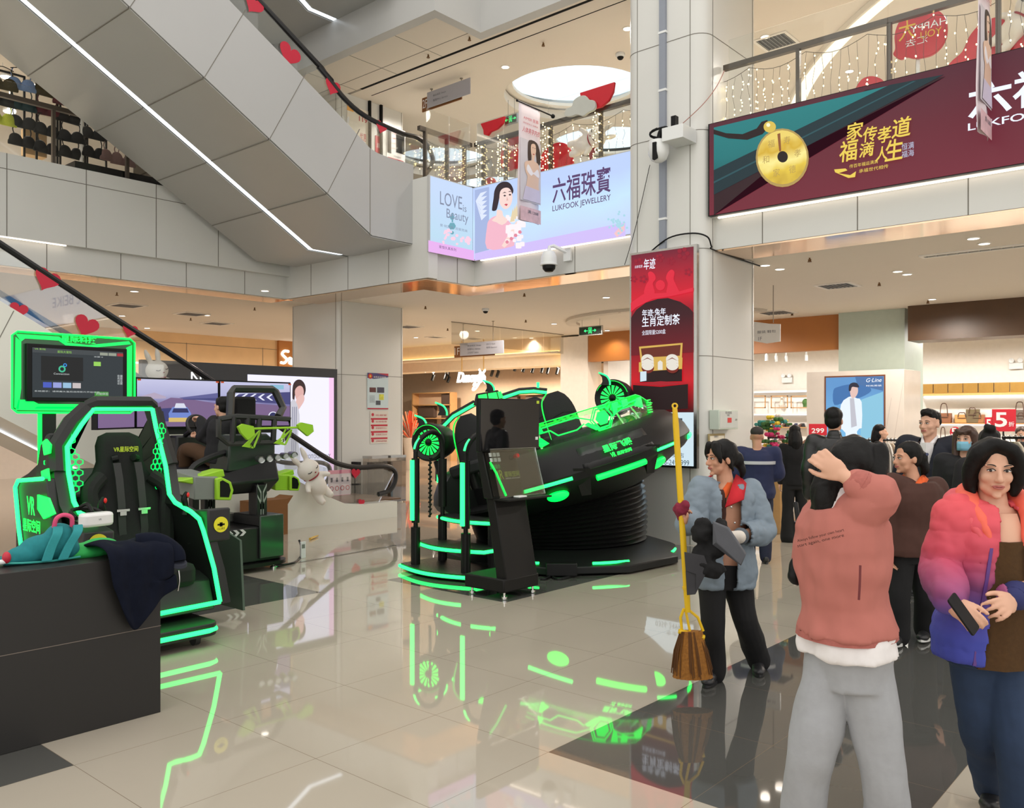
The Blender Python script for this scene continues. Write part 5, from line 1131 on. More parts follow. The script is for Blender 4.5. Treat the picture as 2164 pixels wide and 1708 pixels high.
# ---- lingerie shop on the left gallery
FRB = mat('rack_black',(.012,.012,.012),.5)
yr = 15.6
def rack(label,x0,x1,ytop):
    A = onB(x0,ytop,yr); B = onB(x1,ytop,yr); t = thing('display_rack',label,'rack',(A.x,yr,5.2),0); W_ = B.x-A.x; H_ = A.z-5.2
    for x in (0,W_): MB().box(x-.015,x+.015,0,.03,0,H_).build('upright',FRB,t); MB().box(x-.015,x+.015,-.3,.3,0,.03).build('foot',FRB,t)
    MB().box(0,W_,0,.03,H_-.03,H_).build('top_bar',FRB,t)
rack('tall black display rack of bras, left of the railing post',-30,52,138); rack('black display rack of bras in the middle of the lingerie shop',78,122,160); rack('black display rack of bras next to the white pole',128,180,150); rack('black display rack of bras nearest the escalator',185,225,200)
def bra_meshes(m_):
    t = thing('bra','','bra',(0,0,0),0)
    b = MB()
    for sx in (-1,1): b.ell((sx*.085,0,0),(.088,.05,.085))
    b.box(-.19,.19,-.015,.015,-.085,-.03); fuse(b,.014,'cups',m_,t,3)
    for sx in (-1,1): MB().tube(curve3([(sx*.10,0,.06),(sx*.12,.01,.13),(sx*.10,.01,.2)],3),.008,5).build('strap',m_,t)
    MB().tube(curve3([(-.13,0,.19),(-.05,0,.215),(0,0,.225),(.05,0,.215),(.13,0,.19)],3),.006,5).build('hanger',BLACK,t); MB().tube([(0,0,.22),(0,0,.27),(.0,.02,.28)],.004,5).build('hook',STEEL,t)
    return t
BC = {'pale blue': (120,146,190),'dark teal': (24,54,60),'black': (16,16,18),'olive': (64,56,28),'lime': (190,200,70),'charcoal': (34,36,38),'mauve': (132,104,100),'wine': (90,30,40)}
protos = {}; rows_ = {}
spots_ = [('pale blue',45,178,'on the tall rack, top row'),('dark teal',47,220,'on the tall rack, second row'),('charcoal',48,258,'on the tall rack, third row'),('black',47,297,'on the tall rack, lowest row'),
          ('olive',6,176,'at the left picture edge, top row'),('charcoal',4,210,'at the left picture edge, below the olive one'),('lime',4,250,'at the left picture edge'),
          ('olive',100,192,'behind the railing post, upper row'),('wine',100,232,'behind the railing post, second row'),('charcoal',99,274,'behind the railing post, third row'),('black',98,312,'behind the railing post, lowest row'),
          ('wine',140,212,'just under the escalator edge'),('black',146,248,'left of the white pole, upper'),('charcoal',150,288,'left of the white pole, middle'),('black',150,322,'left of the white pole, lowest, beside a pink tag'),
          ('charcoal',197,282,'right of the white pole, upper'),('black',199,322,'right of the white pole, lower'),('mauve',236,330,'left of the second railing post'),('mauve',260,338,'right of the second railing post')]
for c,x,y,where in spots_:
    p = onB(x,y,yr-.10)
    if c not in protos: t = protos[c] = bra_meshes(mat('lace_'+c.replace(' ','_'),srgb(*BC[c]),.8,noise=.2,scale=60))
    else: t = copy_tree(protos[c])
    t.location = p; t.scale = (1.22,1.22,1.22); t.rotation_euler = (0,0,rng.uniform(-.2,.2)); tag(t,'%s bra hanging %s' % (c,where),'bra','bras on the lingerie racks')
c = onB(262,388,15.2); tagm(MB().box(-.9,1.6,-.3,.3,0,.70),'display_counter',BLACK,'low black display counter in the lingerie shop beside the escalator','counter',loc=(c.x-.2,14.85,5.2))
c = onB(172,300,15.5); tagm(MB().cyl((0,0,0),.03,2.9,12),'white_pole',SHW,'thin white pole between the lingerie racks','pole',loc=(c.x,15.5,5.2))
for i,(x,y) in enumerate(((72,290),(72,318))): p = onB(x,y,15.9); tagm(MB().box(-.17,.17,-.1,.1,-.11,.11),'storage_box',mat('box_beige',srgb(214,178,132),.7),['upper','lower'][i]+' beige storage box stacked behind the bras','box',loc=p)
for x,y,lab in ((15,125,'bright shop lamp at the top left corner of the lingerie shop'),(14,163,'bright shop lamp below the top left one'),(70,181,'bright shop lamp behind the blue bra'),(20,236,'bright oval shop lamp low at the left edge')):
    p = onB(x,y,17.5); d = thing('shop_lamp',lab,'lamp',p); MB().cyl((0,0,0),.11,.04,16).build('housing',CW,d); MB().cyl((0,0,-.012),.10,.012,16).build('lens',LENS,d); MB().cyl((0,0,.04),.012,max(8.1-p.z-.04,.01),6).build('stem',CW,d)
# ================================================================ SAUCER RIDE
SHELL = mat('ride_shell',(.006,.006,.0065),.48,noise=.1,scale=4,bump=.03,spec=.28)
SHELLT = mat('ride_shell_top',(.008,.0085,.009),.45,noise=.1,spec=.3)
SEATF = mat('seat_fabric',(.006,.006,.007),.8,noise=.2,scale=30,bump=.2)
BELL = mat('bellows_rubber',(.006,.006,.0065),.28,noise=.1)
def local_of(o):
    M = Matrix.Translation(o.location) @ o.rotation_euler.to_matrix().to_4x4() @ Matrix.Diagonal((*o.scale,1)); I = M.inverted()
    return lambda v: I @ Vector(v)
c0 = PY(1190,11.0)
c0 += Vector((-.20,-.12,0))
ship = thing('saucer_ride','big dark tilted saucer ride with green lights and black seats','ride',c0,-TH)
ship.scale = (.985,.985,.985)
SL = local_of(ship)
TILT = Matrix.Translation((0,0,1.1)) @ Matrix.Rotation(-R(16.5),4,'Y') @ Matrix.Translation((0,0,-1.1))
b = MB(); N = 10
def ngon(r,z,n=N,k=R(9)): return [(r*cos(2*pi*i/n+k)*1.0,r*sin(2*pi*i/n+k),z) for i in range(n)]
b.loft([ngon(1.52,.02),ngon(1.52,.10),ngon(1.46,.13),ngon(1.16,.22),ngon(.9,.24)])
b.build('base_plate',SHELLT,ship,bevel=.01)
for a0,a1 in ((281,299),(336,346),(252,257)):
    m = MB(); n = 6
    r_ = lambda z,d: [((1.50+d)*cos(R(a0+(a1-a0)*i/n)),(1.50+d)*sin(R(a0+(a1-a0)*i/n)),z) for i in range(n+1)]
    pts = [Vector(p)*1.0 for p in r_(.10,-.07)]; m.tube([(p.x,p.y,.135) for p in pts],.016,8); m.build('base_light',NEONW,ship)
m = MB(); m.cbox((-.08,-1.50,.09),(.34,.12,.14)); m.build('socket_housing',SHELL,ship,bevel=.01)
m = MB(); rings = []
nz = 30
for k in range(nz+1):
    f = k/nz; z = .22+f*.70; tilt = R(14)*f; rr = 1.04+.05*sin(f*pi)+(.034 if k % 2 else -.012)
    cxk = -.06*f
    rings.append([(cxk+rr*cos(2*pi*i/56)*cos(tilt),rr*sin(2*pi*i/56),z+rr*cos(2*pi*i/56)*sin(tilt)) for i in range(56)])
m.loft(rings); m.build('bellows',BELL,ship,sharp=60)
def hullmb(): q = MB(); q.M = TILT; return q
PROF = [(.85,.66),(1.18,.78),(1.58,.99),(1.65,1.05),(1.675,1.13),(1.64,1.24),(1.55,1.37),(1.46,1.45),(1.38,1.475),(1.31,1.455),(1.26,1.20)]
g0,g1 = 206,243
m = hullmb(); m.lathe(PROF,72,a0=R(g1-360),a1=R(g0)); m.build('hull',SHELL,ship,sharp=28)
m = hullmb(); m.lathe([(0,.66),(.85,.66),(1.18,.78),(1.5,.95),(1.5,.98),(1.24,1.0),(1.24,1.2),(0,1.2)],72); m.build('deck',SHELL,ship,sharp=28)
for gg in (g0,g1):
    m = hullmb(); m.M = TILT @ Matrix.Rotation(R(gg),4,'Z')
    m.prism(PROF+[(1.0,1.2),(.85,.9)],-.012,.012,'y'); m.build('gate_cheek',SHELLT,ship)
def hp_(ang,r,z): return TILT @ Vector((r*cos(R(ang)),r*sin(R(ang)),z))
def on_shoulder(ang,f,off=.0):
    return hp_(ang,1.68+(1.55-1.68)*f+off*.85+.03*sin(pi*f),1.10+(1.37-1.10)*f+off*.5)
def on_lower(ang,f,off=0.):
    return hp_(ang,1.60+(1.18-1.60)*f+off*.45,1.00+(.78-1.00)*f-off*.9)
m = MB(); q = []
for f in (.10,1.0): q.append([on_shoulder(a,f,.012) for a in range(276,309,2)])
n = len(q[0]); vs = [tuple(p) for p in q[0]]+[tuple(p) for p in q[1]]
m.add(vs,[(i,i+1,n+i+1,n+i) for i in range(n-1)]); o = m.build('name_panel',mat('name_panel_dark',(.014,.0145,.016),.35),ship); sm = o.modifiers.new('thick','SOLIDIFY'); sm.thickness = .03; sm.offset = -1
def frame_at(ang,f):
    p = on_shoulder(ang,f,.02); dx = (on_shoulder(ang+2,f)-on_shoulder(ang-2,f)).normalized(); up = (on_shoulder(ang,f+.1)-on_shoulder(ang,f-.1)).normalized()
    y = up.cross(dx).normalized(); up = dx.cross(y)
    return p,Matrix((dx,y,up)).transposed()
for s_,ang,f,h,w_ in (('星际飞碟',291.5,.50,.088,.37),('星际空间',292.9,.26,.042,.19),('VR',288.2,.25,.055,.06)):
    p,rm = frame_at(ang,f)
    o = text(s_,ship,0,0,NEON,h=h,w=w_,y=0,align='CENTER',bold=.03); o.location = p+rm @ Vector((0,-.012,0)); o.rotation_euler = rm.to_euler()
def rim_bar(a0,a1,r,z,rad,name='light_bar',m=NEONW):
    pts = [hp_(a0+(a1-a0)*i/8,r,z) for i in range(9)]; MB().tube(pts,rad,8).build(name,m,ship)
rim_bar(247,271,1.665,1.09,.020); rim_bar(280,302,1.64,1.015,.034,m=NEON); rim_bar(309,322,1.668,1.09,.018); rim_bar(338,350,1.66,1.08,.03); rim_bar(226,236,1.2,.92,.02); rim_bar(241.6,243.4,1.66,1.0,.035)
for ang in (263.5,313,236):
    p = on_lower(ang,.22,.02); dx = (on_lower(ang+2,.22)-on_lower(ang-2,.22)).normalized(); up = (on_lower(ang,.1)-on_lower(ang,.35)).normalized(); y = up.cross(dx)
    rm = Matrix((dx,y,dx.cross(y))).transposed(); m = MB(); m.M = Matrix.Translation(p) @ rm.to_4x4(); m.ell((0,0,0),(.125,.05,.095),nu=20); m.build('round_lamp',NEON,ship)
for ang in (275,307):
    m = MB(); m.add([tuple(on_shoulder(ang-3,.3,.02)),tuple(on_shoulder(ang+3,.1,.03)),tuple(on_lower(ang+2,.3,.10)),tuple(on_lower(ang-2,.3,.08)),tuple(on_shoulder(ang,.3,-.05)),tuple(on_lower(ang,.3,-.05))],[(0,1,4),(0,3,2,1),(2,3,5),(1,2,5,4),(0,4,5,3)]); m.build('rim_fin',SHELLT,ship)
GL = glass('ride_acrylic',(.95,.985,.96),.35,.0)
def ws(ang,v): return hp_(ang,1.385+.03*v,1.465+.285*v)
m = MB(); n = 24; A0,A1 = 256,333
top = lambda a: 1.0 if a < 318 else max(.45,1-(a-318)/22)
r0 = [tuple(ws(A0+(A1-A0)*i/n,0)) for i in range(n+1)]; r1 = [tuple(ws(A0+(A1-A0)*i/n,top(A0+(A1-A0)*i/n))) for i in range(n+1)]
m.add(r0+r1,[(i,i+1,n+2+i,n+1+i) for i in range(n)]); o = m.build('windshield',GL,ship); sm = o.modifiers.new('thick','SOLIDIFY'); sm.thickness = .008
m = MB(); m.tube(r1,.006,6); m.build('windshield_edge',NEONS,ship)
def trace(pts,rad=.007,name='circuit_line',m_=NEON):
    out = []
    for (a,v),(a2,v2) in zip(pts[:-1],pts[1:]):
        for k in range(4): t = k/4; out.append(ws(a+(a2-a)*t,v+(v2-v)*t))
    out.append(ws(*pts[-1])); MB().tube(out,rad,6).build(name,m_,ship)
def plate(pts,name='circuit_plate',m_=NEON):
    mb = MB(); q = [ws(*p) for p in pts]; c_ = sum(q,Vector())/len(q); nrm = Vector((c_.x,c_.y,0)).normalized()*.008
    mb.add([tuple(p+nrm) for p in q]+[tuple(p-nrm) for p in q],[tuple(range(len(q)))[::-1],tuple(range(len(q),2*len(q)))]+[(i,(i+1) % len(q),(i+1) % len(q)+len(q),i+len(q)) for i in range(len(q))]); mb.build(name,m_,ship)
trace([(257,.62),(268,.62),(271,.35),(280,.35),(284,.5)]); trace([(257,.78),(272,.82),(281,.82),(288,.55)]); trace([(290,.1),(294,.1)]); trace([(300,.5),(305,.62),(318,.62)]); trace([(300,.72),(318,.8)],.011)
plate([(257,.45),(263,.45),(266,.15),(262,.08),(260,.3),(257,.3)]); plate([(262,.62),(264,.9),(265,.62)])
plate([(284,.45),(289,.12),(292,.12),(286,.5)]); plate([(300,.95),(304,.95),(302,.55),(300,.45)]); plate([(306,.95),(310,.95),(310,.7),(306,.65)]); plate([(314,.6),(317,.85),(321,.85),(321,.4)])
for k in range(6): plate([(326,.1+.1*k),(331,.08+.1*k),(331,.12+.1*k),(326,.15+.1*k)],m_=NEONS)
hx = [(293.6+3.6*cos(2*pi*i/6),.52+.30*sin(2*pi*i/6)) for i in range(6)]; plate(hx,'hexagon_lamp',NEON)
trace([(293.6+5.2*cos(2*pi*i/6),.52+.43*sin(2*pi*i/6)) for i in range(7)],.009); trace([(293.6+6.4*cos(2*pi*i/6),.52+.53*sin(2*pi*i/6)) for i in range(1,7)],.007)
for ang in (262,305,317):
    m = MB(); m.tube([tuple(ws(ang,-.05)),tuple(hp_(ang,1.30,1.62))],.016,8); m.build('windshield_stay',STEEL,ship)
def saucer_seat(x,y,face,s=1.):
    M = TILT @ Matrix.Translation((x,y,1.20)) @ Matrix.Rotation(face,4,'Z') @ Matrix.Scale(s,4)
    m = MB(); m.M = M
    rings = []
    for k in range(11):
        f = k/10; z = .30+.72*f; w_ = .25*(1-.0*f)*math.sqrt(max(1-(max(f-.45,0)/.58)**2.2,.02)); d = .075*(1-.5*f**3); lean = .12*f
        rings.append([(w_*cos(t)*abs(cos(t))**(-.3) if abs(cos(t)) > .2 else w_*cos(t),lean+.10+d*sin(t),z) for t in [2*pi*(i+.5)/20 for i in range(20)]])
    m.loft(rings); bk = m.build('seat_back',SEATF,ship,sharp=60)
    m = MB(); m.M = M
    m.tube([(-.16,.03,.66),(0,-.02,.70),(.16,.03,.66)],.006,5); m.build('seam_piping',BLACK,bk)
    m = MB(); m.M = M; m.prism(round_box(-.25,.25,-.36,.12,.07),.22,.38); m.build('seat_cushion',SEATF,ship,bevel=.03)
    m = MB(); m.M = M; m.cyl((0,-.1,0),.09,.24,14); m.build('seat_pedestal',BLACKM,ship)
    m = MB(); m.M = M
    pts = [(-.245,.12,.36),(-.252,.15,.7),(-.21,.19,.92),(-.1,.215,1.02)]; m.tube(curve3(pts,4),.010,6); m.build('seat_glow_edge',NEONS,ship)
saucer_seat(-1.02,-.42,R(-20),.88); saucer_seat(.20,-.52,R(14),.84); saucer_seat(-.02,.25,R(24),.86); saucer_seat(-.72,.35,R(-30),.86)
def arc_px(pts,Y): return [SL(P(x,y,Y)) for x,y in pts]
for pts in ([(926,1020),(927,960),(928,925),(934,904),(958,880),(1004,854)],[(1062,841),(1098,829),(1128,827),(1156,830)]):
    q = arc_px(pts,11.35); MB().tube([p+Vector((0,.05,.015)) for p in q],.045,8).build('roll_bar',SHELLT,ship); MB().tube(q,.020,8).build('roll_bar_light',NEONW,ship)
q = SL(P(1031,838,11.3)); m = MB(); m.M = Matrix.Translation(q) @ Matrix.Rotation(-R(10),4,'Y')
m.loft([[(-.21,-.1,-.09),(.19,-.1,-.09),(.19,.14,-.09),(-.21,.14,-.09)],[(-.15,-.05,.06),(.15,-.05,.06),(.12,.1,.06),(-.12,.1,.06)]]); m.build('console_head',SHELL,ship,bevel=.01)
for x0,x1 in ((-.13,-.01),(.01,.13),(.145,.20)):
    m = MB(); m.M = Matrix.Translation(q) @ Matrix.Rotation(-R(10),4,'Y'); f = lambda x,z: (x,-.105+(z+.09)*.33,z)
    m.add([f(x0,-.055),f(x1,-.055),f(x1*.93,.035),f(x0*.93,.035)]+[(f(x0,-.055)[0],-.08,-.055),(x1,-.08,-.055),(x1*.93,-.04,.035),(x0*.93,-.04,.035)],[(0,1,2,3),(4,7,6,5),(0,4,5,1),(1,5,6,2),(2,6,7,3),(3,7,4,0)]); m.build('console_lamp',NEON,ship)
def fin(px_,py_,Y,h,lean=.10):
    p = SL(P(px_,py_,Y)); out = [(-.07,0),(.05,0),(.045,h*.35),(.0,h*.75),(-.10,h),(-.085,h*.9),(-.05,h*.65),(-.045,h*.3)]
    m = MB(); m.M = Matrix.Translation(p); m.prism(out,-.03,.03,'y'); f_ = m.build('fin',SHELLT,ship)
    m = MB(); m.M = Matrix.Translation(p); m.tube(curve3([(.055,-.03,0),(.05,-.03,h*.35),(.005,-.03,h*.75),(-.1,-.03,h)],4),.012,6); m.build('fin_light',NEONW,f_)
fin(936,878,11.2,.17); fin(1036,828,11.3,.15); fin(893,904,10.9,.16); fin(1280,814,11.7,.17)
m = MB(); q = SL(P(1137,827,11.4)); m.tube([q,q+Vector((0,0,.12))],.02,8); m.build('mast_light',NEONW,ship)
def turbine(px_,py_,Y,r):
    p = SL(P(px_,py_,Y)); M = Matrix.Translation(p) @ Matrix.Rotation(-R(24),4,'Z')
    m = MB(); m.M = M; m.lathe([(r*.72,-.02),(r*.9,-.05),(r,-.03),(r*1.02,.0),(r*.96,.22),(r*.8,.38),(.001,.40)],40,'y'); t_ = m.build('turbine_housing',SHELL,ship,sharp=30)
    m = MB(); m.M = M; m.lathe([(r*.74,-.012),(.001,-.010)],36,'y'); m.build('turbine_back',BLACK,t_)
    m = MB(); m.M = M
    for k in range(16):
        a = 2*pi*k/16; c_,s_ = cos(a),sin(a); q = [(.2,-.015),(.66,-.12),(.68,.04),(.22,.02)]
        m.add([((u*c_-v*s_)*r,-.022,(u*s_+v*c_)*r) for u,v in q]+[((u*c_-v*s_)*r,-.014,(u*s_+v*c_)*r) for u,v in q],[(0,1,2,3),(7,6,5,4),(0,4,5,1),(1,5,6,2),(2,6,7,3),(3,7,4,0)])
    m.build('fan_blades',NEON,t_)
    m = MB(); m.M = M; m.ell((0,-.03,0),(r*.17,.03,r*.17)); m.build('hub',BLACK,t_)
    m = MB(); m.M = M; m.tube([(r*.92*cos(t),-.045,r*.92*sin(t)) for t in [R(20+15*i) for i in range(10)]],.006,5); m.build('rim_light',NEONS,t_)
    m = MB(); q0 = M @ Vector((0,.2,-r)); m.tube([q0,q0+Vector((.12,.0,-.42))],.05,8); m.build('turbine_arm',SHELLT,t_)
turbine(907,935,10.55,.235); turbine(1295,841,11.75,.255)
# ---------------------------------------------------------------- boarding steps
fr = FL(956,1234); st = thing('boarding_steps','black three-tier boarding steps edged with green light in front of the saucer ride','steps',(fr.x,fr.y,0),-R(90))
TREAD = mat('tread_plate',(.02,.02,.02),.45,.3,noise=.4,scale=40,bump=.5)
def step(x0,x1,y0,y1,z,led=True):
    pts = []
    for i in range(13):
        t = i/12; pts.append((x0+(x1-x0)*t,y0+.16*(1-sin(pi*t))*.9-.0))
    pts = [(x0,y1)]+pts+[(x1,y1)]
    MB().prism(pts,z-.06,z).build('tread',TREAD,st)
    e = [(p[0],p[1]-.012,z-.03) for p in pts[1:-1]]; e = [(x0-.012,y1,z-.03)]+[(p[0]-(.012 if i == 0 else 0),p[1],p[2]) for i,p in enumerate(e)]+[(x1+.012,y1,z-.03)]
    MB().tube(e,.019,8).build('step_light',NEONW,st)
step(-.98,.20,.02,.72,.085); step(-.93,.10,.24,.66,.32); step(-.86,.14,.50,.84,.60)
MB().prism([(-.9,.2),(.1,.2),(.1,.68),(-.9,.68)],0,.03).build('foot_plate',BLACKM,st)
def post(x,y,h,z0,led):
    MB().cyl((x,y,.085),.052,z0-.085 if z0 > .2 else .3,14).build('lower_post',BLACKM,st)
    MB().cyl((x,y,.3),.026,h-.3,12).build('post',BLACKM,st)
    if led:
        MB().cyl((x,y,.55),.045,.72,14).build('post_sleeve',BLACKM,st); MB().box(x-.024,x+.024,y-.062,y-.040,.58,1.25).build('post_light',NEONW,st)
    else: MB().cyl((x,y,.7),.05,.55,14).build('post_sleeve',BLACKM,st)
for x in (-.80,-.02):
    post(x,.22,1.36,.5,True); post(x+.02,.62,1.35,.6,False)
    rail = curve3([(x,.22,1.34),(x,.26,1.44),(x+.01,.34,1.52),(x+.02,.46,1.56),(x+.02,.58,1.50),(x+.02,.62,1.34)],5)
    MB().tube(rail,.03,10).build('handrail',BLACKM,st); MB().tube([(p[0],p[1]-.03,p[2]+.0) for p in rail[2:9]],.014,6).build('handrail_light',NEONW,st)
c = MB();
for k in range(26): c.ell((-.70+.012*(k % 2),.34+.004*(k % 2),.62+k*.026),(.018,.018,.016),nu=6,nv=5)
c.build('safety_chain',BLACKM,st)
# ---------------------------------------------------------------- control kiosk with a screen
kf = FL(1068,1270); ki = thing('control_kiosk','black control kiosk with a blank screen and clear acrylic flap in front of the ride','kiosk',(kf.x,kf.y,0),0)
KS = mat('kiosk_metal',(.007,.0065,.0062),.5,noise=.08,scale=60,spec=.25)
MB().box(-.02,.50,0,.52,.07,.20).build('foot',KS,ki,bevel=.015)
MB().prism([(0.0,.16),(.22,.16),(.27,1.02),(.0+.09,1.02)],0,1,'x') if False else None
m = MB(); m.loft([[(.02,.0,.18),(.48,.0,.18),(.48,.13,.18),(.02,.13,.18)],[(.02,.17,1.02),(.48,.17,1.02),(.48,.28,1.02),(.02,.28,1.02)]]); m.build('column',KS,ki,bevel=.01)
m = MB(); m.prism([(.15,.95),(.26,.95),(.36,1.40),(.28,1.40)],-.02,.46,'x'); m.build('panel_head',KS,ki,bevel=.008)
def kp(x,f): return (x,.15+.13*f-.008,.95+.45*f)
kr = Matrix.Rotation(-math.atan2(.13,.45),4,'X')
m = MB(); m.M = Matrix.Translation((0,.147,.95)) @ kr; m.box(0,.44,-.006,0,.02,.46); m.build('front_glass',mat('kiosk_gloss',(.012,.010,.0095),.08,noise=0,spec=.25),ki)
def ktext(s_,x,f,h,w_,m_): o = text(s_,ki,0,0,m_,h=h,w=w_,y=0); o.location = kp(x,f); o.location.y -= .012; o.rotation_euler = (-math.atan2(.13,.45),0,0)
YG = mat('lime_print',srgb(170,190,40),.5,noise=0,emit=srgb(140,160,30),es=.25); WP = mat('white_print',srgb(220,220,220),.5,noise=0); GP = mat('green_print',srgb(40,190,80),.5,noise=0,emit=(.02,.5,.1),es=.4)
ktext('星际空间',.21,.44,.055,.22,YG); ktext('VR',.07,.40,.09,.12,YG); ktext('加盟热线 400-875-8887',.21,.39,.016,.22,WP); ktext('游戏操作',.02,.62,.05,.15,GP)
for k in range(6):
    x,f = .05+.055*(k % 3),.88-.11*(k//3); p = kp(x,f); m = MB(); m.M = Matrix.Translation(p) @ kr; m.box(0,.038,-.012,-.004,0,.038); m.build('printed_icon',WP,ki)
p = kp(.42,.86); m = MB(); m.M = Matrix.Translation(p) @ kr; m.lathe([(.001,-.06),(.024,-.055),(.026,-.035),(.018,-.03),(.018,-.004)],18,'y'); m.build('stop_button',mat('button_red',srgb(216,30,30),.3,noise=0),ki)
m = MB(); m.M = Matrix.Translation((0,.09,.96)) @ kr; m.box(.02,.70,-.012,-.004,.0,.48); m.build('acrylic_flap',glass('flap_acrylic',(.9,.94,.92),.5,.05),ki)
m = MB(); m.M = Matrix.Translation((0,.09,.96)) @ kr; m.tube([(.02,-.008,.0),(.70,-.008,0),(.70,-.008,.48),(.02,-.008,.48)],.006,5); m.build('flap_edge',STEEL,ki)
MB().box(.0,.66,-.04,.16,.935,.955).build('tray',KS,ki,bevel=.005); MB().box(.18,.30,-.02,.06,.956,.975).build('mouse',mat('mouse_white',srgb(220,220,220),.3),ki,bevel=.008)
for x,y in ((.03,.04),(.45,.04),(.03,.46),(.45,.46)):
    m = MB(); m.lathe([(.0,.0),(.03,.004),(.03,.03),(.012,.034),(.012,.072)],14); o = m.build('levelling_foot',CHROME,ki,(x,y,0))
MB().tube([(.01,.0,.99),(.005,.12,1.2),(.005,.20,1.30)],.012,6).build('green_edge_light',NEONS,ki)
MB().box(.12,.36,.30,.38,1.3,1.5).build('screen_neck',BLACKM,ki)
tvM = Matrix.Translation((-.10,.22,1.40)); m = MB(); m.M = tvM; m.box(0,.90,.02,.07,0,.515); tv = m.build('screen',BLACK,ki,bevel=.008)
m = MB(); m.M = tvM; m.box(.010,.890,.014,.021,.012,.503); m.build('screen_glass',mat('screen_gloss',(.006,.006,.007),.03,noise=0,coat=.5),tv)
m = MB(); m.M = tvM; m.box(.83,.87,.012,.015,.1,.13); m.build('white_tag',WP,tv); m = MB(); m.M = tvM; m.box(.85,.89,.012,.015,.47,.50); m.build('yellow_tag',YG,tv)
pts = [FL(1175,1212),FL(1168,1222),FL(1185,1226),FL(1215,1218),FL(1225,1212),FL(1200,1210),FL(1178,1214),FL(1155,1225),FL(1142,1226)]
c = MB().tube(curve3([(p.x,p.y,.014) for p in pts],4),.014,6).build('power_cable',RUB); tag(c,'black power cable looped on the floor between kiosk and ride','cable')
# ================================================================ VR RIDE CHAIR (left)
POD = mat('pod_shell',(.006,.006,.0065),.48,noise=.1); PODG = mat('pod_grey',(.013,.013,.014),.48,noise=.1); SUEDE = mat('seat_suede',(.005,.005,.0055),.9,noise=.3,scale=40,bump=.2)
a0,a1 = 2.74,3.60
vr = thing('vr_ride_chair','black virtual reality ride chair outlined in bright green light behind the counter','ride chair',((a0+a1)/2,6.9,0),0)
VL = lambda p: Vector((p[0]-(a0+a1)/2,p[1]-6.9,p[2]))
def vtube(pts,r,name,m,n=3,parent=None): return MB().tube(curve3([VL(p) for p in pts],n) if n else [VL(p) for p in pts],r,8).build(name,m,parent or vr)
RT = [onB(465,1272,6.18),onB(452,1200,6.22),onB(430,1122,6.28),onB(421,1097,6.32),onB(404,1082,6.42),onB(370,1062,6.6),onB(358,1045,6.72),onB(350,985,6.86),onB(340,945,6.92),onB(330,905,6.97),onB(322,864,7.0)]
LT = [onB(198,864,7.0),onB(172,898,6.98),onB(142,945,6.95),onB(145,1000,6.88),onB(156,1060,6.78),onB(168,1084,6.7),onB(205,1100,6.5),onB(222,1130,6.38),onB(236,1180,6.28),onB(246,1230,6.22),onB(252,1322,6.18)]
m = MB()
for T,sgn in ((RT,1),(LT[::-1],-1)):
    pr = [(p.y,p.z) for p in T]; x = [p.x for p in T]
    vs = []; n = len(T)
    for d,ex in ((0,0),(.0,.10*sgn)):
        for p in T: vs.append(VL((p.x+ex,p.y+.01,p.z-.02)))
    back = [VL((p.x+.10*sgn,7.65,min(p.z,1.2))) for p in T]; back2 = [VL((p.x,7.65,min(p.z,1.2))) for p in T]
    allv = [tuple(q) for q in vs]+[tuple(q) for q in back]+[tuple(q) for q in back2]
    f = []
    for i in range(n-1):
        f += [(i,i+1,n+i+1,n+i),(n+i,n+i+1,2*n+i+1,2*n+i),(2*n+i,2*n+i+1,3*n+i+1,3*n+i),(3*n+i,3*n+i+1,i+1,i)]
    f += [(0,n,2*n,3*n),(n-1,4*n-1,3*n-1,2*n-1)]
    mm = MB(); mm.add(allv,f); mm.build('side_shell',POD,vr)
top = [RT[-1],LT[0]]
vtube([RT[-1]+Vector((.02,.05,.02)),RT[-1]+Vector((-.02,.02,.05)),LT[0]+Vector((.02,.02,.05)),LT[0]+Vector((-.02,.05,.02))],.055,'hoop_bar',POD,0)
vtube([LT[0]+Vector((-.03,.06,.0)),LT[1]+Vector((-.05,.06,.02)),LT[2]+Vector((-.06,.06,0)),LT[3]+Vector((-.06,.06,0))],.07,'hoop_bar',POD,0)
vtube([RT[-1]+Vector((.03,.06,.0)),RT[-2]+Vector((.05,.06,.0)),RT[-3]+Vector((.06,.06,0)),RT[-4]+Vector((.07,.06,0))],.07,'hoop_bar',POD,0)
vtube(LT[:1]+RT[::-1][:1],.018,'light_strip',NEONW,0); vtube(RT,.018,'light_strip',NEONW,0); vtube(LT[:-1],.018,'light_strip',NEONW,0)
vtube([onB(465,1272,6.18),onB(343,1296,6.18),onB(255,1314,6.18)],.018,'light_strip',NEONW,0)
HONEY = mat('honeycomb_glow',(.0,.2,.05),.5,emit=(.0,.9,.12),es=1.3,noise=0)
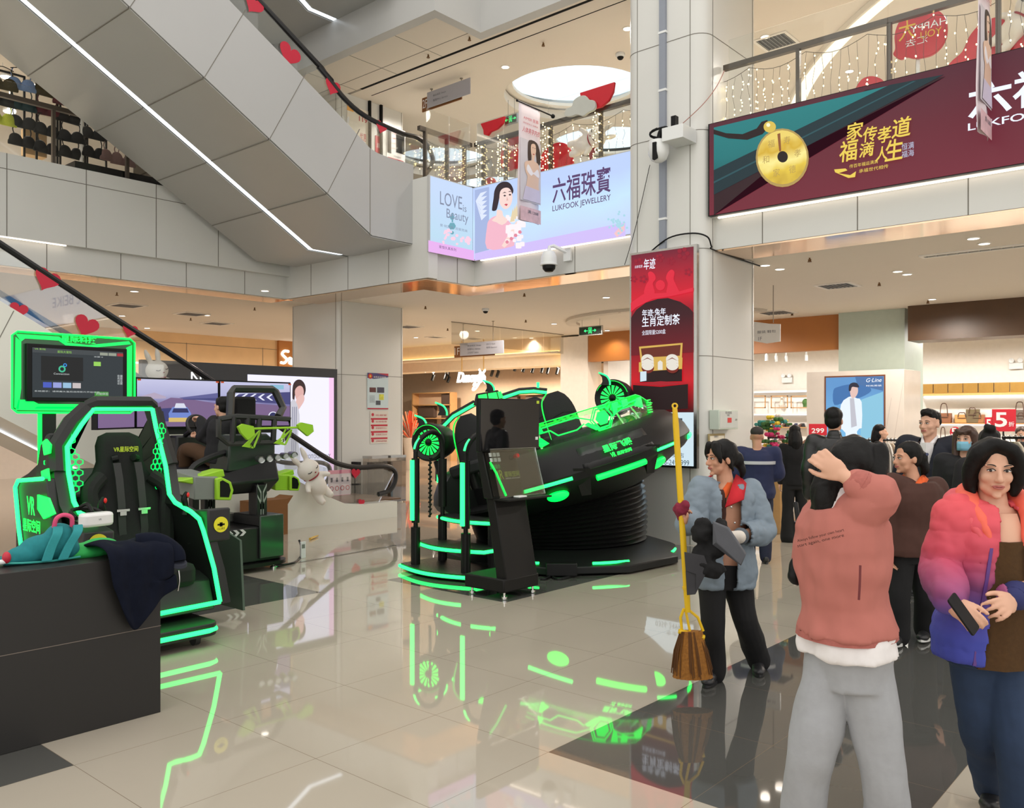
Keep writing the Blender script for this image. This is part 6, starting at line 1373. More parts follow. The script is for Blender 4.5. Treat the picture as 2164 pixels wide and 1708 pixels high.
def honey(c,w_,h,sx):
    hm = MB(); r = .028
    for i in range(-6,7):
        for j in range(-12,13):
            x = j*r*1.5*.0+i*r*1.75+(j % 2)*r*.875; z = j*r*1.5
            if abs(x)/w_+abs(z)/h > 1: continue
            P6 = [(x+r*cos(R(30+60*k)),z+r*sin(R(30+60*k))) for k in range(6)]; Q6 = [(x+.78*r*cos(R(30+60*k)),z+.78*r*sin(R(30+60*k))) for k in range(6)]
            vs = [(p[0]*sx,p[0]*.5,p[1]) for p in P6]+[(p[0]*sx,p[0]*.5,p[1]) for p in Q6]
            vs2 = [(v[0],v[1]-.008,v[2]) for v in vs]
            hm.add(vs+vs2,[q for k in range(6) for q in ((k,(k+1) % 6,(k+1) % 6+6,k+6),(k+12,k+18,(k+1) % 6+18,(k+1) % 6+12))])
    return hm.build('honeycomb_panel',HONEY,vr,VL(c))
honey(onB(352,990,6.9)+Vector((-.03,.03,.02)),.11,.42,1); honey(onB(134,1000,7.0),.13,.42,-1)
GP2 = mat('green_back_glow',(.0,.12,.03),.6,emit=(.0,.9,.1),es=.7,noise=0)
for c,w_,h in ((onB(134,1000,7.0)+Vector((-.03,.05,0)),.09,.28),(onB(354,1000,6.9)+Vector((.02,.06,-.02)),.05,.28)):
    q = VL(c); MB().prism([(q.x-w_,q.z),(q.x,q.z-h),(q.x+w_,q.z),(q.x,q.z+h)],q.y,q.y+.02,'y').build('glow_panel',GP2,vr)
for pts in ([(92,935),(100,928),(110,940),(108,958),(96,962)],[(90,996),(104,990),(107,1016),(92,1018)]):
    q = [VL(onA(x,y,2.61)) for x,y in pts]; MB().prism([(p.y,p.z) for p in q][::-1],q[0].x-.012,q[0].x,'x').build('side_lamp',NEON,vr)
MB().prism([(7.0,.22),(7.22,.3),(7.25,1.28),(7.16,1.52),(7.02,1.62),(6.96,1.1)],a0-.10-(a0+a1)/2,a0-(a0+a1)/2+.02,'x').build('rear_side',POD,vr,(0,-6.9,0),bevel=.02)
MB().prism([(7.25,.22),(7.95,.3),(7.95,1.2),(7.6,1.3),(7.3,1.1)],a0-(a0+a1)/2,a1-(a0+a1)/2,'x').build('rear_body',POD,vr,(0,-6.9,0),bevel=.02)
q = [onA(x,y,2.56) for x,y in ((90,1012),(38,1016),(32,1030),(40,1120),(46,1165))]
vtube(q,.016,'light_strip',NEONW,0)
MB().prism([(q[0].y,q[0].z),(q[1].y,q[1].z),(q[2].y,q[2].z),(q[-1].y,q[-1].z),(q[-1].y-.02,.25),(6.25,.2),(6.3,.62),(6.75,.9)],-.06,.02,'x').build('side_panel',PODG,vr,(2.64-(a0+a1)/2,-6.9,0),bevel=.01)
pq = [onA(x,y,2.60) for x,y in ((92,1045),(115,1052),(128,1085),(105,1096),(92,1075))]; MB().prism([(p.y-6.9,p.z) for p in pq][::-1],2.555-(a0+a1)/2,2.57-(a0+a1)/2,'x').build('side_lamp',NEON,vr)
p = onA(54,1104,2.56); text('星际空间',vr,p.x-(a0+a1)/2-.02,p.z-.06,NEON,h=.10,w=.34,y=p.y-6.9,rot=(0,0,-R(90)),bold=.02); text('VR',vr,p.x-(a0+a1)/2-.02,p.z+.07,NEON,h=.14,w=.16,y=p.y-6.9-.08,rot=(0,0,-R(90)),bold=.03)
cx0 = (onB(248,1000,7.0).x+onB(250,1000,7.0).x)/2-(a0+a1)/2+.02
m = MB(); rings = []
for f,w_,y,d in ((0,.24,-.18,.10),(.12,.32,-.06,.12),(.3,.30,.0,.12),(.48,.335,.05,.11),(.60,.315,.08,.09),(.70,.22,.10,.08),(.78,.185,.11,.08),(.90,.185,.13,.075),(.97,.16,.14,.06),(1.0,.09,.145,.04)):
    z = .55+f*1.06; rings.append([(cx0+w_*math.copysign(abs(cos(t))**.6,cos(t)),y+d*math.copysign(abs(sin(t))**.8,sin(t)),z) for t in [2*pi*(k+.5)/24 for k in range(24)]])
m.loft(rings); m.build('seat_back',SUEDE,vr,sharp=60)
for sx in (-1,1):
    m = MB(); m.tube(curve3([(cx0+sx*.28,-.12,.72),(cx0+sx*.29,-.10,.95),(cx0+sx*.31,-.06,1.15),(cx0+sx*.2,.0,1.26)],4),[.06]*13,10); m.build('side_bolster',SUEDE,vr)
    m = MB(); q = [(cx0+sx*.085,-.015,1.37),(cx0+sx*.085,-.06,1.25),(cx0+sx*.085,-.10,1.05),(cx0+sx*.09,-.125,.85),(cx0+sx*.07,-.13,.66)]
    m.loft([[(p[0]-.03,p[1]-.012,p[2]),(p[0]+.03,p[1]-.012,p[2]),(p[0]+.03,p[1]-.004,p[2]),(p[0]-.03,p[1]-.004,p[2])] for p in q]); bl_ = m.build('seat_belt',mat('belt_webbing',(.02,.02,.021),.7),vr)
    MB().cbox((cx0+sx*.085,-.135,1.0),(.10,.014,.018)).cbox((cx0+sx*.085,-.135,.975),(.05,.014,.03)).build('buckle',STEEL,bl_)
    m = MB(); m.tube([(cx0+sx*.10,.02,1.40),(cx0+sx*.06,.0,1.41)],.03,10); m.build('belt_slot',BLACK,vr)
MB().prism(round_box(cx0-.27,cx0+.27,-.66,.02,.08),.42,.60).build('seat_cushion',SUEDE,vr,bevel=.05)
MB().cbox((cx0+.10,-.50,.615),(.13,.05,.02),Matrix.Rotation(R(20),3,'Z')).cbox((cx0+.05,-.50,.625),(.04,.04,.012),Matrix.Rotation(R(-10),3,'Z')).build('yellow_strap',mat('strap_yellow',srgb(226,200,20),.5),vr)
text('VR星际空间',vr,cx0-.09,1.455,YG,h=.045,w=.2,y=.02,bold=.02)
MB().prism([(6.22,.22),(6.30,.45),(6.45,.5),(7.3,.5),(7.3,.22)],-.44,.42,'x').build('seat_box',PODG,vr,(0,-6.9,0),bevel=.01)
b0 = onB(462,1326,6.02); bx1 = b0.x-(a0+a1)/2
MB().prism(round_box(-.47,bx1,-.92,.9,.10),b0.z-.045,b0.z+.05).build('base_plate',POD,vr,bevel=.008)
MB().tube([(-.47,-.925,b0.z),(bx1-.1,-.925,b0.z),(bx1-.03,-.89,b0.z),(bx1+.004,-.80,b0.z)],.018,8).build('light_strip',NEONW,vr)
for x,y in ((bx1-.14,-.78),(-.38,-.78),(bx1-.14,.75),(-.38,.75)):
    m = MB(); m.cyl((-.02,0,.055),.055,.04,18,'x'); w_ = m.build('castor',mat('castor_rubber',(.03,.03,.03),.5),vr,(x,y,0)); MB().box(-.04,.04,-.03,.05,.06,b0.z-.045).build('fork',STEEL,w_)
def console(pts_c,lab):
    pass
pr_ = onB(440,1105,6.35); pr = VL(pr_)
MB().prism([(-.10,-.14),(.22,-.20),(.26,-.05),(.10,.10),(-.10,.12)],-.06,.14,'x').build('armrest',PODG,vr,(pr.x,pr.y,pr.z),bevel=.015)
YST = mat('yellow_sticker',srgb(222,214,40),.5,noise=0)
def sticker(p,r,n_,words_):
    m = MB(); rm = Matrix((Vector((1,0,0)),n_.cross(Vector((1,0,0))).normalized()*-1,n_)).transposed();
    m.M = Matrix.Translation(p) @ Vector(n_).to_track_quat('Z','Y').to_matrix().to_4x4(); m.cyl((0,0,0),r,.004,24); o = m.build('round_sticker',YST,vr)
    t1 = text(words_,o,0,0,BLACK,h=r*.34,w=r*1.1,y=0,align='CENTER'); t1.matrix_local = m.M @ Matrix.Translation((0,-r*.7,.005)) @ Matrix.Rotation(-R(90),4,'X')
    mm = MB(); mm.M = m.M; mm.box(-r*.5,r*.5,-.1*r,.12*r,.004,.006); mm.box(-r*.2,r*.2,-.25*r,.28*r,.004,.006); mm.build('pictogram',BLACK,o)
nrm = Vector((.55,-.62,.55)).normalized(); sticker(pr+Vector((.05,-.104,-.01)),.062,Vector((0,-1,0)),'小心夹手')
pl = VL(onB(200,1140,6.30))
MB().prism([(-.16,-.12),(.26,-.2),(.30,.02),(.05,.10),(-.16,.06)],-.12,.10,'x').build('armrest',PODG,vr,(pl.x,pl.y+.06,pl.z),bevel=.015)
sticker(pl+Vector((-.02,-.104,-.02)),.07,Vector((0,-1,0)),'小心台阶')
for p_ in (onB(391,1080,6.5),onB(216,1095,6.45)):
    q = VL(p_); m = MB(); m.tube(curve3([q+Vector((0,0,-.03)),q+Vector((.005,0,.04)),q+Vector((-.01,-.005,.10)),q+Vector((.015,-.01,.15))],4),[.03,.028,.024,.022,.022,.024,.026,.026,.024,.022,.02,.02,.016],10); j = m.build('joystick',BLACK,vr)
    MB().ell(q+Vector((.01,-.03,.13)),(.012,.008,.02)).build('red_trigger',mat('button_red',(0,0,0)),j)
hs = thing('vr_headset','white virtual reality headset resting on the left armrest of the ride chair','headset',onB(202,1112,6.12),R(8))
MB().prism(round_box(-.115,.115,-.06,.05,.045),0,.095).build('shell',mat('headset_white',srgb(226,226,226),.3),hs,bevel=.02)
MB().tube(curve3([(-.11,.05,.06),(-.09,.16,.10),(0,.20,.11),(.09,.16,.10),(.11,.05,.06)],4),.016,6).build('strap',BLACK,hs); MB().tube(curve3([(0,.04,.095),(0,.1,.15),(0,.19,.12)],4),.014,6).build('top_strap',BLACK,hs); text('VR',hs,-.015,.045,LET,h=.012,y=-.064)
mo = Vector((2.72,8.0,0)); F0 = onB(24,872,8.0); F1 = onB(283,706,8.0); Wm,Hm = F1.x-F0.x,onB(24,700,8.0).z-F0.z
MM = lambda x,z: (F0.x-(a0+a1)/2+x*Wm,F0.z+z*Hm)
oct_ = [(.04,0),(.96,0),(1,.05),(1,.95),(.96,1),(.04,1),(0,.95),(0,.05)]
def fp(pts,y0,y1,name,m_): return MB().prism([MM(*p) for p in pts],1.1+y0,1.1+y1,'y').build(name,m_,vr)
fp(oct_,.0,.012,'frame_acrylic',mat('frame_acrylic',(.03,.12,.05),.15,noise=0))
GLO = mat('frame_glow',(.0,.2,.05),.4,emit=(.0,1.,.12),es=1.1,noise=0)
for pts in ([(.03,.97),(.36,.97),(.43,.90),(.60,.885),(.66,.90),(.95,.97),(.97,.93),(.66,.86),(.42,.86),(.36,.92),(.10,.92),(.07,.88)],
            [(.02,.06),(.05,.04),(.07,.30),(.07,.88),(.03,.93)],[(.93,.08),(.975,.06),(.98,.92),(.93,.88)],
            [(.03,.03),(.60,.02),(.97,.03),(.95,.08),(.60,.075),(.52,.11),(.20,.11),(.14,.16),(.05,.16)],[(.17,.05),(.5,.05),(.48,.075),(.19,.075)]):
    fp(pts,-.010,.0,'frame_light',GLO)
vtube([(F0.x+x*Wm,7.985,F0.z+z*Hm) for x,z in oct_+[oct_[0]]],.009,'frame_edge_light',NEON,0)
text('星际科技',vr,MM(.37,.885)[0],MM(.37,.905)[1],NEON,h=.065,w=.31,y=1.075,bold=.02)
bx = MB().prism([MM(.10,.14),MM(.92,.14),MM(.92,.86),MM(.10,.86)],1.055,1.10,'y').build('screen',BLACK,vr,bevel=.006)
SX = lambda x,z: MM(.14+.74*x,.19+.62*z)
def sc(pts,m_,name,k=0): MB().prism([SX(*p) for p in pts],1.050-.002*k,1.0535-.002*k,'y').build(name,m_,bx)
sc([(0,0),(1,0),(1,1),(0,1)],lit('screen_slate',srgb(42,50,56),1.),'screen_image')
sc([(0,.9),(1,.9),(1,1),(0,1)],lit('screen_bar',srgb(62,68,72),1.),'title_bar',1); sc([(.09,.35),(.54,.35),(.54,.84),(.09,.84)],lit('screen_dark',srgb(18,20,24),1.),'video_window',1)
for k in range(4): sc([(.11+.105*k,.20),(.2+.105*k,.20),(.2+.105*k,.31),(.11+.105*k,.31)],lit('thumb%d' % k,[srgb(70,90,190),srgb(150,160,220),srgb(150,190,220),srgb(200,190,190)][k],1.),'thumbnail',1)
sc([(.67,.04),(.83,.04),(.83,.14),(.67,.14)],lit('screen_green',srgb(60,140,50),1.),'start_button',1); sc([(.66,.68),(.74,.68),(.74,.77),(.66,.77)],lit('screen_lime',srgb(150,210,90),1.),'lime_icon',1)
sc([(.93,.91),(1,.91),(1,.97),(.93,.97)],lit('screen_red',srgb(170,40,50),1.),'close_button',2); sc([(.73,.91),(.82,.91),(.82,.97),(.73,.97)],lit('screen_pale',srgb(150,156,140),1.),'menu_button',2); sc([(.83,.91),(.92,.91),(.92,.97),(.83,.97)],lit('screen_pale',(0,0,0)),'menu_button',2)
m = MB(); c_ = SX(.31,.60);
for r_,dx,dz,mm in ((.030,0,-.005,lit('screen_teal',srgb(60,180,140),1.1)),(.016,.025,.03,lit('screen_blue',srgb(50,140,220),1.1))):
    m = MB(); m.M = Matrix.Translation((c_[0]+dx,1.0465,c_[1]+dz)); m.lathe([(r_,0),(r_,.002),(r_*.55,.002),(r_*.55,0),(r_,0)],18,'y'); m.build('ring_logo',mm,bx)
tw = lit('screen_text',srgb(200,206,206),1.); tg = lit('screen_lime',(0,0,0))
for s_,x,z,h,w_,mm in (('Connection',.22,.47,.016,.13,tw),('星际大冒险',.26,.915,.022,.12,tg),('VR 影院',.02,.955,.016,.09,tg),('开始体验',.685,.065,.026,.11,tw),('系统提示：请佩戴头盔后选择影片开始体验',.02,.11,.014,.55,tw),('余额 0',.66,.86,.012,.08,tw),('音量\n亮度\n语言\n设置',.93,.30,.09,.05,tw)):
    p = SX(x,z); text(s_,bx,p[0],p[1],mm,h=h,w=w_,y=1.046)
pp = onB(95,900,8.0); MB().box(pp.x-(a0+a1)/2-.02,pp.x-(a0+a1)/2+.10,1.12,1.2,.15,F0.z+.2).build('screen_post',POD,vr); MB().box(pp.x-(a0+a1)/2-.05,pp.x-(a0+a1)/2-.02,1.11,1.13,1.0,F0.z).build('post_light',NEON,vr)
q = onB(468,1230,6.6); MB().prism([(-.25,.12),(.3,.12),(.3,.62),(.1,.78),(-.2,.7)],-.02,.0,'x').build('side_board',mat('board_green',(.06,.10,.07),.4),vr,(q.x-(a0+a1)/2+.10,-.25,0))
# ================================================================ RACING SIMULATOR
RB = mat('rig_black',(.006,.006,.0065),.45,noise=.1); LIME = mat('lime_paint',srgb(150,200,40),.45,noise=.04); RGREY = mat('rig_grey',srgb(120,126,120),.4)
r0 = onB(520,1195,8.7); rx,ry = r0.x,8.9
sim = thing('racing_simulator','black motion racing simulator with lime wing, exhaust pipes and wide screens','racing simulator',(rx,ry,0),0)
Q = lambda x,y,b: onB(x,y,b)-Vector((rx,ry,0))
MB().prism(round_box(-.75,.36,-.42,.75,.10),.10,.50).build('plinth',RB,sim,bevel=.02)
MB().prism(round_box(-.85,.42,-.5,.85,.2),.06,.10).build('plinth_foot',BLACKM,sim)
MB().box(.02,.33,-.455,-.42,.14,.62).build('plinth_front',mat('plinth_gloss',(.03,.05,.035),.15,noise=0),sim,bevel=.01)
MB().box(.02,.33,-.44,.1,.5,.62).build('post_box',RB,sim,bevel=.01)
ch = MB()
for k in range(3): ch.flat([(-.38+.08*k,.42),(-.34+.08*k,.42),(-.30+.08*k,.455),(-.34+.08*k,.49),(-.38+.08*k,.49),(-.34+.08*k,.455)],-.425,.004)
ch.build('arrow_marks',mat('arrow_white',srgb(210,210,210),.5),sim)
for x,y in ((-.6,-.3),(.25,-.36),(-.6,.6),(.25,.6)): MB().lathe([(.035,0),(.035,.02),(.012,.03),(.012,.08)],12).build('levelling_foot',CHROME,sim,(x,y,0))
MB().prism(round_box(-.30,.15,.15,.65,.05),.50,.60).build('lift_base',mat('rig_plate_grey',srgb(100,100,96),.35),sim,bevel=.02)
for x0,x1,y0,y1 in ((.06,.20,-.32,-.16),(-.20,-.06,.35,.45)):
    p_ = MB().box(x0,x1,y0,y1,.55,.96).build('lift_post',RB,sim,bevel=.01)
    m = MB()
    for z in (.72,.84): m.flat([(x0+.01,z+.10),(x0+.05,z+.02),(x0+.05,z-.16),(x0+.06,z-.16),(x0+.06,z+.04),(x0+.01,z+.13)],y0,.004); m.flat([(x1-.01,z+.10),(x1-.05,z+.02),(x1-.05,z-.16),(x1-.06,z-.16),(x1-.06,z+.04),(x1-.01,z+.13)],y0,.004)
    m.build('post_graphic',mat('graphic_silver',srgb(150,156,150),.4),p_)
M0 = Q(350,1040,8.6)
MB().loft([[(-.75,-.20,.86),(.30,-.20,.86),(.30,.85,.86),(-.75,1.2,.86)],[(-.85,-.25,.98),(.38,-.30,1.0),(.38,.9,1.0),(-.85,1.3,.98)],[(-.66,.15,1.08),(.36,-.26,1.24),(.36,.8,1.24),(-.66,1.2,1.08)]]).build('rig_tub',RB,sim,bevel=.02)
MB().tube(curve3([Q(400,1010,8.75),Q(410,985,8.75),Q(450,965,8.75),Q(500,950,8.75)],4),.035,8).build('side_rail',RB,sim)
MB().prism([(-.26,1.12),(.30,1.12),(.36,1.25),(.36,1.46),(.25,1.54),(-.22,1.54)],-.24,.16,'y').build('engine_cover',mat('engine_dark',(.02,.03,.024),.35),sim,bevel=.02)
for k in range(5):
    p = Q(553+17.5*k,972-2.5*k,8.40); m = MB(); m.M = Matrix.Translation(p) @ Matrix.Rotation(R(-20),4,'Z'); m.lathe([(.026,.01),(.038,.0),(.040,.02),(.036,.20),(.001,.20)],16,'y'); e_ = m.build('exhaust_pipe',mat('pipe_steel',(.35,.37,.36),.3,1.),sim)
    m = MB(); m.M = Matrix.Translation(p) @ Matrix.Rotation(R(-20),4,'Z'); m.lathe([(.027,.012),(.001,.03)],14,'y'); m.build('pipe_bore',BLACK,e_)
wA,wB = Q(505,918,8.15),Q(660,908,8.15)
MB().tube([Q(505,907,8.16),Q(655,903,8.16)],.012,6).build('wing_bar',LIME,sim)
for pts in ([(502,902),(512,896),(534,901),(537,918),(522,930),(508,915)],[(628,898),(636,893),(659,898),(661,912),(649,922),(630,906)]):
    q = [Q(x,y,8.14) for x,y in pts]; MB().prism([(p.x,p.z) for p in q][::-1],q[0].y-.02,q[0].y+.02,'y').build('wing_end',LIME,sim)
for bx_ in (536,603):
    d = bx_-536
    for pts in ([(548+d,910-d*.03),(512+d,944-d*.1),(535+d,948-d*.1),(528+d,938-d*.1)],):
        q = [Q(x,y,8.18) for x,y in pts]; MB().prism([(p.x,p.z) for p in q],q[0].y-.012,q[0].y+.012,'y').build('wing_strut',LIME,sim)
    MB().tube([Q(549+d,910-d*.03,8.18),Q(546+d,922-d*.05,8.2),Q(536+d,946-d*.1,8.2)],.012,6).build('wing_stay',LIME,sim)
    MB().tube([Q(537+d,909-d*.03,8.18),Q(528+d,928-d*.05,8.2)],.01,6).build('wing_stay',LIME,sim)
q = Q(526,942,8.16); text('51',sim,q.x,q.z-.02,BLACK,h=.04,y=q.y-.02); q = Q(592,934,8.16); text('51',sim,q.x,q.z,LETW,h=.04,y=q.y-.02)
for x0,y0,sc_ in ((398,1035,1.),(572,1022,.8)):
    p = Q(x0,y0,8.3 if sc_ == 1 else 9.0)
    m = MB(); m.M = Matrix.Translation(p) @ Matrix.Scale(sc_,4)
    m.loft([[(-.06,.3,-.02),(.22,.25,-.02),(.24,.2,.10),(.14,.2,.2),(-.06,.3,.2)],[(.0,-.12,-.10),(.34,-.16,-.12),(.36,-.17,.05),(.26,-.15,.12),(.0,-.12,.14)]][::-1]); m.build('side_pod',RGREY if sc_ == 1 else LIME,sim,bevel=.01)
    m = MB(); m.M = Matrix.Translation(p) @ Matrix.Scale(sc_,4); m.prism([(.20,-.11),(.37,-.125),(.40,-.02),(.37,.07),(.26,.125),(.20,.11)],-.20,-.15,'y'); m.build('pod_intake',LIME,sim,bevel=.012)
    m = MB(); m.M = Matrix.Translation(p) @ Matrix.Scale(sc_,4); m.prism([(.24,-.08),(.34,-.09),(.36,-.02),(.34,.05),(.27,.09),(.24,.08)],-.206,-.196,'y'); m.build('intake_void',BLACK,sim)
    m = MB(); m.M = Matrix.Translation(p) @ Matrix.Scale(sc_,4); m.prism([(-.16,.10),(.10,.15),(.34,.20),(.36,.12),(.0,.06)],-.1,.12,'y'); m.build('pod_cover',LIME,sim,bevel=.012)
MB().loft([[(p.x,p.y,p.z) for p in [Q(362,1035,8.5),Q(400,1022,8.5),Q(402,1042,8.5),Q(366,1046,8.5)]],[(p.x,p.y,p.z) for p in [Q(372,1020,9.0),Q(400,1016,9.0),Q(402,1040,9.0),Q(376,1040,9.0)]]]).build('nose_wing',mat('nose_white',srgb(206,214,206),.4),sim)
CG = mat('cage_grey',(.02,.022,.021),.4)
def bar(pts,r=.035,m_=CG): MB().tube([Q(*p) for p in pts],r,6).build('cage_bar',m_,sim)
bar([(486,880,8.7),(488,832,8.75),(494,822,8.8),(575,823,8.8),(582,828,8.8),(598,862,8.75),(588,880,8.7)],.045)
bar([(462,886,8.55),(500,880,8.5),(612,886,8.5),(612,920,8.5),(590,935,8.5),(482,938,8.5),(462,922,8.5),(462,886,8.5)],.03)
for x in (494,524,548,580): bar([(x,882,8.5),(x-3,936,8.5)],.032,RB)
MB().prism(round_box(*(lambda a_,b_: (a_.x,b_.x,a_.y-.05,a_.y+.07))(Q(497,870,8.95),Q(538,870,8.95)),.04),Q(497,900,8.95).z,Q(497,838,8.95).z).build('headrest',SUEDE,sim,bevel=.03)
MB().prism(round_box(*(lambda a_,b_: (a_.x,b_.x,a_.y-.08,a_.y+.08))(Q(470,900,9.0),Q(545,900,9.0)),.06),1.15,Q(497,896,8.95).z).build('seat_back',SUEDE,sim,bevel=.04)
MB().prism(round_box(Q(455,980,9.2).x,Q(535,980,9.2).x,.1,.75,.06),1.10,1.22).build('seat_cushion',SUEDE,sim,bevel=.04)
wc = Q(418,900,9.75); m = MB(); m.M = Matrix.Translation(wc) @ Matrix.Rotation(R(-25),4,'X'); m.lathe([(.135+.02*cos(t),.02*sin(t)) for t in [2*pi*k/8 for k in range(9)]],28,'y'); m.build('steering_wheel',RB,sim)
m = MB(); m.M = Matrix.Translation(wc) @ Matrix.Rotation(R(-25),4,'X'); m.box(-.13,.13,-.012,.012,-.025,.025); m.box(-.02,.02,-.012,.012,-.13,0); m.cyl((0,-.02,0),.045,.04,16,'y'); m.build('wheel_spokes',RB,sim)
MB().tube([wc,wc+Vector((0,.3,-.12))],.03,8).build('steering_column',RB,sim)
MB().box(Q(375,940,10.0).x,Q(460,940,10.0).x,wc.y+.28,wc.y+.5,.95,1.5).build('dashboard',RB,sim,bevel=.03)
MB().box(-.8,.1,wc.y+.2,wc.y+.6,.9,1.2).build('pedal_box',RB,sim,bevel=.02)
S0,S1 = Q(286,906,10.32),Q(615,800,10.32); Hs = Q(286,797,10.32).z-S0.z; Ws = S1.x-S0.x
MB().box(S0.x+.2,S1.x-.2,S0.y+.09,S0.y+.15,S0.z-.08,S0.z+.3).build('screen_beam',RB,sim)
for x in (S0.x+.8,S1.x-.55): MB().box(x,x+.09,S0.y+.1,S0.y+.2,0,S0.z+.2).build('screen_stand',RB,sim); MB().box(x-.25,x+.3,S0.y-.15,S0.y+.35,0,.04).build('stand_foot',RB,sim)
scr = []
for k in range(2):
    o = MB().box(S0.x+Ws*k/2+.004,S0.x+Ws*(k+1)/2-.004,S0.y,S0.y+.06,S0.z,S0.z+Hs).build('screen',BLACK,sim,bevel=.006); scr.append(o)
sky = ramp_mat('game_sky',[(0,srgb(96,88,150)),(.42,srgb(128,112,160)),(.55,srgb(112,106,160)),(.75,srgb(176,176,214)),(1,srgb(196,196,228))],'z',S0.z,S0.z+Hs,1.0,noise=.15,nscale=3)
def si(k,pts,m_,name,lv=0):
    x0,x1 = S0.x+Ws*k/2+.02,S0.x+Ws*(k+1)/2-.02; q = [(x0+(x1-x0)*u,S0.z+.02+(Hs-.04)*v) for u,v in pts]
    MB().flat(q,S0.y-.001-.002*lv,.002).build(name,m_,scr[k])
for k in range(2): si(k,[(0,0),(1,0),(1,1),(0,1)],sky,'screen_image')
road = lit('game_road',srgb(122,98,138),1.); barr = lit('game_barrier',srgb(70,70,124),1.); hill = lit('game_hill',srgb(96,96,150),1.)
si(0,[(0,0),(1,0),(1,.5),(.62,.6),(.40,.62),(0,.30)],road,'road',1); si(0,[(.5,.62),(1,.74),(1,.56),(.55,.60)],hill,'crash_wall',2); si(0,[(.55,.60),(1,.63),(1,.57),(.55,.585)],barr,'barrier',3); si(0,[(0,.62),(.2,.72),(.34,.64),(.34,.60),(0,.58)],lit('game_town',srgb(180,166,190),1.),'town',2)
car = lambda pts,m_,n_,lv: si(0,pts,m_,n_,lv)
car([(.26,.10),(.20,.25),(.25,.38),(.40,.40),(.44,.3),(.4,.12)],lit('game_shadow',srgb(58,62,116),1.),'car_shadow',2)
car([(.38,.12),(.37,.28),(.42,.42),(.60,.42),(.65,.28),(.64,.12)],lit('game_car_blue',srgb(112,136,208),1.),'car_body',4)
car([(.44,.40),(.46,.50),(.56,.50),(.59,.40)],lit('game_car_white',srgb(216,220,236),1.),'car_roof',5); car([(.41,.30),(.43,.39),(.60,.39),(.62,.30)],lit('game_car_dark',srgb(44,48,96),1.),'car_window',6); car([(.37,.10),(.37,.19),(.65,.19),(.65,.10)],lit('game_car_yellow',srgb(214,186,110),1.),'car_bumper',6)
si(1,[(0,0),(1,0),(1,.46),(.4,.52),(0,.62)],road,'road',1); si(1,[(0,.66),(.35,.74),(1,.80),(1,.50),(.3,.56),(0,.60)],barr,'barrier',2)
ar = lit('game_arrow',srgb(232,234,250),1.)
for k in range(6): x = .16+.12*k; si(1,[(x+.07,.74),(x+.10,.74),(x+.04,.665),(x+.10,.59),(x+.07,.59),(x,.665)],ar,'chevron',4)
si(1,[(.70,.86),(.90,.86),(.90,.96),(.70,.96)],lit('game_panel',srgb(140,190,214),1.),'score_panel',4); si(1,[(.74+.07*cos(t),.22+.11*sin(t)) for t in [2*pi*k/20 for k in range(20)]],ar,'speed_dial',4); si(1,[(.74+.055*cos(t),.22+.09*sin(t)) for t in [2*pi*k/20 for k in range(20)]],lit('game_car_dark',(0,0,0)),'speed_dial_face',5)
for k in range(2):
    for u in (0,.97): si(k,[(u,.965),(u+.04,.965),(u+.04,1.0),(u,1.0)],lit('orange_tag',srgb(220,90,40),.7),'orange_tag',6)
L0 = Q(205,935,9.6); L1 = Q(285,905,10.3)
m = MB(); m.loft([[(L0.x,L0.y,S0.z),(S0.x-.01,S0.y,S0.z),(S0.x-.01,S0.y+.06,S0.z),(L0.x-.04,L0.y+.05,S0.z)],[(L0.x,L0.y,S0.z+Hs),(S0.x-.01,S0.y,S0.z+Hs),(S0.x-.01,S0.y+.06,S0.z+Hs),(L0.x-.04,L0.y+.05,S0.z+Hs)]]); o = m.build('screen',BLACK,sim)
d = Vector((S0.x-.01-L0.x,S0.y-L0.y,0)).normalized(); nn = Vector((d.y,-d.x,0))*.003
A_ = Vector((L0.x,L0.y,S0.z))+d*.02+nn+Vector((0,0,.02)); B_ = Vector((S0.x-.01,S0.y,S0.z))-d*.02+nn+Vector((0,0,.02)); up_ = Vector((0,0,Hs-.04))
MB().add([tuple(A_),tuple(B_),tuple(B_+up_),tuple(A_+up_)],[(0,1,2,3)]).build('screen_image',sky,o);
MB().add([tuple(A_+nn),tuple(B_+nn),tuple(B_+nn+up_*.45),tuple(A_+nn+up_*.3)],[(0,1,2,3)]).build('road',road,o)
pts = [FL(575,1198),FL(600,1196),FL(625,1190),FL(637,1175)]; c = MB().tube(curve3([(p.x,p.y,.014) for p in pts]+[(pts[-1].x,pts[-1].y,.10),(pts[-1].x-.02,pts[-1].y+.02,.20)],4),.013,6).build('power_cable',RUB); tag(c,'black power cable running from the racing simulator to a floor socket','cable')
p = FL(640,1180); t = thing('floor_socket','small white upright power socket on the floor beside the racing simulator','socket',p,0); MB().box(-.025,.045,.0,.03,0,.20).build('housing',CW,t,bevel=.003); MB().box(-.015,.03,-.002,.0,.12,.17).build('socket_face',RGREY,t)
p = FL(655,1142); q = FL(672,1135); c = MB().tube([(p.x,p.y,.018),(p.x*.5+q.x*.5,p.y*.5+q.y*.5,.018),(q.x,q.y,.018)],[.018,.018,.010],8).build('glow_stick',mat('stick_yellow',srgb(200,160,60),.5)); tag(c,'short yellow and black stick lying on the floor before the escalator','stick')
CARD = mat('cardboard',srgb(128,84,44),.8,noise=.1)
p = onB(578,1146,10.9); t = thing('cardboard_box','brown cardboard box behind the racing simulator against the escalator','box',(p.x,10.9,0),R(4)); MB().box(-.42,.18,-.1,.22,0,.52).build('carton',CARD,t); MB().prism([(.18,.52),(.28,.56),(.18,.44)],-.1,.22,'y').build('flap',CARD,t)
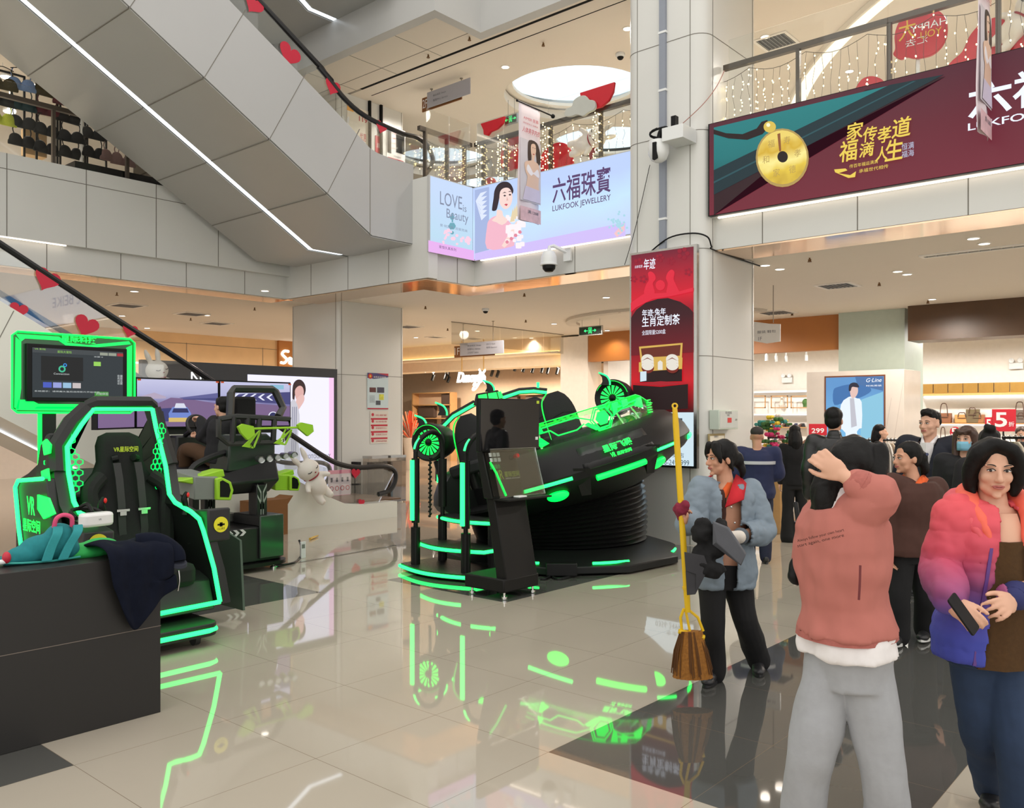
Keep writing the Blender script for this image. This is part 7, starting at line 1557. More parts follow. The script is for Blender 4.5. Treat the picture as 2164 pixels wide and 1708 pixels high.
# ================================================================ COUNTER WITH BACKPACK AND JACKET
k0,k1 = FL(341,1506),FL(0,1596); yk = (k0.y+k1.y)/2; top_z = P(342,1171,(k0-Vector((0,0,0))).dot(Vector((ST,CT,0)))).z
CT_ = mat('counter_laminate',(.012,.011,.0103),.5,noise=.12,scale=120)
ct = thing('counter','dark grey laminate counter in the left foreground','counter',(k0.x,yk,0),0)
MB().box(-3.2,0,0,.62,0,top_z).build('cabinet',CT_,ct,bevel=.003); MB().box(-3.2,.0008,-.0012,.1,top_z*.545,top_z*.545+.004).build('panel_seam',mat('seam_pale',srgb(110,100,92),.6),ct)
bpk = onB(105,1195,yk+.16); bp = thing('backpack','teal canvas backpack with a pink handle lying on the counter','backpack',(bpk.x+.02,yk+.2,top_z),R(-6))
bp.scale = (.74,.74,.72)
TEAL = mat('teal_canvas',srgb(24,122,128),.85,noise=.15,scale=30,bump=.15)
m = MB()
for c_,r_ in (((-.04,.06,.10),(.17,.10,.11)),((.08,.06,.13),(.13,.10,.16)),((-.16,.05,.06),(.14,.09,.08)),((.13,.05,.08),(.09,.09,.09)),((-.26,.04,.04),(.09,.07,.045))): m.ell(c_,r_)
fuse(m,.012,'body',TEAL,bp,8)
for x0,x1 in ((.02,-.05),(.16,.06)):
    q = curve3([(x0+.03,-.0,.27),(x0+.01,-.06,.22),((x0+x1)/2,-.072,.12),(x1,-.085,.02)],4)
    MB().loft([[(p[0]-.034,p[1]-.01,p[2]),(p[0]+.034,p[1]-.012,p[2]),(p[0]+.034,p[1]+.012,p[2]),(p[0]-.034,p[1]+.012,p[2])] for p in q]).build('shoulder_strap',mat('teal_strap',srgb(34,136,140),.8,noise=.1,scale=60),bp,bevel=.004)
MB().tube(curve3([(.03,.02,.26),(.04,.0,.33),(.09,.0,.355),(.145,.0,.33),(.155,.02,.26)],5),.017,8).build('handle',mat('pink_webbing',srgb(214,76,120),.7),bp)
MB().tube(curve3([(-.33,-.02,.03),(-.2,-.05,.02),(.0,-.045,.012),(.2,-.03,.02)],4),.008,6).build('zip',mat('zip_teal',srgb(50,160,150),.5),bp)
MB().ell((-.30,-.03,.07),(.03,.03,.045)).build('red_toggle',mat('toggle_red',srgb(190,40,60),.5),bp)
MB().ell((-.33,-.03,.04),(.035,.02,.02)).build('white_tag',CW,bp)
NAVY = mat('navy_fleece',(.005,.007,.016),.95,noise=.3,scale=25,bump=.2,spec=.15)
jk = thing('jacket','dark navy jacket draped over the right corner of the counter','jacket',(k0.x-.16,yk-.012,top_z))
m = MB()
N = 9
def sheet(cols,th=.018):
    rings = []
    for pts in cols:
        pts = curve3(pts,4); rings.append(pts)
    n = len(rings[0]); vs = [p for r in rings for p in r]; mm = MB()
    mm.add(vs,[(i*n+j,(i+1)*n+j,(i+1)*n+j+1,i*n+j+1) for i in range(len(rings)-1) for j in range(n-1)]); return mm
def dr(x,lows,bulge=.0,k=0): return [(x,.34,.03),(x,.18,.06+.02*sin(k)),(x+.004,.06,.065+.015*sin(k*2)),(x+.008,-.035-.012*sin(k*1.7),.03),(x+.012+bulge*.3,-.045-.018*sin(k*1.9),-.12),(x+.02+bulge*.6,-.04-.02*sin(k*2.3),lows*.6),(x+.03+bulge,-.03-.022*sin(k*1.5+1),lows)]
lows = [-.30,-.38,-.42,-.40,-.34,-.30,-.26,-.24,-.22,-.2]
cols = [dr(-.18+.042*i,lows[i],.06-.006*i,i) for i in range(10)]
o = sheet(cols).build('body',NAVY,jk); sm = o.modifiers.new('thick','SOLIDIFY'); sm.thickness = .022; sb = o.modifiers.new('soft','SUBSURF'); sb.levels = 1; sb.render_levels = 2
MB().tube(curve3([(.05,.1,.07),(.16,.05,.06),(.235,-.01,.0),(.245,-.03,-.05)],4),[.05,.055,.058,.06,.06,.06,.058,.056,.054,.052,.05,.048,.046],12).build('sleeve',NAVY,jk)
m = MB(); m.M = Matrix.Translation((.246,-.032,-.062)) @ Matrix.Rotation(R(20),4,'X'); m.lathe([(.048,.01),(.052,-.01),(.040,-.012),(.036,.0),(.001,.01)],18); m.build('cuff',mat('cuff_navy',(.02,.024,.04),.8),jk)
MB().tube(curve3([(.235,-.055,-.10),(.238,-.06,-.16),(.23,-.055,-.22)],3),.005,5).build('zip',STEEL,jk)
g = thing('green_bag','bright green folded cloth lying on the counter behind the navy jacket','cloth',(k0.x-.34,yk+.30,top_z)); m = MB(); m.ell((0,0,.02),(.2,.14,.05)); m.ell((.12,.0,.05),(.1,.1,.04)); fuse(m,.012,'cloth',mat('green_cloth',srgb(40,170,80),.8,noise=.2,scale=20),g)
# ================================================================ PEOPLE
from mathutils import noise as mnoise
SKIN = mat('skin',srgb(214,166,140),.55,noise=.05,scale=12); SKIN2 = mat('skin_warm',srgb(198,146,118),.55,noise=.05,scale=12)
HAIRB = mat('hair_black',(.006,.0055,.0055),.5,noise=.3,scale=40,bump=.3,spec=.2); HAIRN = mat('hair_brown',srgb(70,48,38),.45,noise=.3,scale=40,bump=.3)
EYEW = mat('eye_white',srgb(226,220,214),.2,noise=0); EYED = mat('eye_dark',(.012,.008,.006),.1,noise=0); LIP = mat('lip_colour',srgb(176,100,92),.4,noise=0); BROW = mat('brow_hair',(.03,.024,.02),.7,noise=0)
SHOEB = mat('shoe_black',(.02,.02,.022),.4); SHOEW = mat('shoe_sole_white',srgb(220,220,216),.5)
def cloth(name,c,rough=.85,noise=.12,scale=18,bump=.12,sheen=0.): return mat('cloth_'+name,srgb(*c) if max(c) > 1 else c,rough,noise=noise,scale=scale,bump=bump,sheen=sheen)
def wrinkle(o,amp,freq,seed=0.,stretch=(1,1,1)):
    me = o.data; n = len(me.vertices); co = np.empty(n*3); me.vertices.foreach_get('co',co); co = co.reshape(-1,3); no = np.empty(n*3); me.vertices.foreach_get('normal',no); no = no.reshape(-1,3)
    d = np.array([mnoise.noise(Vector((p[0]*freq*stretch[0]+seed,p[1]*freq*stretch[1],p[2]*freq*stretch[2])))+.5*mnoise.noise(Vector((p[0]*freq*2.1*stretch[0],p[1]*freq*2.1*stretch[1]+seed,p[2]*freq*2.1*stretch[2]))) for p in co])
    me.vertices.foreach_set('co',(co+no*(d*amp)[:,None]).ravel()); me.update()
def quilt(o,step,amp,z0=0.):
    me = o.data; n = len(me.vertices); co = np.empty(n*3); me.vertices.foreach_get('co',co); co = co.reshape(-1,3); no = np.empty(n*3); me.vertices.foreach_get('normal',no); no = no.reshape(-1,3)
    d = np.abs(np.sin((co[:,2]-z0)/step*pi))**.5-.7; d *= (np.abs(no[:,2]) < .9)
    me.vertices.foreach_set('co',(co+no*(d*amp)[:,None]).ravel()); me.update()
TORSO = [(-.22,.10,.085),(-.12,.155,.108),(.02,.170,.115),(.15,.160,.110),(.36,.138,.098),(.58,.150,.108),(.76,.165,.112),(.90,.160,.096),(.98,.125,.075),(1.05,.07,.06)]
def torso(mb,pel,shm,s,f0,f1,ix,iy,lx=Vector((1,0,0)),n=24,flare=0.,wide=1.):
    ax = (shm-pel); L_ = ax.length; up = ax.normalized(); x = (lx-up*lx.dot(up)).normalized(); y = up.cross(x)
    rows = []
    fs = [f0]+[t[0] for t in TORSO if f0 < t[0] < f1]+[f1]
    def at(f):
        for (a,w0,d0),(b,w1,d1) in zip(TORSO[:-1],TORSO[1:]):
            if a <= f <= b: t = (f-a)/(b-a); return w0+(w1-w0)*t,d0+(d1-d0)*t
        return TORSO[0][1:] if f < TORSO[0][0] else TORSO[-1][1:]
    for f in fs:
        w_,d_ = at(max(f,-.12) if ix > .001 else f); w_ = (w_*s*wide+ix+flare*max(0,.4-f)); d_ = d_*s+iy+flare*max(0,.4-f)*.8
        c = pel+ax*f
        rows.append([tuple(c+x*w_*math.copysign(abs(cos(t))**.85,cos(t))+y*d_*math.copysign(abs(sin(t))**.9,sin(t))) for t in [2*pi*k/n for k in range(n)]])
    mb.loft(rows)
def limb(mb,pts,rs,n=14,sub=3):
    pts = [Vector(p) for p in pts]; q = curve3([tuple(p) for p in pts],sub); rr = []
    for i in range(len(pts)-1):
        for k in range(sub): rr.append(rs[i]+(rs[i+1]-rs[i])*k/sub)
    rr.append(rs[-1]); mb.tube(q,rr,n); mb.ell(q[0],rr[0]*.98,nu=n,nv=8); mb.ell(q[-1],rr[-1]*.98,nu=n,nv=8)
def hand(mb,wr,f,nrm,side,s=1.,curl=(25,30,20),spread=5,thumb=35):
    """palm, four fingers of different lengths and a thumb; f finger direction, nrm towards the palm side, side +1/-1 the thumb side"""
    f = Vector(f).normalized(); nrm = Vector(nrm); nrm = (nrm-f*nrm.dot(f)).normalized(); t = f.cross(nrm)*side
    rm = Matrix((t,f,nrm)).transposed()
    c = wr+f*.05*s; mb.ell(c,(.040*s,.054*s,.017*s),rm,nu=14,nv=10); mb.ell(wr+f*.012*s,(.028*s,.035*s,.021*s),rm,nu=12,nv=8)
    for k,(off,L_) in enumerate(((.030,.072),(.011,.080),(-.010,.074),(-.029,.058))):
        a = R(spread*(1.5-k)); d = f*cos(a)+t*sin(a); p = wr+f*.092*s+t*off*s; pts = [p-d*.02*s,p]; b = 0
        for j,q in enumerate((.44,.32,.24)):
            b += R(curl[j]*(1+.12*k)); p = p+(d*cos(b)+nrm*sin(b))*L_*q*s; pts.append(p)
        limb(mb,pts,[.0098*s,.0095*s,.0088*s,.008*s,.0066*s],8,2)
    a = R(thumb); d = (f*cos(a)+t*sin(a)); p = wr+f*.028*s+t*.026*s; q1 = p+(d+nrm*.25).normalized()*.038*s; q2 = q1+(d*.8+f*.5+nrm*.35).normalized()*.034*s; q3 = q2+(f*.9+d*.2+nrm*.3).normalized()*.025*s
    limb(mb,[p-d*.012*s,p,q1,q2,q3],[.015*s,.0145*s,.0115*s,.0105*s,.0075*s],8,2)
def head_matrix(c,yaw,pitch,roll,s): return Matrix.Translation(c) @ Matrix.Rotation(R(yaw),4,'Z') @ Matrix.Rotation(R(pitch),4,'X') @ Matrix.Rotation(R(roll),4,'Y') @ Matrix.Scale(s,4)
def head_mesh(mb,M,ears=True,fine=True):
    S_ = mb.M; mb.M = M
    mb.ell((0,.012,.036),(.076,.094,.088)); mb.ell((0,-.03,-.022),(.064,.066,.084)); mb.ell((0,-.040,-.082),(.047,.044,.036)); mb.ell((0,-.078,-.108),(.019,.017,.013))
    for sx in (-1,1):
        mb.ell((sx*.036,-.060,-.030),(.027,.029,.028))
        if ears: mb.ell((sx*.076,.012,-.014),(.010,.022,.031))
        mb.ell((sx*.011,-.103,-.040),(.009,.011,.008)); mb.ell((sx*.040,-.038,-.070),(.020,.028,.026)); mb.ell((sx*.032,-.083,.022),(.027,.012,.008))
    mb.tube([(0,-.090,.012),(0,-.099,-.008),(0,-.110,-.028),(0,-.116,-.038)],[.009,.010,.012,.013],10); mb.ell((0,-.113,-.038),(.013,.012,.011)); mb.ell((0,-.086,-.066),(.026,.015,.016))
    mb.M = S_
def face(root,M,look=0.,smile=0.,brows=0.,lidded=.0,lip=LIP):
    for sx in (-1,1):
        def mk(mm,name,m_): return mm.build(name,m_,root)
        m = MB(); m.M = M; m.ell((sx*.031,-.0875,.001),(.0155,.011,.0068*(1-lidded))); e = mk(m,'eye',EYEW)
        m = MB(); m.M = M; m.ell((sx*.031+look,-.0962,.001),(.0062,.0035,.0062*(1-lidded*.6))); m.build('iris',EYED,e)
        m = MB(); m.M = M; m.tube(curve3([(sx*.015,-.096,.002),(sx*.024,-.101,.0085),(sx*.036,-.099,.0085),(sx*.047,-.089,.002)],4),.0022,6); m.build('eyelid_line',BROW,e)
        m = MB(); m.M = M; m.tube(curve3([(sx*.015,-.0975,.021+brows),(sx*.027,-.1,.0255),(sx*.041,-.0945,.026),(sx*.055,-.082,.020)],4),[.0018,.0022,.0025,.0026,.0026,.0025,.0024,.0022,.002,.0018,.0015,.0012,.0008],6); mk(m,'eyebrow',BROW)
    m = MB(); m.M = M
    m.tube(curve3([(-.024,-.092,-.066+smile),(-.010,-.1005,-.0625),(0,-.1025,-.0640),(.010,-.1005,-.0625),(.024,-.092,-.066+smile)],4),[.001]+[.0038]*15+[.001],8); m.build('upper_lip',lip,root)
    m = MB(); m.M = M; m.tube(curve3([(-.020,-.092,-.069+smile),(0,-.1005,-.0725),(.020,-.092,-.069+smile)],5),[.001]+[.0046]*9+[.001],8); m.build('lower_lip',lip,root)
    m = MB(); m.M = M; m.tube(curve3([(-.025,-.091,-.067+smile),(0,-.1015,-.0675),(.025,-.091,-.067+smile)],5),.0011,5); m.build('mouth_line',mat('mouth_dark',srgb(110,50,46),.5,noise=0),root)
class Person:
    def __init__(s,label,yaw,joints,size=1.,skin=SKIN,voxel=.011,group=None):
        """joints: world positions; yaw relative to facing the camera (-90 faces left in the picture)"""
        for q in ('a_leg','b_leg'): joints[q][2].z = max(joints[q][2].z,.085); joints[q][3].z = max(joints[q][3].z,.035)
        s.J = joints; s.s = size; s.skin = skin; s.vx = voxel; an = joints.get('foot') or (joints['a_leg'][2]+joints['b_leg'][2])/2
        s.root = thing('person',label,'person',(an.x,an.y,0),-TH+R(yaw),group); s.I = local_of(s.root); s.yaw = yaw
        s.L = {k: ([s.I(q) for q in v] if isinstance(v,list) else s.I(v)) for k,v in joints.items() if k != 'foot'}
        L = s.L; s.pel = (L['a_leg'][0]+L['b_leg'][0])/2+Vector((0,0,.02)); s.shm = (L['a_arm'][0]+L['b_arm'][0])/2+Vector((0,0,.02))
        s.lx = Vector((L['b_arm'][0].x-L['a_arm'][0].x,L['b_arm'][0].y-L['a_arm'][0].y,0)); s.lx = s.lx.normalized() if s.lx.length > .05 else Vector((1,0,0))
        if s.lx.x < 0: s.lx = -s.lx
    def body(s,hands=(),hy=0,hp=0,hr=0,hs=None,ears=True):
        m = MB(); L = s.L; k = s.s; hs = hs or .95*k; s.HM = head_matrix(L['head'],hy-s.yaw,hp,hr,hs)
        torso(m,s.pel,s.shm,k*.95,-.2,1.04,0,0,s.lx)
        nb = s.shm+Vector((0,.0,.0)); limb(m,[nb,(nb+L['head'])/2+Vector((0,.01,-.01)),s.HM @ Vector((0,.015,-.05))],[.06*k,.052*k,.052*k],14)
        for q in ('a_arm','b_arm'):
            a = L[q]; limb(m,[a[0],a[0].lerp(a[1],.5),a[1],a[1].lerp(a[2],.5),a[2]],[.052*k,.046*k,.040*k,.037*k,.026*k])
            limb(m,[s.pel.lerp(s.shm,.86),a[0]],[.07*k,.055*k])
        for q in ('a_leg','b_leg'):
            a = L[q]; limb(m,[a[0],a[0].lerp(a[1],.5),a[1],a[1].lerp(a[2],.4),a[2]],[.085*k,.072*k,.053*k,.052*k,.036*k])
            limb(m,[a[2],a[2]+(a[3]-a[2])*.2],[.034*k,.026*k])
        head_mesh(m,s.HM,ears)
        for h in hands: hand(m,*h)
        s.b = fuse(m,s.vx,'body',s.skin,s.root,3,fac=.4); return s
    def hair(s,parts,m_=HAIRB,vx=.010,name='hair',wr=.006):
        m = MB(); m.M = s.HM
        for p in parts:
            if p[0] == 'e': m.ell(*p[1:])
            else: limb(m,p[1],p[2],10)
        o = fuse(m,vx,name,m_,s.root,3); wrinkle(o,wr,22,3.,(1,1,.25)); return o
    def top(s,name,m_,ix=.02,iy=.02,f0=-.1,sleeve=(.075,.066,.055,.05),to=1.,arms=('a_arm','b_arm'),flare=0.,amp=.008,fr=7,vx=None,collar=0.,seed=0.,wide=1.,drop=0.,f1=1.03):
        m = MB(); L = s.L; k = s.s
        torso(m,s.pel,s.shm,k,f0,f1,ix,iy,s.lx,flare=flare,wide=wide)
        for q in arms:
            a = L[q]; w_ = a[1].lerp(a[2],to)
            pts = [a[0],a[0].lerp(a[1],.5),a[1],a[1].lerp(w_,.5),w_]; rs = [sleeve[0]*k,(sleeve[0]+sleeve[1])/2*k,sleeve[1]*k,sleeve[2]*k,sleeve[3]*k]
            limb(m,pts,rs,16,4); limb(m,[s.pel.lerp(s.shm,.84),a[0]],[.085*k+ix*.4,sleeve[0]*k])
        if collar: limb(m,[s.shm,s.shm+Vector((0,0,collar))],[.085*k,.068*k])
        o = fuse(m,vx or s.vx*1.1,name,m_,s.root,5)
        if amp: wrinkle(o,amp,fr,seed)
        return o
    def trousers(s,m_,r=(.105,.085,.078,.07),top=.10,amp=.008,fr=6,hem=.0,vx=None,name='trousers',seed=2.):
        m = MB(); k = s.s; torso(m,s.pel,s.shm,k,-.2,top,.008,.008,s.lx)
        for q in ('a_leg','b_leg'):
            a = s.L[q]; e = a[2]+(a[2]-a[1]).normalized()*hem
            limb(m,[a[0]+Vector((0,0,.02)),a[0].lerp(a[1],.5),a[1],a[1].lerp(e,.5),e],[r[0]*k,(r[0]+r[1])/2*k,r[1]*k,r[2]*k,r[3]*k],16,4)
        o = fuse(m,vx or s.vx*1.1,name,m_,s.root,4); wrinkle(o,amp,fr,seed,(1,1,.7)); return o
    def shoes(s,m_=SHOEB,sole=SHOEB,L_=.25,w_=.047):
        for q in ('a_leg','b_leg'):
            an,toe = s.L[q][2],s.L[q][3]; d = toe-an+Vector((0,0,.05*s.s)); d = d.normalized(); up = Vector((0,0,1)); up = (up-d*up.dot(d)); up = up.normalized() if up.length > .1 else Vector((0,1,0)); x = d.cross(up)
            rm = Matrix((x,d,up)).transposed(); m = MB(); m.M = Matrix.Translation(an) @ rm.to_4x4() @ Matrix.Scale(s.s,4)
            z0 = -.075; m.ell((0,-.03,z0+.045),(w_*.86,.055,.05)); m.ell((0,.06,z0+.035),(w_*.92,.09,.04)); m.ell((0,.125,z0+.026),(w_,.07,.030)); m.ell((0,0,z0+.08),(w_*.75,.045,.04))
            o = fuse(m,.009,'shoe',m_,s.root,3)
            m = MB(); m.M = Matrix.Translation(an) @ rm.to_4x4() @ Matrix.Scale(s.s,4); m.prism([(w_*.9*cos(t)*(1 if sin(t) > 0 else .85),.05+.135*sin(t)) for t in [2*pi*i/20 for i in range(20)]],z0-.006,z0+.016); m.build('sole',sole,o)
def open_front(p,o,half,x0=0.,th=.014):
    """cut the garment open down the front; half(f) is half the gap at height f of the torso"""
    import bmesh
    bm_ = bmesh.new(); bm_.from_mesh(o.data); ax = p.shm-p.pel; L_ = ax.length_squared; x = (p.lx-ax*(p.lx.dot(ax)/L_)).normalized(); y = ax.cross(x).normalized(); kill = []
    for f_ in bm_.faces:
        c = f_.calc_center_median()-p.pel; f = c.dot(ax)/L_; q = c-ax*f
        if q.dot(y) < -.02 and -.4 < f < 1.25 and abs(q.dot(x)-x0) < half(f) and abs(q.dot(y)) < .32: kill.append(f_)
    bmesh.ops.delete(bm_,geom=kill,context='FACES'); bm_.to_mesh(o.data); bm_.free(); m = o.modifiers.new('thick','SOLIDIFY'); m.thickness = th; m.offset = 1
def under(p,m_,name,f0=-.12,f1=1.0,i=.012,wide=1.):
    mb = MB(); torso(mb,p.pel,p.shm,p.s,f0,f1,i,i,p.lx,wide=wide); o = fuse(mb,p.vx,name,m_,p.root,4); wrinkle(o,.006,9); return o
def strip_on(root,pts,w_,m_,name,th=.006,side=None,parent=None):
    """a flat band following points on a garment"""
    pts = curve3([tuple(p) for p in pts],4); rows = []
    for i,p in enumerate(pts):
        p = Vector(p); t = (Vector(pts[min(i+1,len(pts)-1)])-Vector(pts[max(i-1,0)])).normalized(); sd = Vector(side or (1,0,0)); sd = (sd-t*sd.dot(t)).normalized(); n_ = t.cross(sd)
        rows.append([tuple(p-sd*w_/2-n_*th/2),tuple(p+sd*w_/2-n_*th/2),tuple(p+sd*w_/2+n_*th/2),tuple(p-sd*w_/2+n_*th/2)])
    return MB().loft(rows).build(name,m_,parent or root)
CAP = [('e',(0,.024,.052),(.087,.100,.082)),('e',(0,.05,.0),(.080,.068,.085))]
def cam_off(v,d): return v+Vector((ST,CT,0))*d
# ---------------------------------------------------------------- cleaner with a broom
Y = 5.66
J = dict(head=P(1524,968,Y),a_arm=[P(1484,1034,Y-.03),P(1463,1098,Y-.10),P(1449,1110,Y-.30)],b_arm=[P(1586,1040,Y+.05),P(1612,1120,Y-.02),P(1556,1136,Y-.28)],
         a_leg=[P(1503,1212,Y-.03),P(1507,1325,Y-.06),P(1507,1424,Y-.0),P(1494,1444,Y-.13)],b_leg=[P(1556,1214,Y+.05),P(1577,1318,Y+.03),P(1601,1392,Y+.24),P(1604,1428,Y+.10)],foot=PY(1520,Y))
p = Person('woman cleaner in a grey padded jacket with a red collar holding a yellow broom',-28,J,.98,SKIN2,.0062)
br_top,br_bot = P(1426,862,Y-.36),P(1454,1300,Y-.30)
bd = (br_bot-br_top).normalized(); grip = br_top.lerp(br_bot,(1085-862)/(1300-862))
gl_ = p.I(grip); aw = p.L['a_arm'][2]; bw = p.L['b_arm'][2]
p.body([(aw,gl_-aw+Vector((0,0,.03)),(0.4,0,-.9) if False else p.root.rotation_euler.to_matrix().inverted() @ Vector((CT,-ST,0)),-1,.95,(55,60,35),3,40),(bw,Vector((-.9,-.35,-.15)),(-.1,.2,-1),1,.95,(30,35,20),4,40)],hy=-72,hp=2)
p.L['a_arm'][2] = aw
face(p.root,p.HM)
p.hair(CAP+[('e',(0,.03,.03),(.089,.098,.09)),('l',[(.05,-.06,.09),(.076,-.065,.03),(.079,-.05,-.03)],[.03,.025,.010]),('l',[(-.05,-.06,.09),(-.075,-.065,.03),(-.078,-.045,-.04)],[.03,.025,.010]),('l',[(0,-.055,.105),(.04,-.085,.07),(.06,-.085,.03)],[.025,.018,.008]),('e',(0,.13,-.02),(.055,.045,.06)),('l',[(0,.13,-.03),(.02,.16,-.10),(.01,.15,-.15)],[.04,.03,.012]),('l',[(.07,.02,.0),(.07,.05,-.09)],[.02,.012])])
GJ = cloth('grey_jacket',(122,136,148),.8,.08,10,.2)
jk_ = p.top('jacket',GJ,.030,.034,-.17,(.080,.080,.068,.055),.86,flare=.03,amp=.012,fr=9,vx=.008)
wrinkle(jk_,.006,20,5.); open_front(p,jk_,lambda f: .065 if f > .3 else .045,-.03)
RC = cloth('red_collar',(196,26,40),.8)
OC = cloth('orange_collar',(226,96,40),.8); BR = cloth('brown_shirt',(70,42,34),.9)
L = p.L
fx = Vector((-.02,0,0)); mid = p.pel.lerp(p.shm,.55); F_ = lambda x,y,f: p.pel.lerp(p.shm,f)+Vector((x,y,0))
MB().loft([[tuple(F_(x-.045,y,f)) for x,y in ((-w1,-.135),(0,-.160),(w1,-.130),(w1,-.10),(0,-.11),(-w1,-.10))] for f,w1 in ((.28,.045),(.45,.06),(.7,.075),(.90,.07),(.99,.05))]).build('polo_shirt',BR,p.root,sharp=60)
for sx in (-1,1):
    o = MB().add([tuple(F_(x,y,f)) for x,y,f in (((-.045+sx*.012),-.150,.88),(-.045+sx*.075,-.125,.90),(-.03+sx*.085,-.03,1.04),(-.03+sx*.055,-.035,1.10))],[(0,1,2,3)]).build('shirt_collar',OC,p.root); q = o.modifiers.new('t','SOLIDIFY'); q.thickness = .006
    o = MB().add([tuple(F_(x,y,f)) for x,y,f in ((-.04+sx*.075,-.165,.80),(-.03+sx*.175,-.125,.90),(-.02+sx*.15,-.0,1.06),(-.02+sx*.10,.07,1.12),(-.02+sx*.07,.04,1.16),(-.03+sx*.085,-.07,1.06))],[(0,1,2,3,4,5)]).build('jacket_collar',RC,jk_); q = o.modifiers.new('t','SOLIDIFY'); q.thickness = .012
for z,x in ((.80,.075),(.62,.10)): MB().ell(F_(x,-.165,z),(.007,.005,.007)).build('press_stud',STEEL,jk_)
cb = MB(); limb(cb,[L['b_arm'][1].lerp(L['b_arm'][2],.84),L['b_arm'][1].lerp(L['b_arm'][2],.95)],[.055,.045],14); cb.build('ribbed_cuff',cloth('grey_rib',(84,92,100),.9),jk_)
p.trousers(cloth('black_trousers',(14,14,16),.85,.15,20,.1),(.098,.082,.082,.084),amp=.010,hem=.03)
p.shoes(SHOEB,SHOEB)
m = MB(); limb(m,[bw-Vector((-.9,-.35,-.15))*.02,bw+Vector((-.9,-.35,-.15))*.045],[.042,.044],12); m.build('white_glove_cuff',cloth('glove_white',(214,206,196),.9),p.root)
m = MB(); rmI = p.root.rotation_euler.to_matrix().inverted(); m.ell(gl_+Vector((0,0,.035)),(.052,.048,.045)); m.ell(gl_+Vector((.03,-.02,.06)),(.03,.03,.03)); m.ell(gl_+Vector((-.01,.02,.0)),(.036,.036,.05)); o = fuse(m,.007,'maroon_glove',cloth('maroon_glove',(122,30,54),.9,.2,40,.3),p.root,3); wrinkle(o,.008,30)
bm = thing('broom','yellow handled straw broom held by the cleaner','broom',(br_bot.x,br_bot.y,0)); BI = lambda v: v-bm.location
YEL = mat('yellow_plastic',srgb(226,184,20),.4,noise=.04); STRAW = mat('straw',srgb(150,98,36),.85,noise=.5,scale=60,bump=.5)
MB().tube([BI(br_top),BI(br_top.lerp(br_bot,.08)),BI(br_top.lerp(br_bot,.9)),BI(br_top.lerp(br_bot,.985))],[.015,.019,.019,.017],12).build('handle',YEL,bm)
m = MB(); m.M = Matrix.Translation(BI(br_top)+Vector((0,0,.012))); m.M = m.M @ Matrix.Rotation(-TH,4,'Z'); m.lathe([(.010,-.008),(.019,-.008),(.019,.008),(.010,.008),(.010,-.008)],14,'y'); m.build('hanging_eye',YEL,bm)
MB().tube([BI(br_top.lerp(br_bot,.86)),BI(br_top.lerp(br_bot,.875))],.024,12).build('joint_ring',YEL,bm)
h0,h1 = BI(P(1448,1286,Y-.30)),BI(P(1458,1334,Y-.30)); rx_ = Vector((CT,-ST,0))
for dx in (-.045,0.,.075): MB().tube([h0+rx_*dx*.15,h0.lerp(h1,.4)+rx_*dx*.9,h1+rx_*dx*1.1],.009,6).build('head_prong',YEL,bm)
MB().tube([h1-rx_*.07,h1+rx_*.09+Vector((0,0,-.04))],.016,8,flat=1.).build('head_bar',YEL,bm)
b0 = BI(P(1464,1432,Y-.26)); rows = []
for f in (0,.15,.45,.8,1):
    c_ = (h1+rx_*.01).lerp(b0+Vector((0,0,.0)),f); wd = .065+.055*f; dp = .03+.03*f; rows.append([tuple(c_+rx_*wd*cos(t)*(1+.06*(k % 2))+Vector((ST,CT,0))*dp*sin(t)*(1+.1*(k % 2))) for k,t in enumerate([2*pi*k/36 for k in range(36)])])
MB().loft(rows).build('straw_head',STRAW,bm,sharp=20)
sm_ = MB()
for k in range(46): t = rng.uniform(0,6.28); q0 = h1+rx_*.06*cos(t)+Vector((ST,CT,0))*.03*sin(t); q1 = b0+rx_*rng.uniform(.9,1.08)*.125*cos(t)+Vector((ST,CT,0))*.066*sin(t)+Vector((0,0,rng.uniform(-.0,.06))); sm_.tube([q0,q0.lerp(q1,.5)+rx_*.012*cos(t),q1],.004,4)
o = sm_.build('straw_strands',mat('straw_dark',srgb(96,60,24),.9),bm); o['kind'] = 'stuff'
dp_ = thing('dustpan','black and grey dustpan with rags carried by the cleaner','dustpan',P(1502,1150,Y-.42),-TH)
m = MB()
for c_,r_ in (((-.05,0,.08),(.07,.04,.08)),((.02,.02,.0),(.09,.05,.10)),((-.06,-.0,-.10),(.06,.04,.10)),((.06,0,.1),(.05,.04,.06)),((.0,.0,-.16),(.10,.05,.05))): m.ell(c_,r_)
o = fuse(m,.010,'black_rag',cloth('rag_black',(10,10,12),.9),dp_,3); wrinkle(o,.02,14)
m = MB(); m.loft([[(-.0,-.06,.14),(.09,-.06,.10),(.20,-.05,-.06),(.17,-.05,-.12),(.02,-.06,.02)],[(-.0,-.05,.15),(.10,-.05,.11),(.21,-.03,-.05),(.18,-.02,-.13),(.0,-.04,.0)]]); m.build('grey_pan',cloth('pan_grey',(84,86,92),.6),dp_,bevel=.004)
m = MB(); m.loft([[(-.17,-.03,-.04),(-.05,-.05,-.06),(-.02,-.04,-.14),(-.10,-.03,-.16)],[(-.16,-.03,-.16),(-.10,-.04,-.18),(-.10,-.04,-.30),(-.15,-.02,-.31)],[(-.15,.0,-.16),(-.09,.0,-.18),(-.1,-.01,-.29),(-.14,.0,-.3)]]); m.build('hanging_flap',cloth('pan_dark',(46,46,50),.5),dp_,bevel=.004)
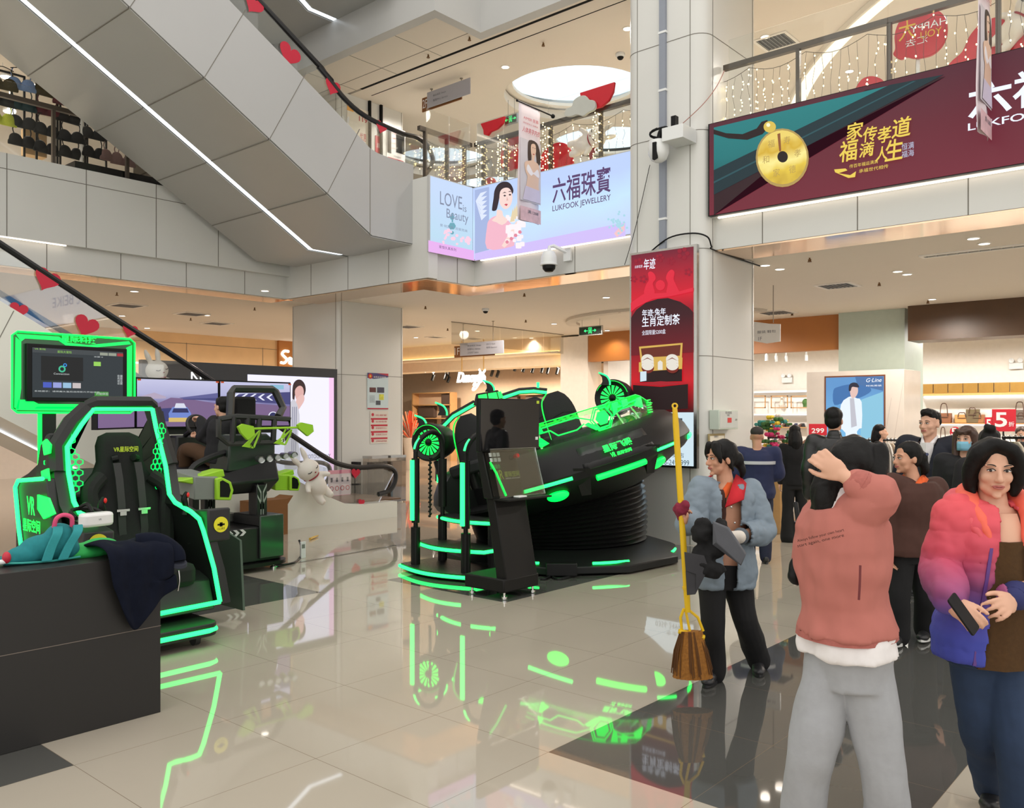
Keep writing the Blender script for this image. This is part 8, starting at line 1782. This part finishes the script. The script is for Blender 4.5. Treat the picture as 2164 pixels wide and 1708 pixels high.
# ---------------------------------------------------------------- girl in the pink sweatshirt, hand behind her head
Y = 3.25
J = dict(head=P(1812,992,Y+.05),a_arm=[P(1738,1092,Y+.06),P(1716,1195,Y+.14),P(1735,1262,Y+.28)],b_arm=[P(1812,1090,Y-.08),P(1862,1050,Y-.16),P(1786,1008,Y-.12)],
         a_leg=[P(1757,1395,Y+.04),P(1714,1590,Y+.02),P(1690,1795,Y+.10),P(1715,1830,Y+.25)],b_leg=[P(1824,1395,Y-.04),P(1864,1600,Y-.06),P(1880,1815,Y-.02),P(1890,1850,Y+.12)],foot=PY(1790,Y))
p = Person('girl in a dusty pink sweatshirt and grey joggers with a hand behind her head',128,J,1.0,SKIN,.0062)
bw = p.L['b_arm'][2]; tow = p.I(P(1748,978,Y-.10))
p.body([(bw,tow-bw,p.I(P(1790,960,Y+.3))-p.I(P(1790,960,Y)),1,.98,(28,30,20),5,35)],hy=112,hp=6)
face(p.root,p.HM); WH = lambda x,y: tuple(p.HM.inverted() @ p.I(P(x,y,Y-.0)))
p.hair(CAP+[('e',(0,.03,.03),(.095,.108,.094)),('e',(0,.075,-.03),(.082,.06,.09)),('l',[(-.06,-.05,.08),(-.088,-.03,.0),(-.085,.0,-.08)],[.035,.03,.02]),('l',[(.06,-.05,.08),(.086,-.03,.0),(.08,.0,-.07)],[.035,.03,.02]),('l',[(0,.10,-.02),(-.01,.16,-.10),(-.02,.15,-.2),(-.03,.13,-.28)],[.06,.062,.05,.02]),('l',[WH(1770,1015),WH(1748,1048),WH(1726,1084),WH(1700,1116)],[.045,.042,.034,.010])],vx=.009,wr=.008)
PK = cloth('pink_sweatshirt',(178,108,98),.92,.07,14,.1)
sw = p.top('sweatshirt',PK,.028,.045,.17,(.088,.078,.062,.052),.62,flare=.05,amp=.016,fr=6,vx=.008,wide=.95)
wrinkle(sw,.010,11,4.,(1,1,.5))
L = p.L
m = MB(); torso(m,p.pel,p.shm,1.0,.14,.20,.034,.050,p.lx,wide=.95); m.build('ribbed_hem',cloth('pink_rib',(168,98,90),.92,.2,60,.2),sw)
cuff = L['b_arm'][1].lerp(L['b_arm'][2],.62); m = MB(); limb(m,[L['b_arm'][1].lerp(L['b_arm'][2],.56),cuff],[.058,.050],14); m.build('cuff',cloth('pink_rib',(0,0,0)),sw)
ws_ = MB(); torso(ws_,p.pel,p.shm,1.0,.02,.2,.018,.030,p.lx,flare=.02); o = fuse(ws_,.009,'white_undershirt',cloth('white_shirt',(226,222,222),.9),p.root,3); wrinkle(o,.014,10)
m = MB(); limb(m,[p.shm+Vector((0,.01,-.01)),p.shm+Vector((0,.012,.045))],[.082,.066]); m.build('white_collar',cloth('white_shirt',(0,0,0)),p.root)
p.trousers(cloth('grey_joggers',(158,160,164),.9,.08,30,.15),(.102,.088,.084,.080),top=.19,amp=.014,fr=6,vx=.0085,name='joggers')
p.shoes(SHOEW,SHOEW)
q0 = p.I(P(1688,1148,Y-.10));
for k,s_ in enumerate(('Always follow your own heart','start again, one more')):
    o = text(s_,p.root,0,0,BLACK,h=.013,w=.20,y=0)
    ax = (p.I(P(1724,1140,Y-.22))-p.I(P(1682,1150,Y-.15))).normalized(); nz = Vector((0,0,1)); nz = (nz-ax*nz.dot(ax)).normalized(); o.rotation_euler = Matrix((ax,nz.cross(ax)*1,nz)).transposed().to_euler(); o.location = p.I(P(1686,1148+11*k,Y-.17))
strip_on(p.root,[p.I(P(1818,1195,Y-.235)),p.I(P(1817,1232,Y-.245)),p.I(P(1815,1268,Y-.24))],.006,cloth('pocket_seam',(110,50,52),.9),'pocket_zip',.006,parent=sw)
bg = thing('shoulder_bag','small black bag showing behind the girl in the pink sweatshirt','bag',P(1690,1200,Y+.10),-TH+R(20)); m = MB(); m.ell((0,0,0),(.05,.03,.055)); m.ell((-.01,0,-.03),(.045,.03,.04)); fuse(m,.01,'body',BLACK,bg); MB().tube([(0,0,.04),(.02,.03,.16),(.06,.1,.24)],.01,6).build('strap',BLACK,bg)
# ---------------------------------------------------------------- woman in the pink to blue padded jacket
Y = 3.5
J = dict(head=P(2098,990,Y),a_arm=[P(2022,1090,Y-.0),P(1990,1205,Y-.02),P(2008,1272,Y-.24)],b_arm=[P(2176,1092,Y+.02),P(2192,1212,Y),P(2140,1268,Y-.24)],
         a_leg=[P(2052,1360,Y),P(2074,1530,Y+.05),P(2096,1672,Y+.34),P(2092,1700,Y+.22)],b_leg=[P(2122,1362,Y),P(2146,1560,Y-.08),P(2160,1750,Y-.0),P(2150,1785,Y-.15)],foot=PY(2090,Y))
p = Person('woman in a padded jacket fading from pink to blue, walking towards the viewer',-8,J,1.0,SKIN,.006)
aw,bw = p.L['a_arm'][2],p.L['b_arm'][2]
p.body([(aw,(.42,-.75,-.40),(.5,.2,-.6),1,1.0,(35,35,25),4,30),(bw,(-.62,-.75,-.12),(-.5,.5,-.4),-1,1.0,(26,28,20),8,35)],hy=-14,hp=4,hr=2,ears=False)
face(p.root,p.HM,look=-.003,brows=-.001,lidded=.25)
p.hair(CAP+[('e',(0,.03,.035),(.096,.106,.094)),('l',[(-.02,-.065,.112),(-.072,-.06,.07),(-.094,-.03,.0),(-.090,-.01,-.07),(-.078,-.02,-.105)],[.026,.032,.034,.032,.018]),('l',[(-.01,-.065,.112),(.055,-.068,.085),(.088,-.045,.02),(.092,-.02,-.05),(.082,-.02,-.10)],[.026,.030,.034,.034,.020]),('e',(0,.06,-.03),(.09,.07,.085)),('l',[(.085,.03,-.02),(.08,.03,-.09)],[.03,.02]),('l',[(-.085,.03,-.02),(-.08,.03,-.09)],[.03,.02])],vx=.008,wr=.006)
def dip_dye():
    m = ramp_mat('cloth_dip_dye',[(0,srgb(72,82,176)),(.26,srgb(92,86,170)),(.42,srgb(150,84,128)),(.66,srgb(204,84,102)),(1,srgb(224,92,100))],'z',.86,1.42,emit=False,rough=.55,noise=.06,nscale=8)
    return m
dj = p.top('padded_jacket',dip_dye(),.026,.034,-.14,(.078,.074,.068,.054),.88,flare=.03,amp=.006,fr=9,vx=.008)
quilt(dj,.115,.006,.02); wrinkle(dj,.006,20); open_front(p,dj,lambda f: .10-.05*min(max(f,0),1),.0)
L = p.L; F_ = lambda x,y,f: p.pel.lerp(p.shm,f)+Vector((x,y,0))
OL = cloth('olive_knit',(74,50,22),.95,.25,60,.3)
MB().loft([[tuple(F_(x,y,f)) for x,y in ((-w1,-.150),(0,-.178),(w1,-.150),(w1,-.10),(-w1,-.10))] for f,w1 in ((-.16,.09),(.1,.085),(.35,.07),(.6,.062),(.80,.058))]).build('olive_jumper',OL,p.root,sharp=60)
m = MB(); m.loft([[tuple(F_(x,y,f)) for x,y in ((-w1,-.128+dy),(0,-.152+dy),(w1,-.128+dy),(w1,-.08),(-w1,-.08))] for f,w1,dy in ((.76,.056,-.012),(.9,.062,.012),(1.0,.056,.045))]); m.build('bare_neckline',SKIN,p.root,sharp=60)
HOOD = cloth('coral_hood_lining',(238,104,84),.7,.06,10,.05); HOODO = cloth('pink_hood',(218,86,96),.6,.06,10,.05)
for sx in (-1,1):
    m = MB(); limb(m,[F_(sx*.058,-.150,.78),F_(sx*.088,-.115,.95),F_(sx*.105,-.03,1.07),F_(sx*.08,.07,1.13),F_(0,.11,1.15)],[.010,.028,.040,.046,.05],12); o = fuse(m,.008,'hood_collar',HOOD,dj,3); wrinkle(o,.006,14)
    m = MB(); limb(m,[F_(sx*.078,-.148,.76),F_(sx*.125,-.10,.94),F_(sx*.142,.0,1.03),F_(sx*.11,.10,1.07),F_(0,.15,1.08)],[.010,.030,.045,.05,.055],12); o = fuse(m,.008,'hood_outer',HOODO,dj,3); wrinkle(o,.006,14)
    strip_on(p.root,[F_(sx*.064,-.160,.76),F_(sx*.074,-.160,.55),F_(sx*.088,-.155,.3),F_(sx*.100,-.160,.05),F_(sx*.106,-.158,-.13)],.012,cloth('zip_purple',(92,56,130),.4),'zip',.008,parent=dj)
for q in ('a_arm','b_arm'): m = MB(); limb(m,[L[q][1].lerp(L[q][2],.84),L[q][1].lerp(L[q][2],.95)],[.058,.046],14); m.build('dark_cuff',cloth('navy_cuff',(40,44,96),.8),dj)
p.trousers(cloth('dark_jeans',(36,54,82),.85,.2,20,.2),(.102,.085,.078,.072),amp=.008,fr=7,vx=.0085,name='jeans')
p.shoes(SHOEB,SHOEB)
ph = thing('mobile_phone','dark mobile phone in the right hand of the woman in the padded jacket','phone',P(2036,1298,Y-.36),-TH+R(35)); m = MB(); m.M = Matrix.Rotation(R(62),4,'X') @ Matrix.Rotation(R(20),4,'Z'); m.prism(round_box(-.036,.036,-.075,.075,.01),-.004,.004); m.build('case',BLACK,ph,bevel=.002)
# ---------------------------------------------------------------- woman in the brown polo
Y = 6.53
J = dict(head=P(1917,968,Y),a_arm=[P(1884,1024,Y-.06),P(1878,1098,Y-.02),P(1884,1160,Y-.06)],b_arm=[P(1976,1030,Y+.06),P(1996,1106,Y+.02),P(1990,1170,Y-.08)],
         a_leg=[P(1903,1165,Y),P(1900,1260,Y-.02),P(1899,1343,Y+.02),P(1888,1358,Y-.10)],b_leg=[P(1952,1165,Y+.03),P(1955,1260,Y+.05),P(1956,1334,Y+.18),P(1948,1348,Y+.04)],foot=PY(1926,Y))
p = Person('woman in a brown polo top with an orange collar and black trousers, looking left',-35,J,1.02,SKIN2,.0085)
p.body([(p.L['a_arm'][2],(0,-.2,-1),(.9,0,0),1,1.,(20,20,15)),(p.L['b_arm'][2],(0,-.2,-1),(-.9,0,0),-1,1.,(20,20,15))],hy=-78,hp=0)
face(p.root,p.HM,smile=.004)
p.hair(CAP+[('e',(0,.035,.03),(.088,.098,.090)),('e',(0,.125,.0),(.055,.045,.055)),('l',[(0,.12,-.01),(.01,.15,-.08),(.0,.14,-.13)],[.045,.04,.02])],wr=.006)
po = p.top('brown_polo',BR,.06,.065,-.08,(.092,.086,.076,.066),.7,flare=.03,amp=.010,fr=6,wide=1.05)
F_ = lambda x,y,f: p.pel.lerp(p.shm,f)+Vector((x,y,0))
for sx in (-1,1): o = MB().add([tuple(F_(*q)) for q in ((sx*.008,-.165,.93),(sx*.085,-.125,.93),(sx*.105,-.0,1.07),(sx*.06,.07,1.13),(sx*.055,-.02,1.12))],[(0,1,2,3,4)]).build('orange_collar',OC,po); q = o.modifiers.new('t','SOLIDIFY'); q.thickness = .010
MB().ell(F_(0,-.18,.84),(.006,.004,.006)).build('button',BLACK,po)
p.trousers(cloth('black_trousers',(0,0,0)),(.105,.085,.08,.082),amp=.008,hem=.02); p.shoes(SHOEB,SHOEW)
cl_ = MB(); cl_.M = p.HM; cl_.tube([(.05,.14,.03),(.0,.175,.02),(-.05,.14,.03)],.012,8); cl_.build('hair_clip',mat('clip_blue',srgb(40,50,90),.2),p.root)
# ---------------------------------------------------------------- people further back
def stander(label,px,Y,top_y,yaw,size,hy,skin=SKIN,vx=.011,hp=0,lean=0,walk=0.,arm='down',sh=.19,feet_y=None):
    """an upright figure; feet on the floor at distance Y, head top at picture height top_y"""
    k = (CAMH+(HY-top_y)/FPX*Y)/1.66; c = PY(px,Y); f = Matrix.Rotation(-TH+R(yaw),3,'Z'); fx,fy = f @ Vector((1,0,0)),f @ Vector((0,1,0))
    W_ = lambda x,y,z: c+fx*x*k+fy*y*k+Vector((0,0,z*k))
    def armj(sx):
        if arm == 'front': return [W_(sx*sh,0,1.345),W_(sx*(sh+.05),-.02,1.08),W_(sx*.10,-.24,1.02)]
        return [W_(sx*sh,0,1.345),W_(sx*(sh+.04),.02,1.07),W_(sx*(sh+.035),-.05,.83)]
    J = dict(head=W_(0,-.02+lean,1.545),a_arm=armj(-1),b_arm=armj(1),a_leg=[W_(-.09,0,.83),W_(-.095,-.02-walk*.5,.45),W_(-.10,.02-walk,.075),W_(-.11,-.12-walk,.03)],b_leg=[W_(.09,0,.83),W_(.095,-.02+walk*.3,.45),W_(.10,.02+walk,.075+abs(walk)*.1),W_(.11,-.12+walk,.03)],foot=c)
    p = Person(label,yaw,J,k*size,skin,vx); hd = []
    for q,sd in (('a_arm',1),('b_arm',-1)):
        a = p.L[q]; hd.append((a[2],(a[2]-a[1]).normalized() if arm == 'down' else Vector((-sd*.3 if q == 'a_arm' else .3*sd,-1,0)),(.9*(1 if q == 'a_arm' else -1),0,0) if arm == 'down' else (0,0,-1),sd,k,(25,25,20),3,30))
    p.body(hd,hy=hy,hp=hp); return p
SHORT = CAP+[('e',(0,.005,.075),(.076,.085,.055))]
p = stander('man in a navy work uniform with a pale reflective stripe, seen from behind',1600,10.2,903,172,1.03,168,SKIN2,arm='front',sh=.20)
p.hair([('e',(0,.02,.06),(.082,.097,.070))],mat('hair_cropped',(.03,.025,.022),.8,noise=.3,scale=60),wr=.002)
u = p.top('uniform_jacket',cloth('navy_uniform',(30,38,74),.8),.045,.045,-.12,(.088,.082,.072,.06),.9,amp=.010); m = MB(); torso(m,p.pel,p.shm,p.s,.70,.775,.055,.055,p.lx); m.build('reflective_stripe',mat('stripe_pale',srgb(186,188,192),.4),u)
p.trousers(cloth('navy_trousers',(28,34,56),.85),hem=.02); p.shoes()
p = stander('woman dressed all in black with long straight hair and heels, seen from behind',1680,11.9,898,175,.92,172,sh=.165)
p.hair(CAP+[('e',(0,.05,-.03),(.082,.075,.12)),('l',[(0,.07,-.02),(0,.10,-.15),(0,.10,-.28)],[.08,.085,.05]),('l',[(.06,.03,0),(.075,.06,-.15),(.06,.08,-.26)],[.04,.045,.03]),('l',[(-.06,.03,0),(-.075,.06,-.15),(-.06,.08,-.26)],[.04,.045,.03])])
p.top('black_top',cloth('black_knit',(12,12,14),.9),.02,.025,-.1,(.066,.058,.05,.045),.95); p.trousers(cloth('black_wide',(12,12,13),.85),(.10,.085,.10,.12),hem=.03); p.shoes(SHOEB,SHOEB)
p = stander('tall man in a black leather jacket, seen from behind beside the red price sign',1763,8.8,863,165,1.02,148,SKIN2,sh=.185)
p.hair(SHORT+[('e',(0,.04,.02),(.080,.075,.08))],wr=.004)
lj = p.top('leather_jacket',mat('black_leather',(.010,.010,.011),.35,noise=.2,scale=14,bump=.15),.022,.03,-.1,(.078,.072,.064,.054),.95,amp=.012); m = MB(); limb(m,[p.shm+Vector((0,.01,0)),p.shm+Vector((0,.012,.05))],[.088,.072]); m.build('stand_collar',mat('black_leather',(0,0,0)),lj)
p.trousers(cloth('black_trousers',(0,0,0))); p.shoes()
p = stander('young man in a navy suit and white shirt with a short quiff, looking left',1966,8.4,868,-40,1.03,-58,SKIN,.0085,sh=.20)
face(p.root,p.HM)
p.hair([('e',(0,.022,.062),(.082,.096,.068)),('e',(0,-.02,.105),(.066,.07,.035)),('l',[(-.03,-.06,.09),(.02,-.085,.10),(.05,-.07,.085)],[.02,.022,.015]),('e',(0,.06,.02),(.076,.055,.07))],wr=.007)
SU = cloth('navy_suit',(18,22,36),.8); su = p.top('suit_jacket',SU,.035,.035,-.16,(.086,.076,.068,.054),.95,amp=.006); open_front(p,su,lambda f: max(.0,.075*(f-.45)/.5))
F_ = lambda x,y,f: p.pel.lerp(p.shm,f)+Vector((x,y,0))
MB().loft([[tuple(F_(x,y,f)) for x,y in ((-w1,-.128),(0,-.155),(w1,-.128),(w1,-.08),(-w1,-.08))] for f,w1 in ((.5,.012),(.75,.045),(.95,.06),(1.02,.06))]).build('white_shirt',cloth('white_shirt',(0,0,0)),p.root)
for sx in (-1,1):
    o = MB().add([tuple(F_(*q)) for q in ((sx*.01,-.168,.48),(sx*.085,-.16,.78),(sx*.07,-.155,.84),(sx*.10,-.13,.92),(sx*.075,-.02,1.08),(sx*.06,-.11,.98))],[(0,1,2,3,4,5)]).build('lapel',SU,su); q = o.modifiers.new('t','SOLIDIFY'); q.thickness = .01
    o = MB().add([tuple(F_(*q)) for q in ((sx*.006,-.15,.97),(sx*.06,-.12,.97),(sx*.075,-.0,1.12),(sx*.055,.02,1.17),(sx*.05,-.05,1.10))],[(0,1,2,3,4)]).build('shirt_collar',cloth('white_shirt',(0,0,0)),p.root); q = o.modifiers.new('t','SOLIDIFY'); q.thickness = .006
p.trousers(cloth('navy_suit',(0,0,0))); p.shoes()
p = stander('woman with a brown fringe and a blue face mask in a black jacket',2042,7.5,900,-30,.97,-48,SKIN,.0085,sh=.175)
face(p.root,p.HM)
p.hair(CAP+[('e',(0,.03,.03),(.092,.104,.094)),('l',[(-.06,-.075,.085),(0,-.095,.065),(.06,-.075,.085)],[.02,.022,.02]),('l',[(-.05,-.075,.07),(-.02,-.1,.035)],[.018,.01]),('l',[(.02,-.09,.07),(.03,-.1,.035)],[.018,.01]),('l',[(.08,-.02,.05),(.09,-.01,-.08),(.085,-.02,-.24),(.08,-.03,-.32)],[.035,.035,.035,.012]),('l',[(-.08,-.02,.05),(-.09,-.01,-.08),(-.085,-.02,-.24),(-.08,-.03,-.32)],[.035,.035,.035,.012]),('e',(0,.06,-.08),(.085,.06,.13))],HAIRN)
m = MB(); m.M = p.HM; m.loft([[(sx*w1,y,z) for sx,w1,y in ((-1,.060,-.052),(-1,.034,-.094),(0,0,yc),(1,.034,-.094),(1,.060,-.052))] for z,yc in ((-.022,-.122),(-.05,-.126),(-.08,-.118),(-.106,-.098))],cap=False,closed=False); o = m.build('face_mask',mat('mask_blue',srgb(130,190,214),.8,noise=.05),p.root); q = o.modifiers.new('t','SOLIDIFY'); q.thickness = .006
for sx in (-1,1): m = MB(); m.M = p.HM; m.tube([(sx*.058,-.055,-.03),(sx*.08,.0,-.02),(sx*.082,.02,.01)],.003,5); m.build('ear_loop',mat('loop_white',srgb(226,226,226),.6,noise=0),o)
p.top('black_jacket',cloth('black_jacket',(16,16,20),.8),.045,.045,-.12,(.086,.08,.07,.058),.95); strip_on(p.root,[p.pel.lerp(p.shm,f)+Vector((.0,-.175+.02*(f > .9),0)) for f in (.98,.8,.55,.3)],.06,cloth('pale_scarf',(190,170,186),.9,.3,40),'patterned_scarf',.02)
p.trousers(cloth('black_trousers',(0,0,0))); p.shoes()
p = stander('person with black hair in a high bun, mostly hidden behind the padded jacket woman',2092,7.0,906,150,.97,140,SKIN,sh=.175)
p.hair(CAP+[('e',(0,.03,.03),(.088,.1,.09)),('e',(-.02,.09,.125),(.05,.048,.042)),('e',(.01,.07,.14),(.03,.03,.03))]); p.top('dark_coat',cloth('dark_coat',(22,20,24),.85),.045,.045,-.12,(.086,.08,.07,.058),.95); p.trousers(cloth('black_trousers',(0,0,0))); p.shoes()
p = stander('far away woman in black with shoulder length hair beside the poster of the man',1858,12.6,897,60,.95,70,SKIN,sh=.17)
p.hair(CAP+[('e',(0,.05,-.04),(.086,.075,.12)),('l',[(.0,.06,0),(.0,.08,-.14),(0,.07,-.22)],[.08,.08,.04])]); p.top('black_coat',cloth('black_knit',(0,0,0)),.03,.03,-.12,(.08,.07,.06,.05),.95); p.trousers(cloth('black_trousers',(0,0,0))); p.shoes()
p = stander('far person with brown hair at the right edge behind the large red discount sign',2158,11.5,902,-10,.95,-20,SKIN,sh=.17)
face(p.root,p.HM); p.hair(CAP+[('e',(0,.05,-.03),(.086,.075,.11))],HAIRN); p.top('dark_top',cloth('plum_top',(60,44,54),.9),.03,.03,-.12,(.08,.07,.06,.05),.95); p.trousers(cloth('black_trousers',(0,0,0))); p.shoes()
p = stander('child in a pale blue and lilac padded coat walking left behind the saucer ride',1408,12.4,934,-70,1.0,-95,SKIN,.010,walk=.20,arm='front',sh=.155)
p.hair(CAP+[('e',(0,.05,-.03),(.086,.075,.10)),('l',[(0,.1,0),(0,.15,-.08),(0,.14,-.15)],[.045,.04,.015])])
cc = p.top('padded_coat',ramp_mat('cloth_child_coat',[(0,srgb(196,186,214)),(.4,srgb(200,192,220)),(.6,srgb(170,206,226)),(1,srgb(160,206,230))],'z',.62,1.12,emit=False,rough=.6),.055,.055,-.10,(.095,.09,.08,.06),.95,amp=.004); quilt(cc,.08,.012)
m = MB(); m.ell(p.shm+Vector((0,.07,.04)),(.11,.08,.07)); fuse(m,.012,'hood',mat('hood_blue',srgb(150,196,226),.6),cc,3)
p.trousers(cloth('black_trousers',(0,0,0)),(.10,.085,.085,.08)); p.shoes(SHOEW,SHOEW)
Y = 9.9
J = dict(head=P(469,860,Y),a_arm=[P(452,892,Y+.1),P(430,922,Y+.25),P(410,902,Y+.55) if False else P(424,884,Y+.42)],b_arm=[P(496,896,Y-.1),P(466,938,Y+.05),P(416,922,Y+.36)],
         a_leg=[P(452,972,Y+.1),P(392,952,Y+.55),P(384,1015,Y+.9),P(372,1018,Y+1.0)],b_leg=[P(478,978,Y-.1),P(398,950,Y+.2),P(386,1015,Y+.45),P(374,1020,Y+.58)],foot=PY(440,Y+.2))
p = Person('person in a dark jacket driving the racing simulator, seen from behind',-125,J,.98,SKIN,.010)
a,b = p.L['a_arm'][2],p.L['b_arm'][2]
p.body([(a,p.I(P(406,880,Y+.5))-a,(0,0,-1),-1,1.,(40,40,30)),(b,p.I(P(404,924,Y+.5))-b,(0,0,1),1,1.,(40,40,30))],hy=-120)
p.hair(SHORT+[('e',(0,.05,.0),(.08,.07,.085))]); p.top('dark_jacket',cloth('dark_jacket',(18,19,22),.85),.045,.045,-.1,(.085,.08,.066,.052),.9); p.trousers(cloth('brown_trousers',(74,50,28),.9),(.10,.088,.08,.072)); p.shoes(SHOEW,SHOEW)
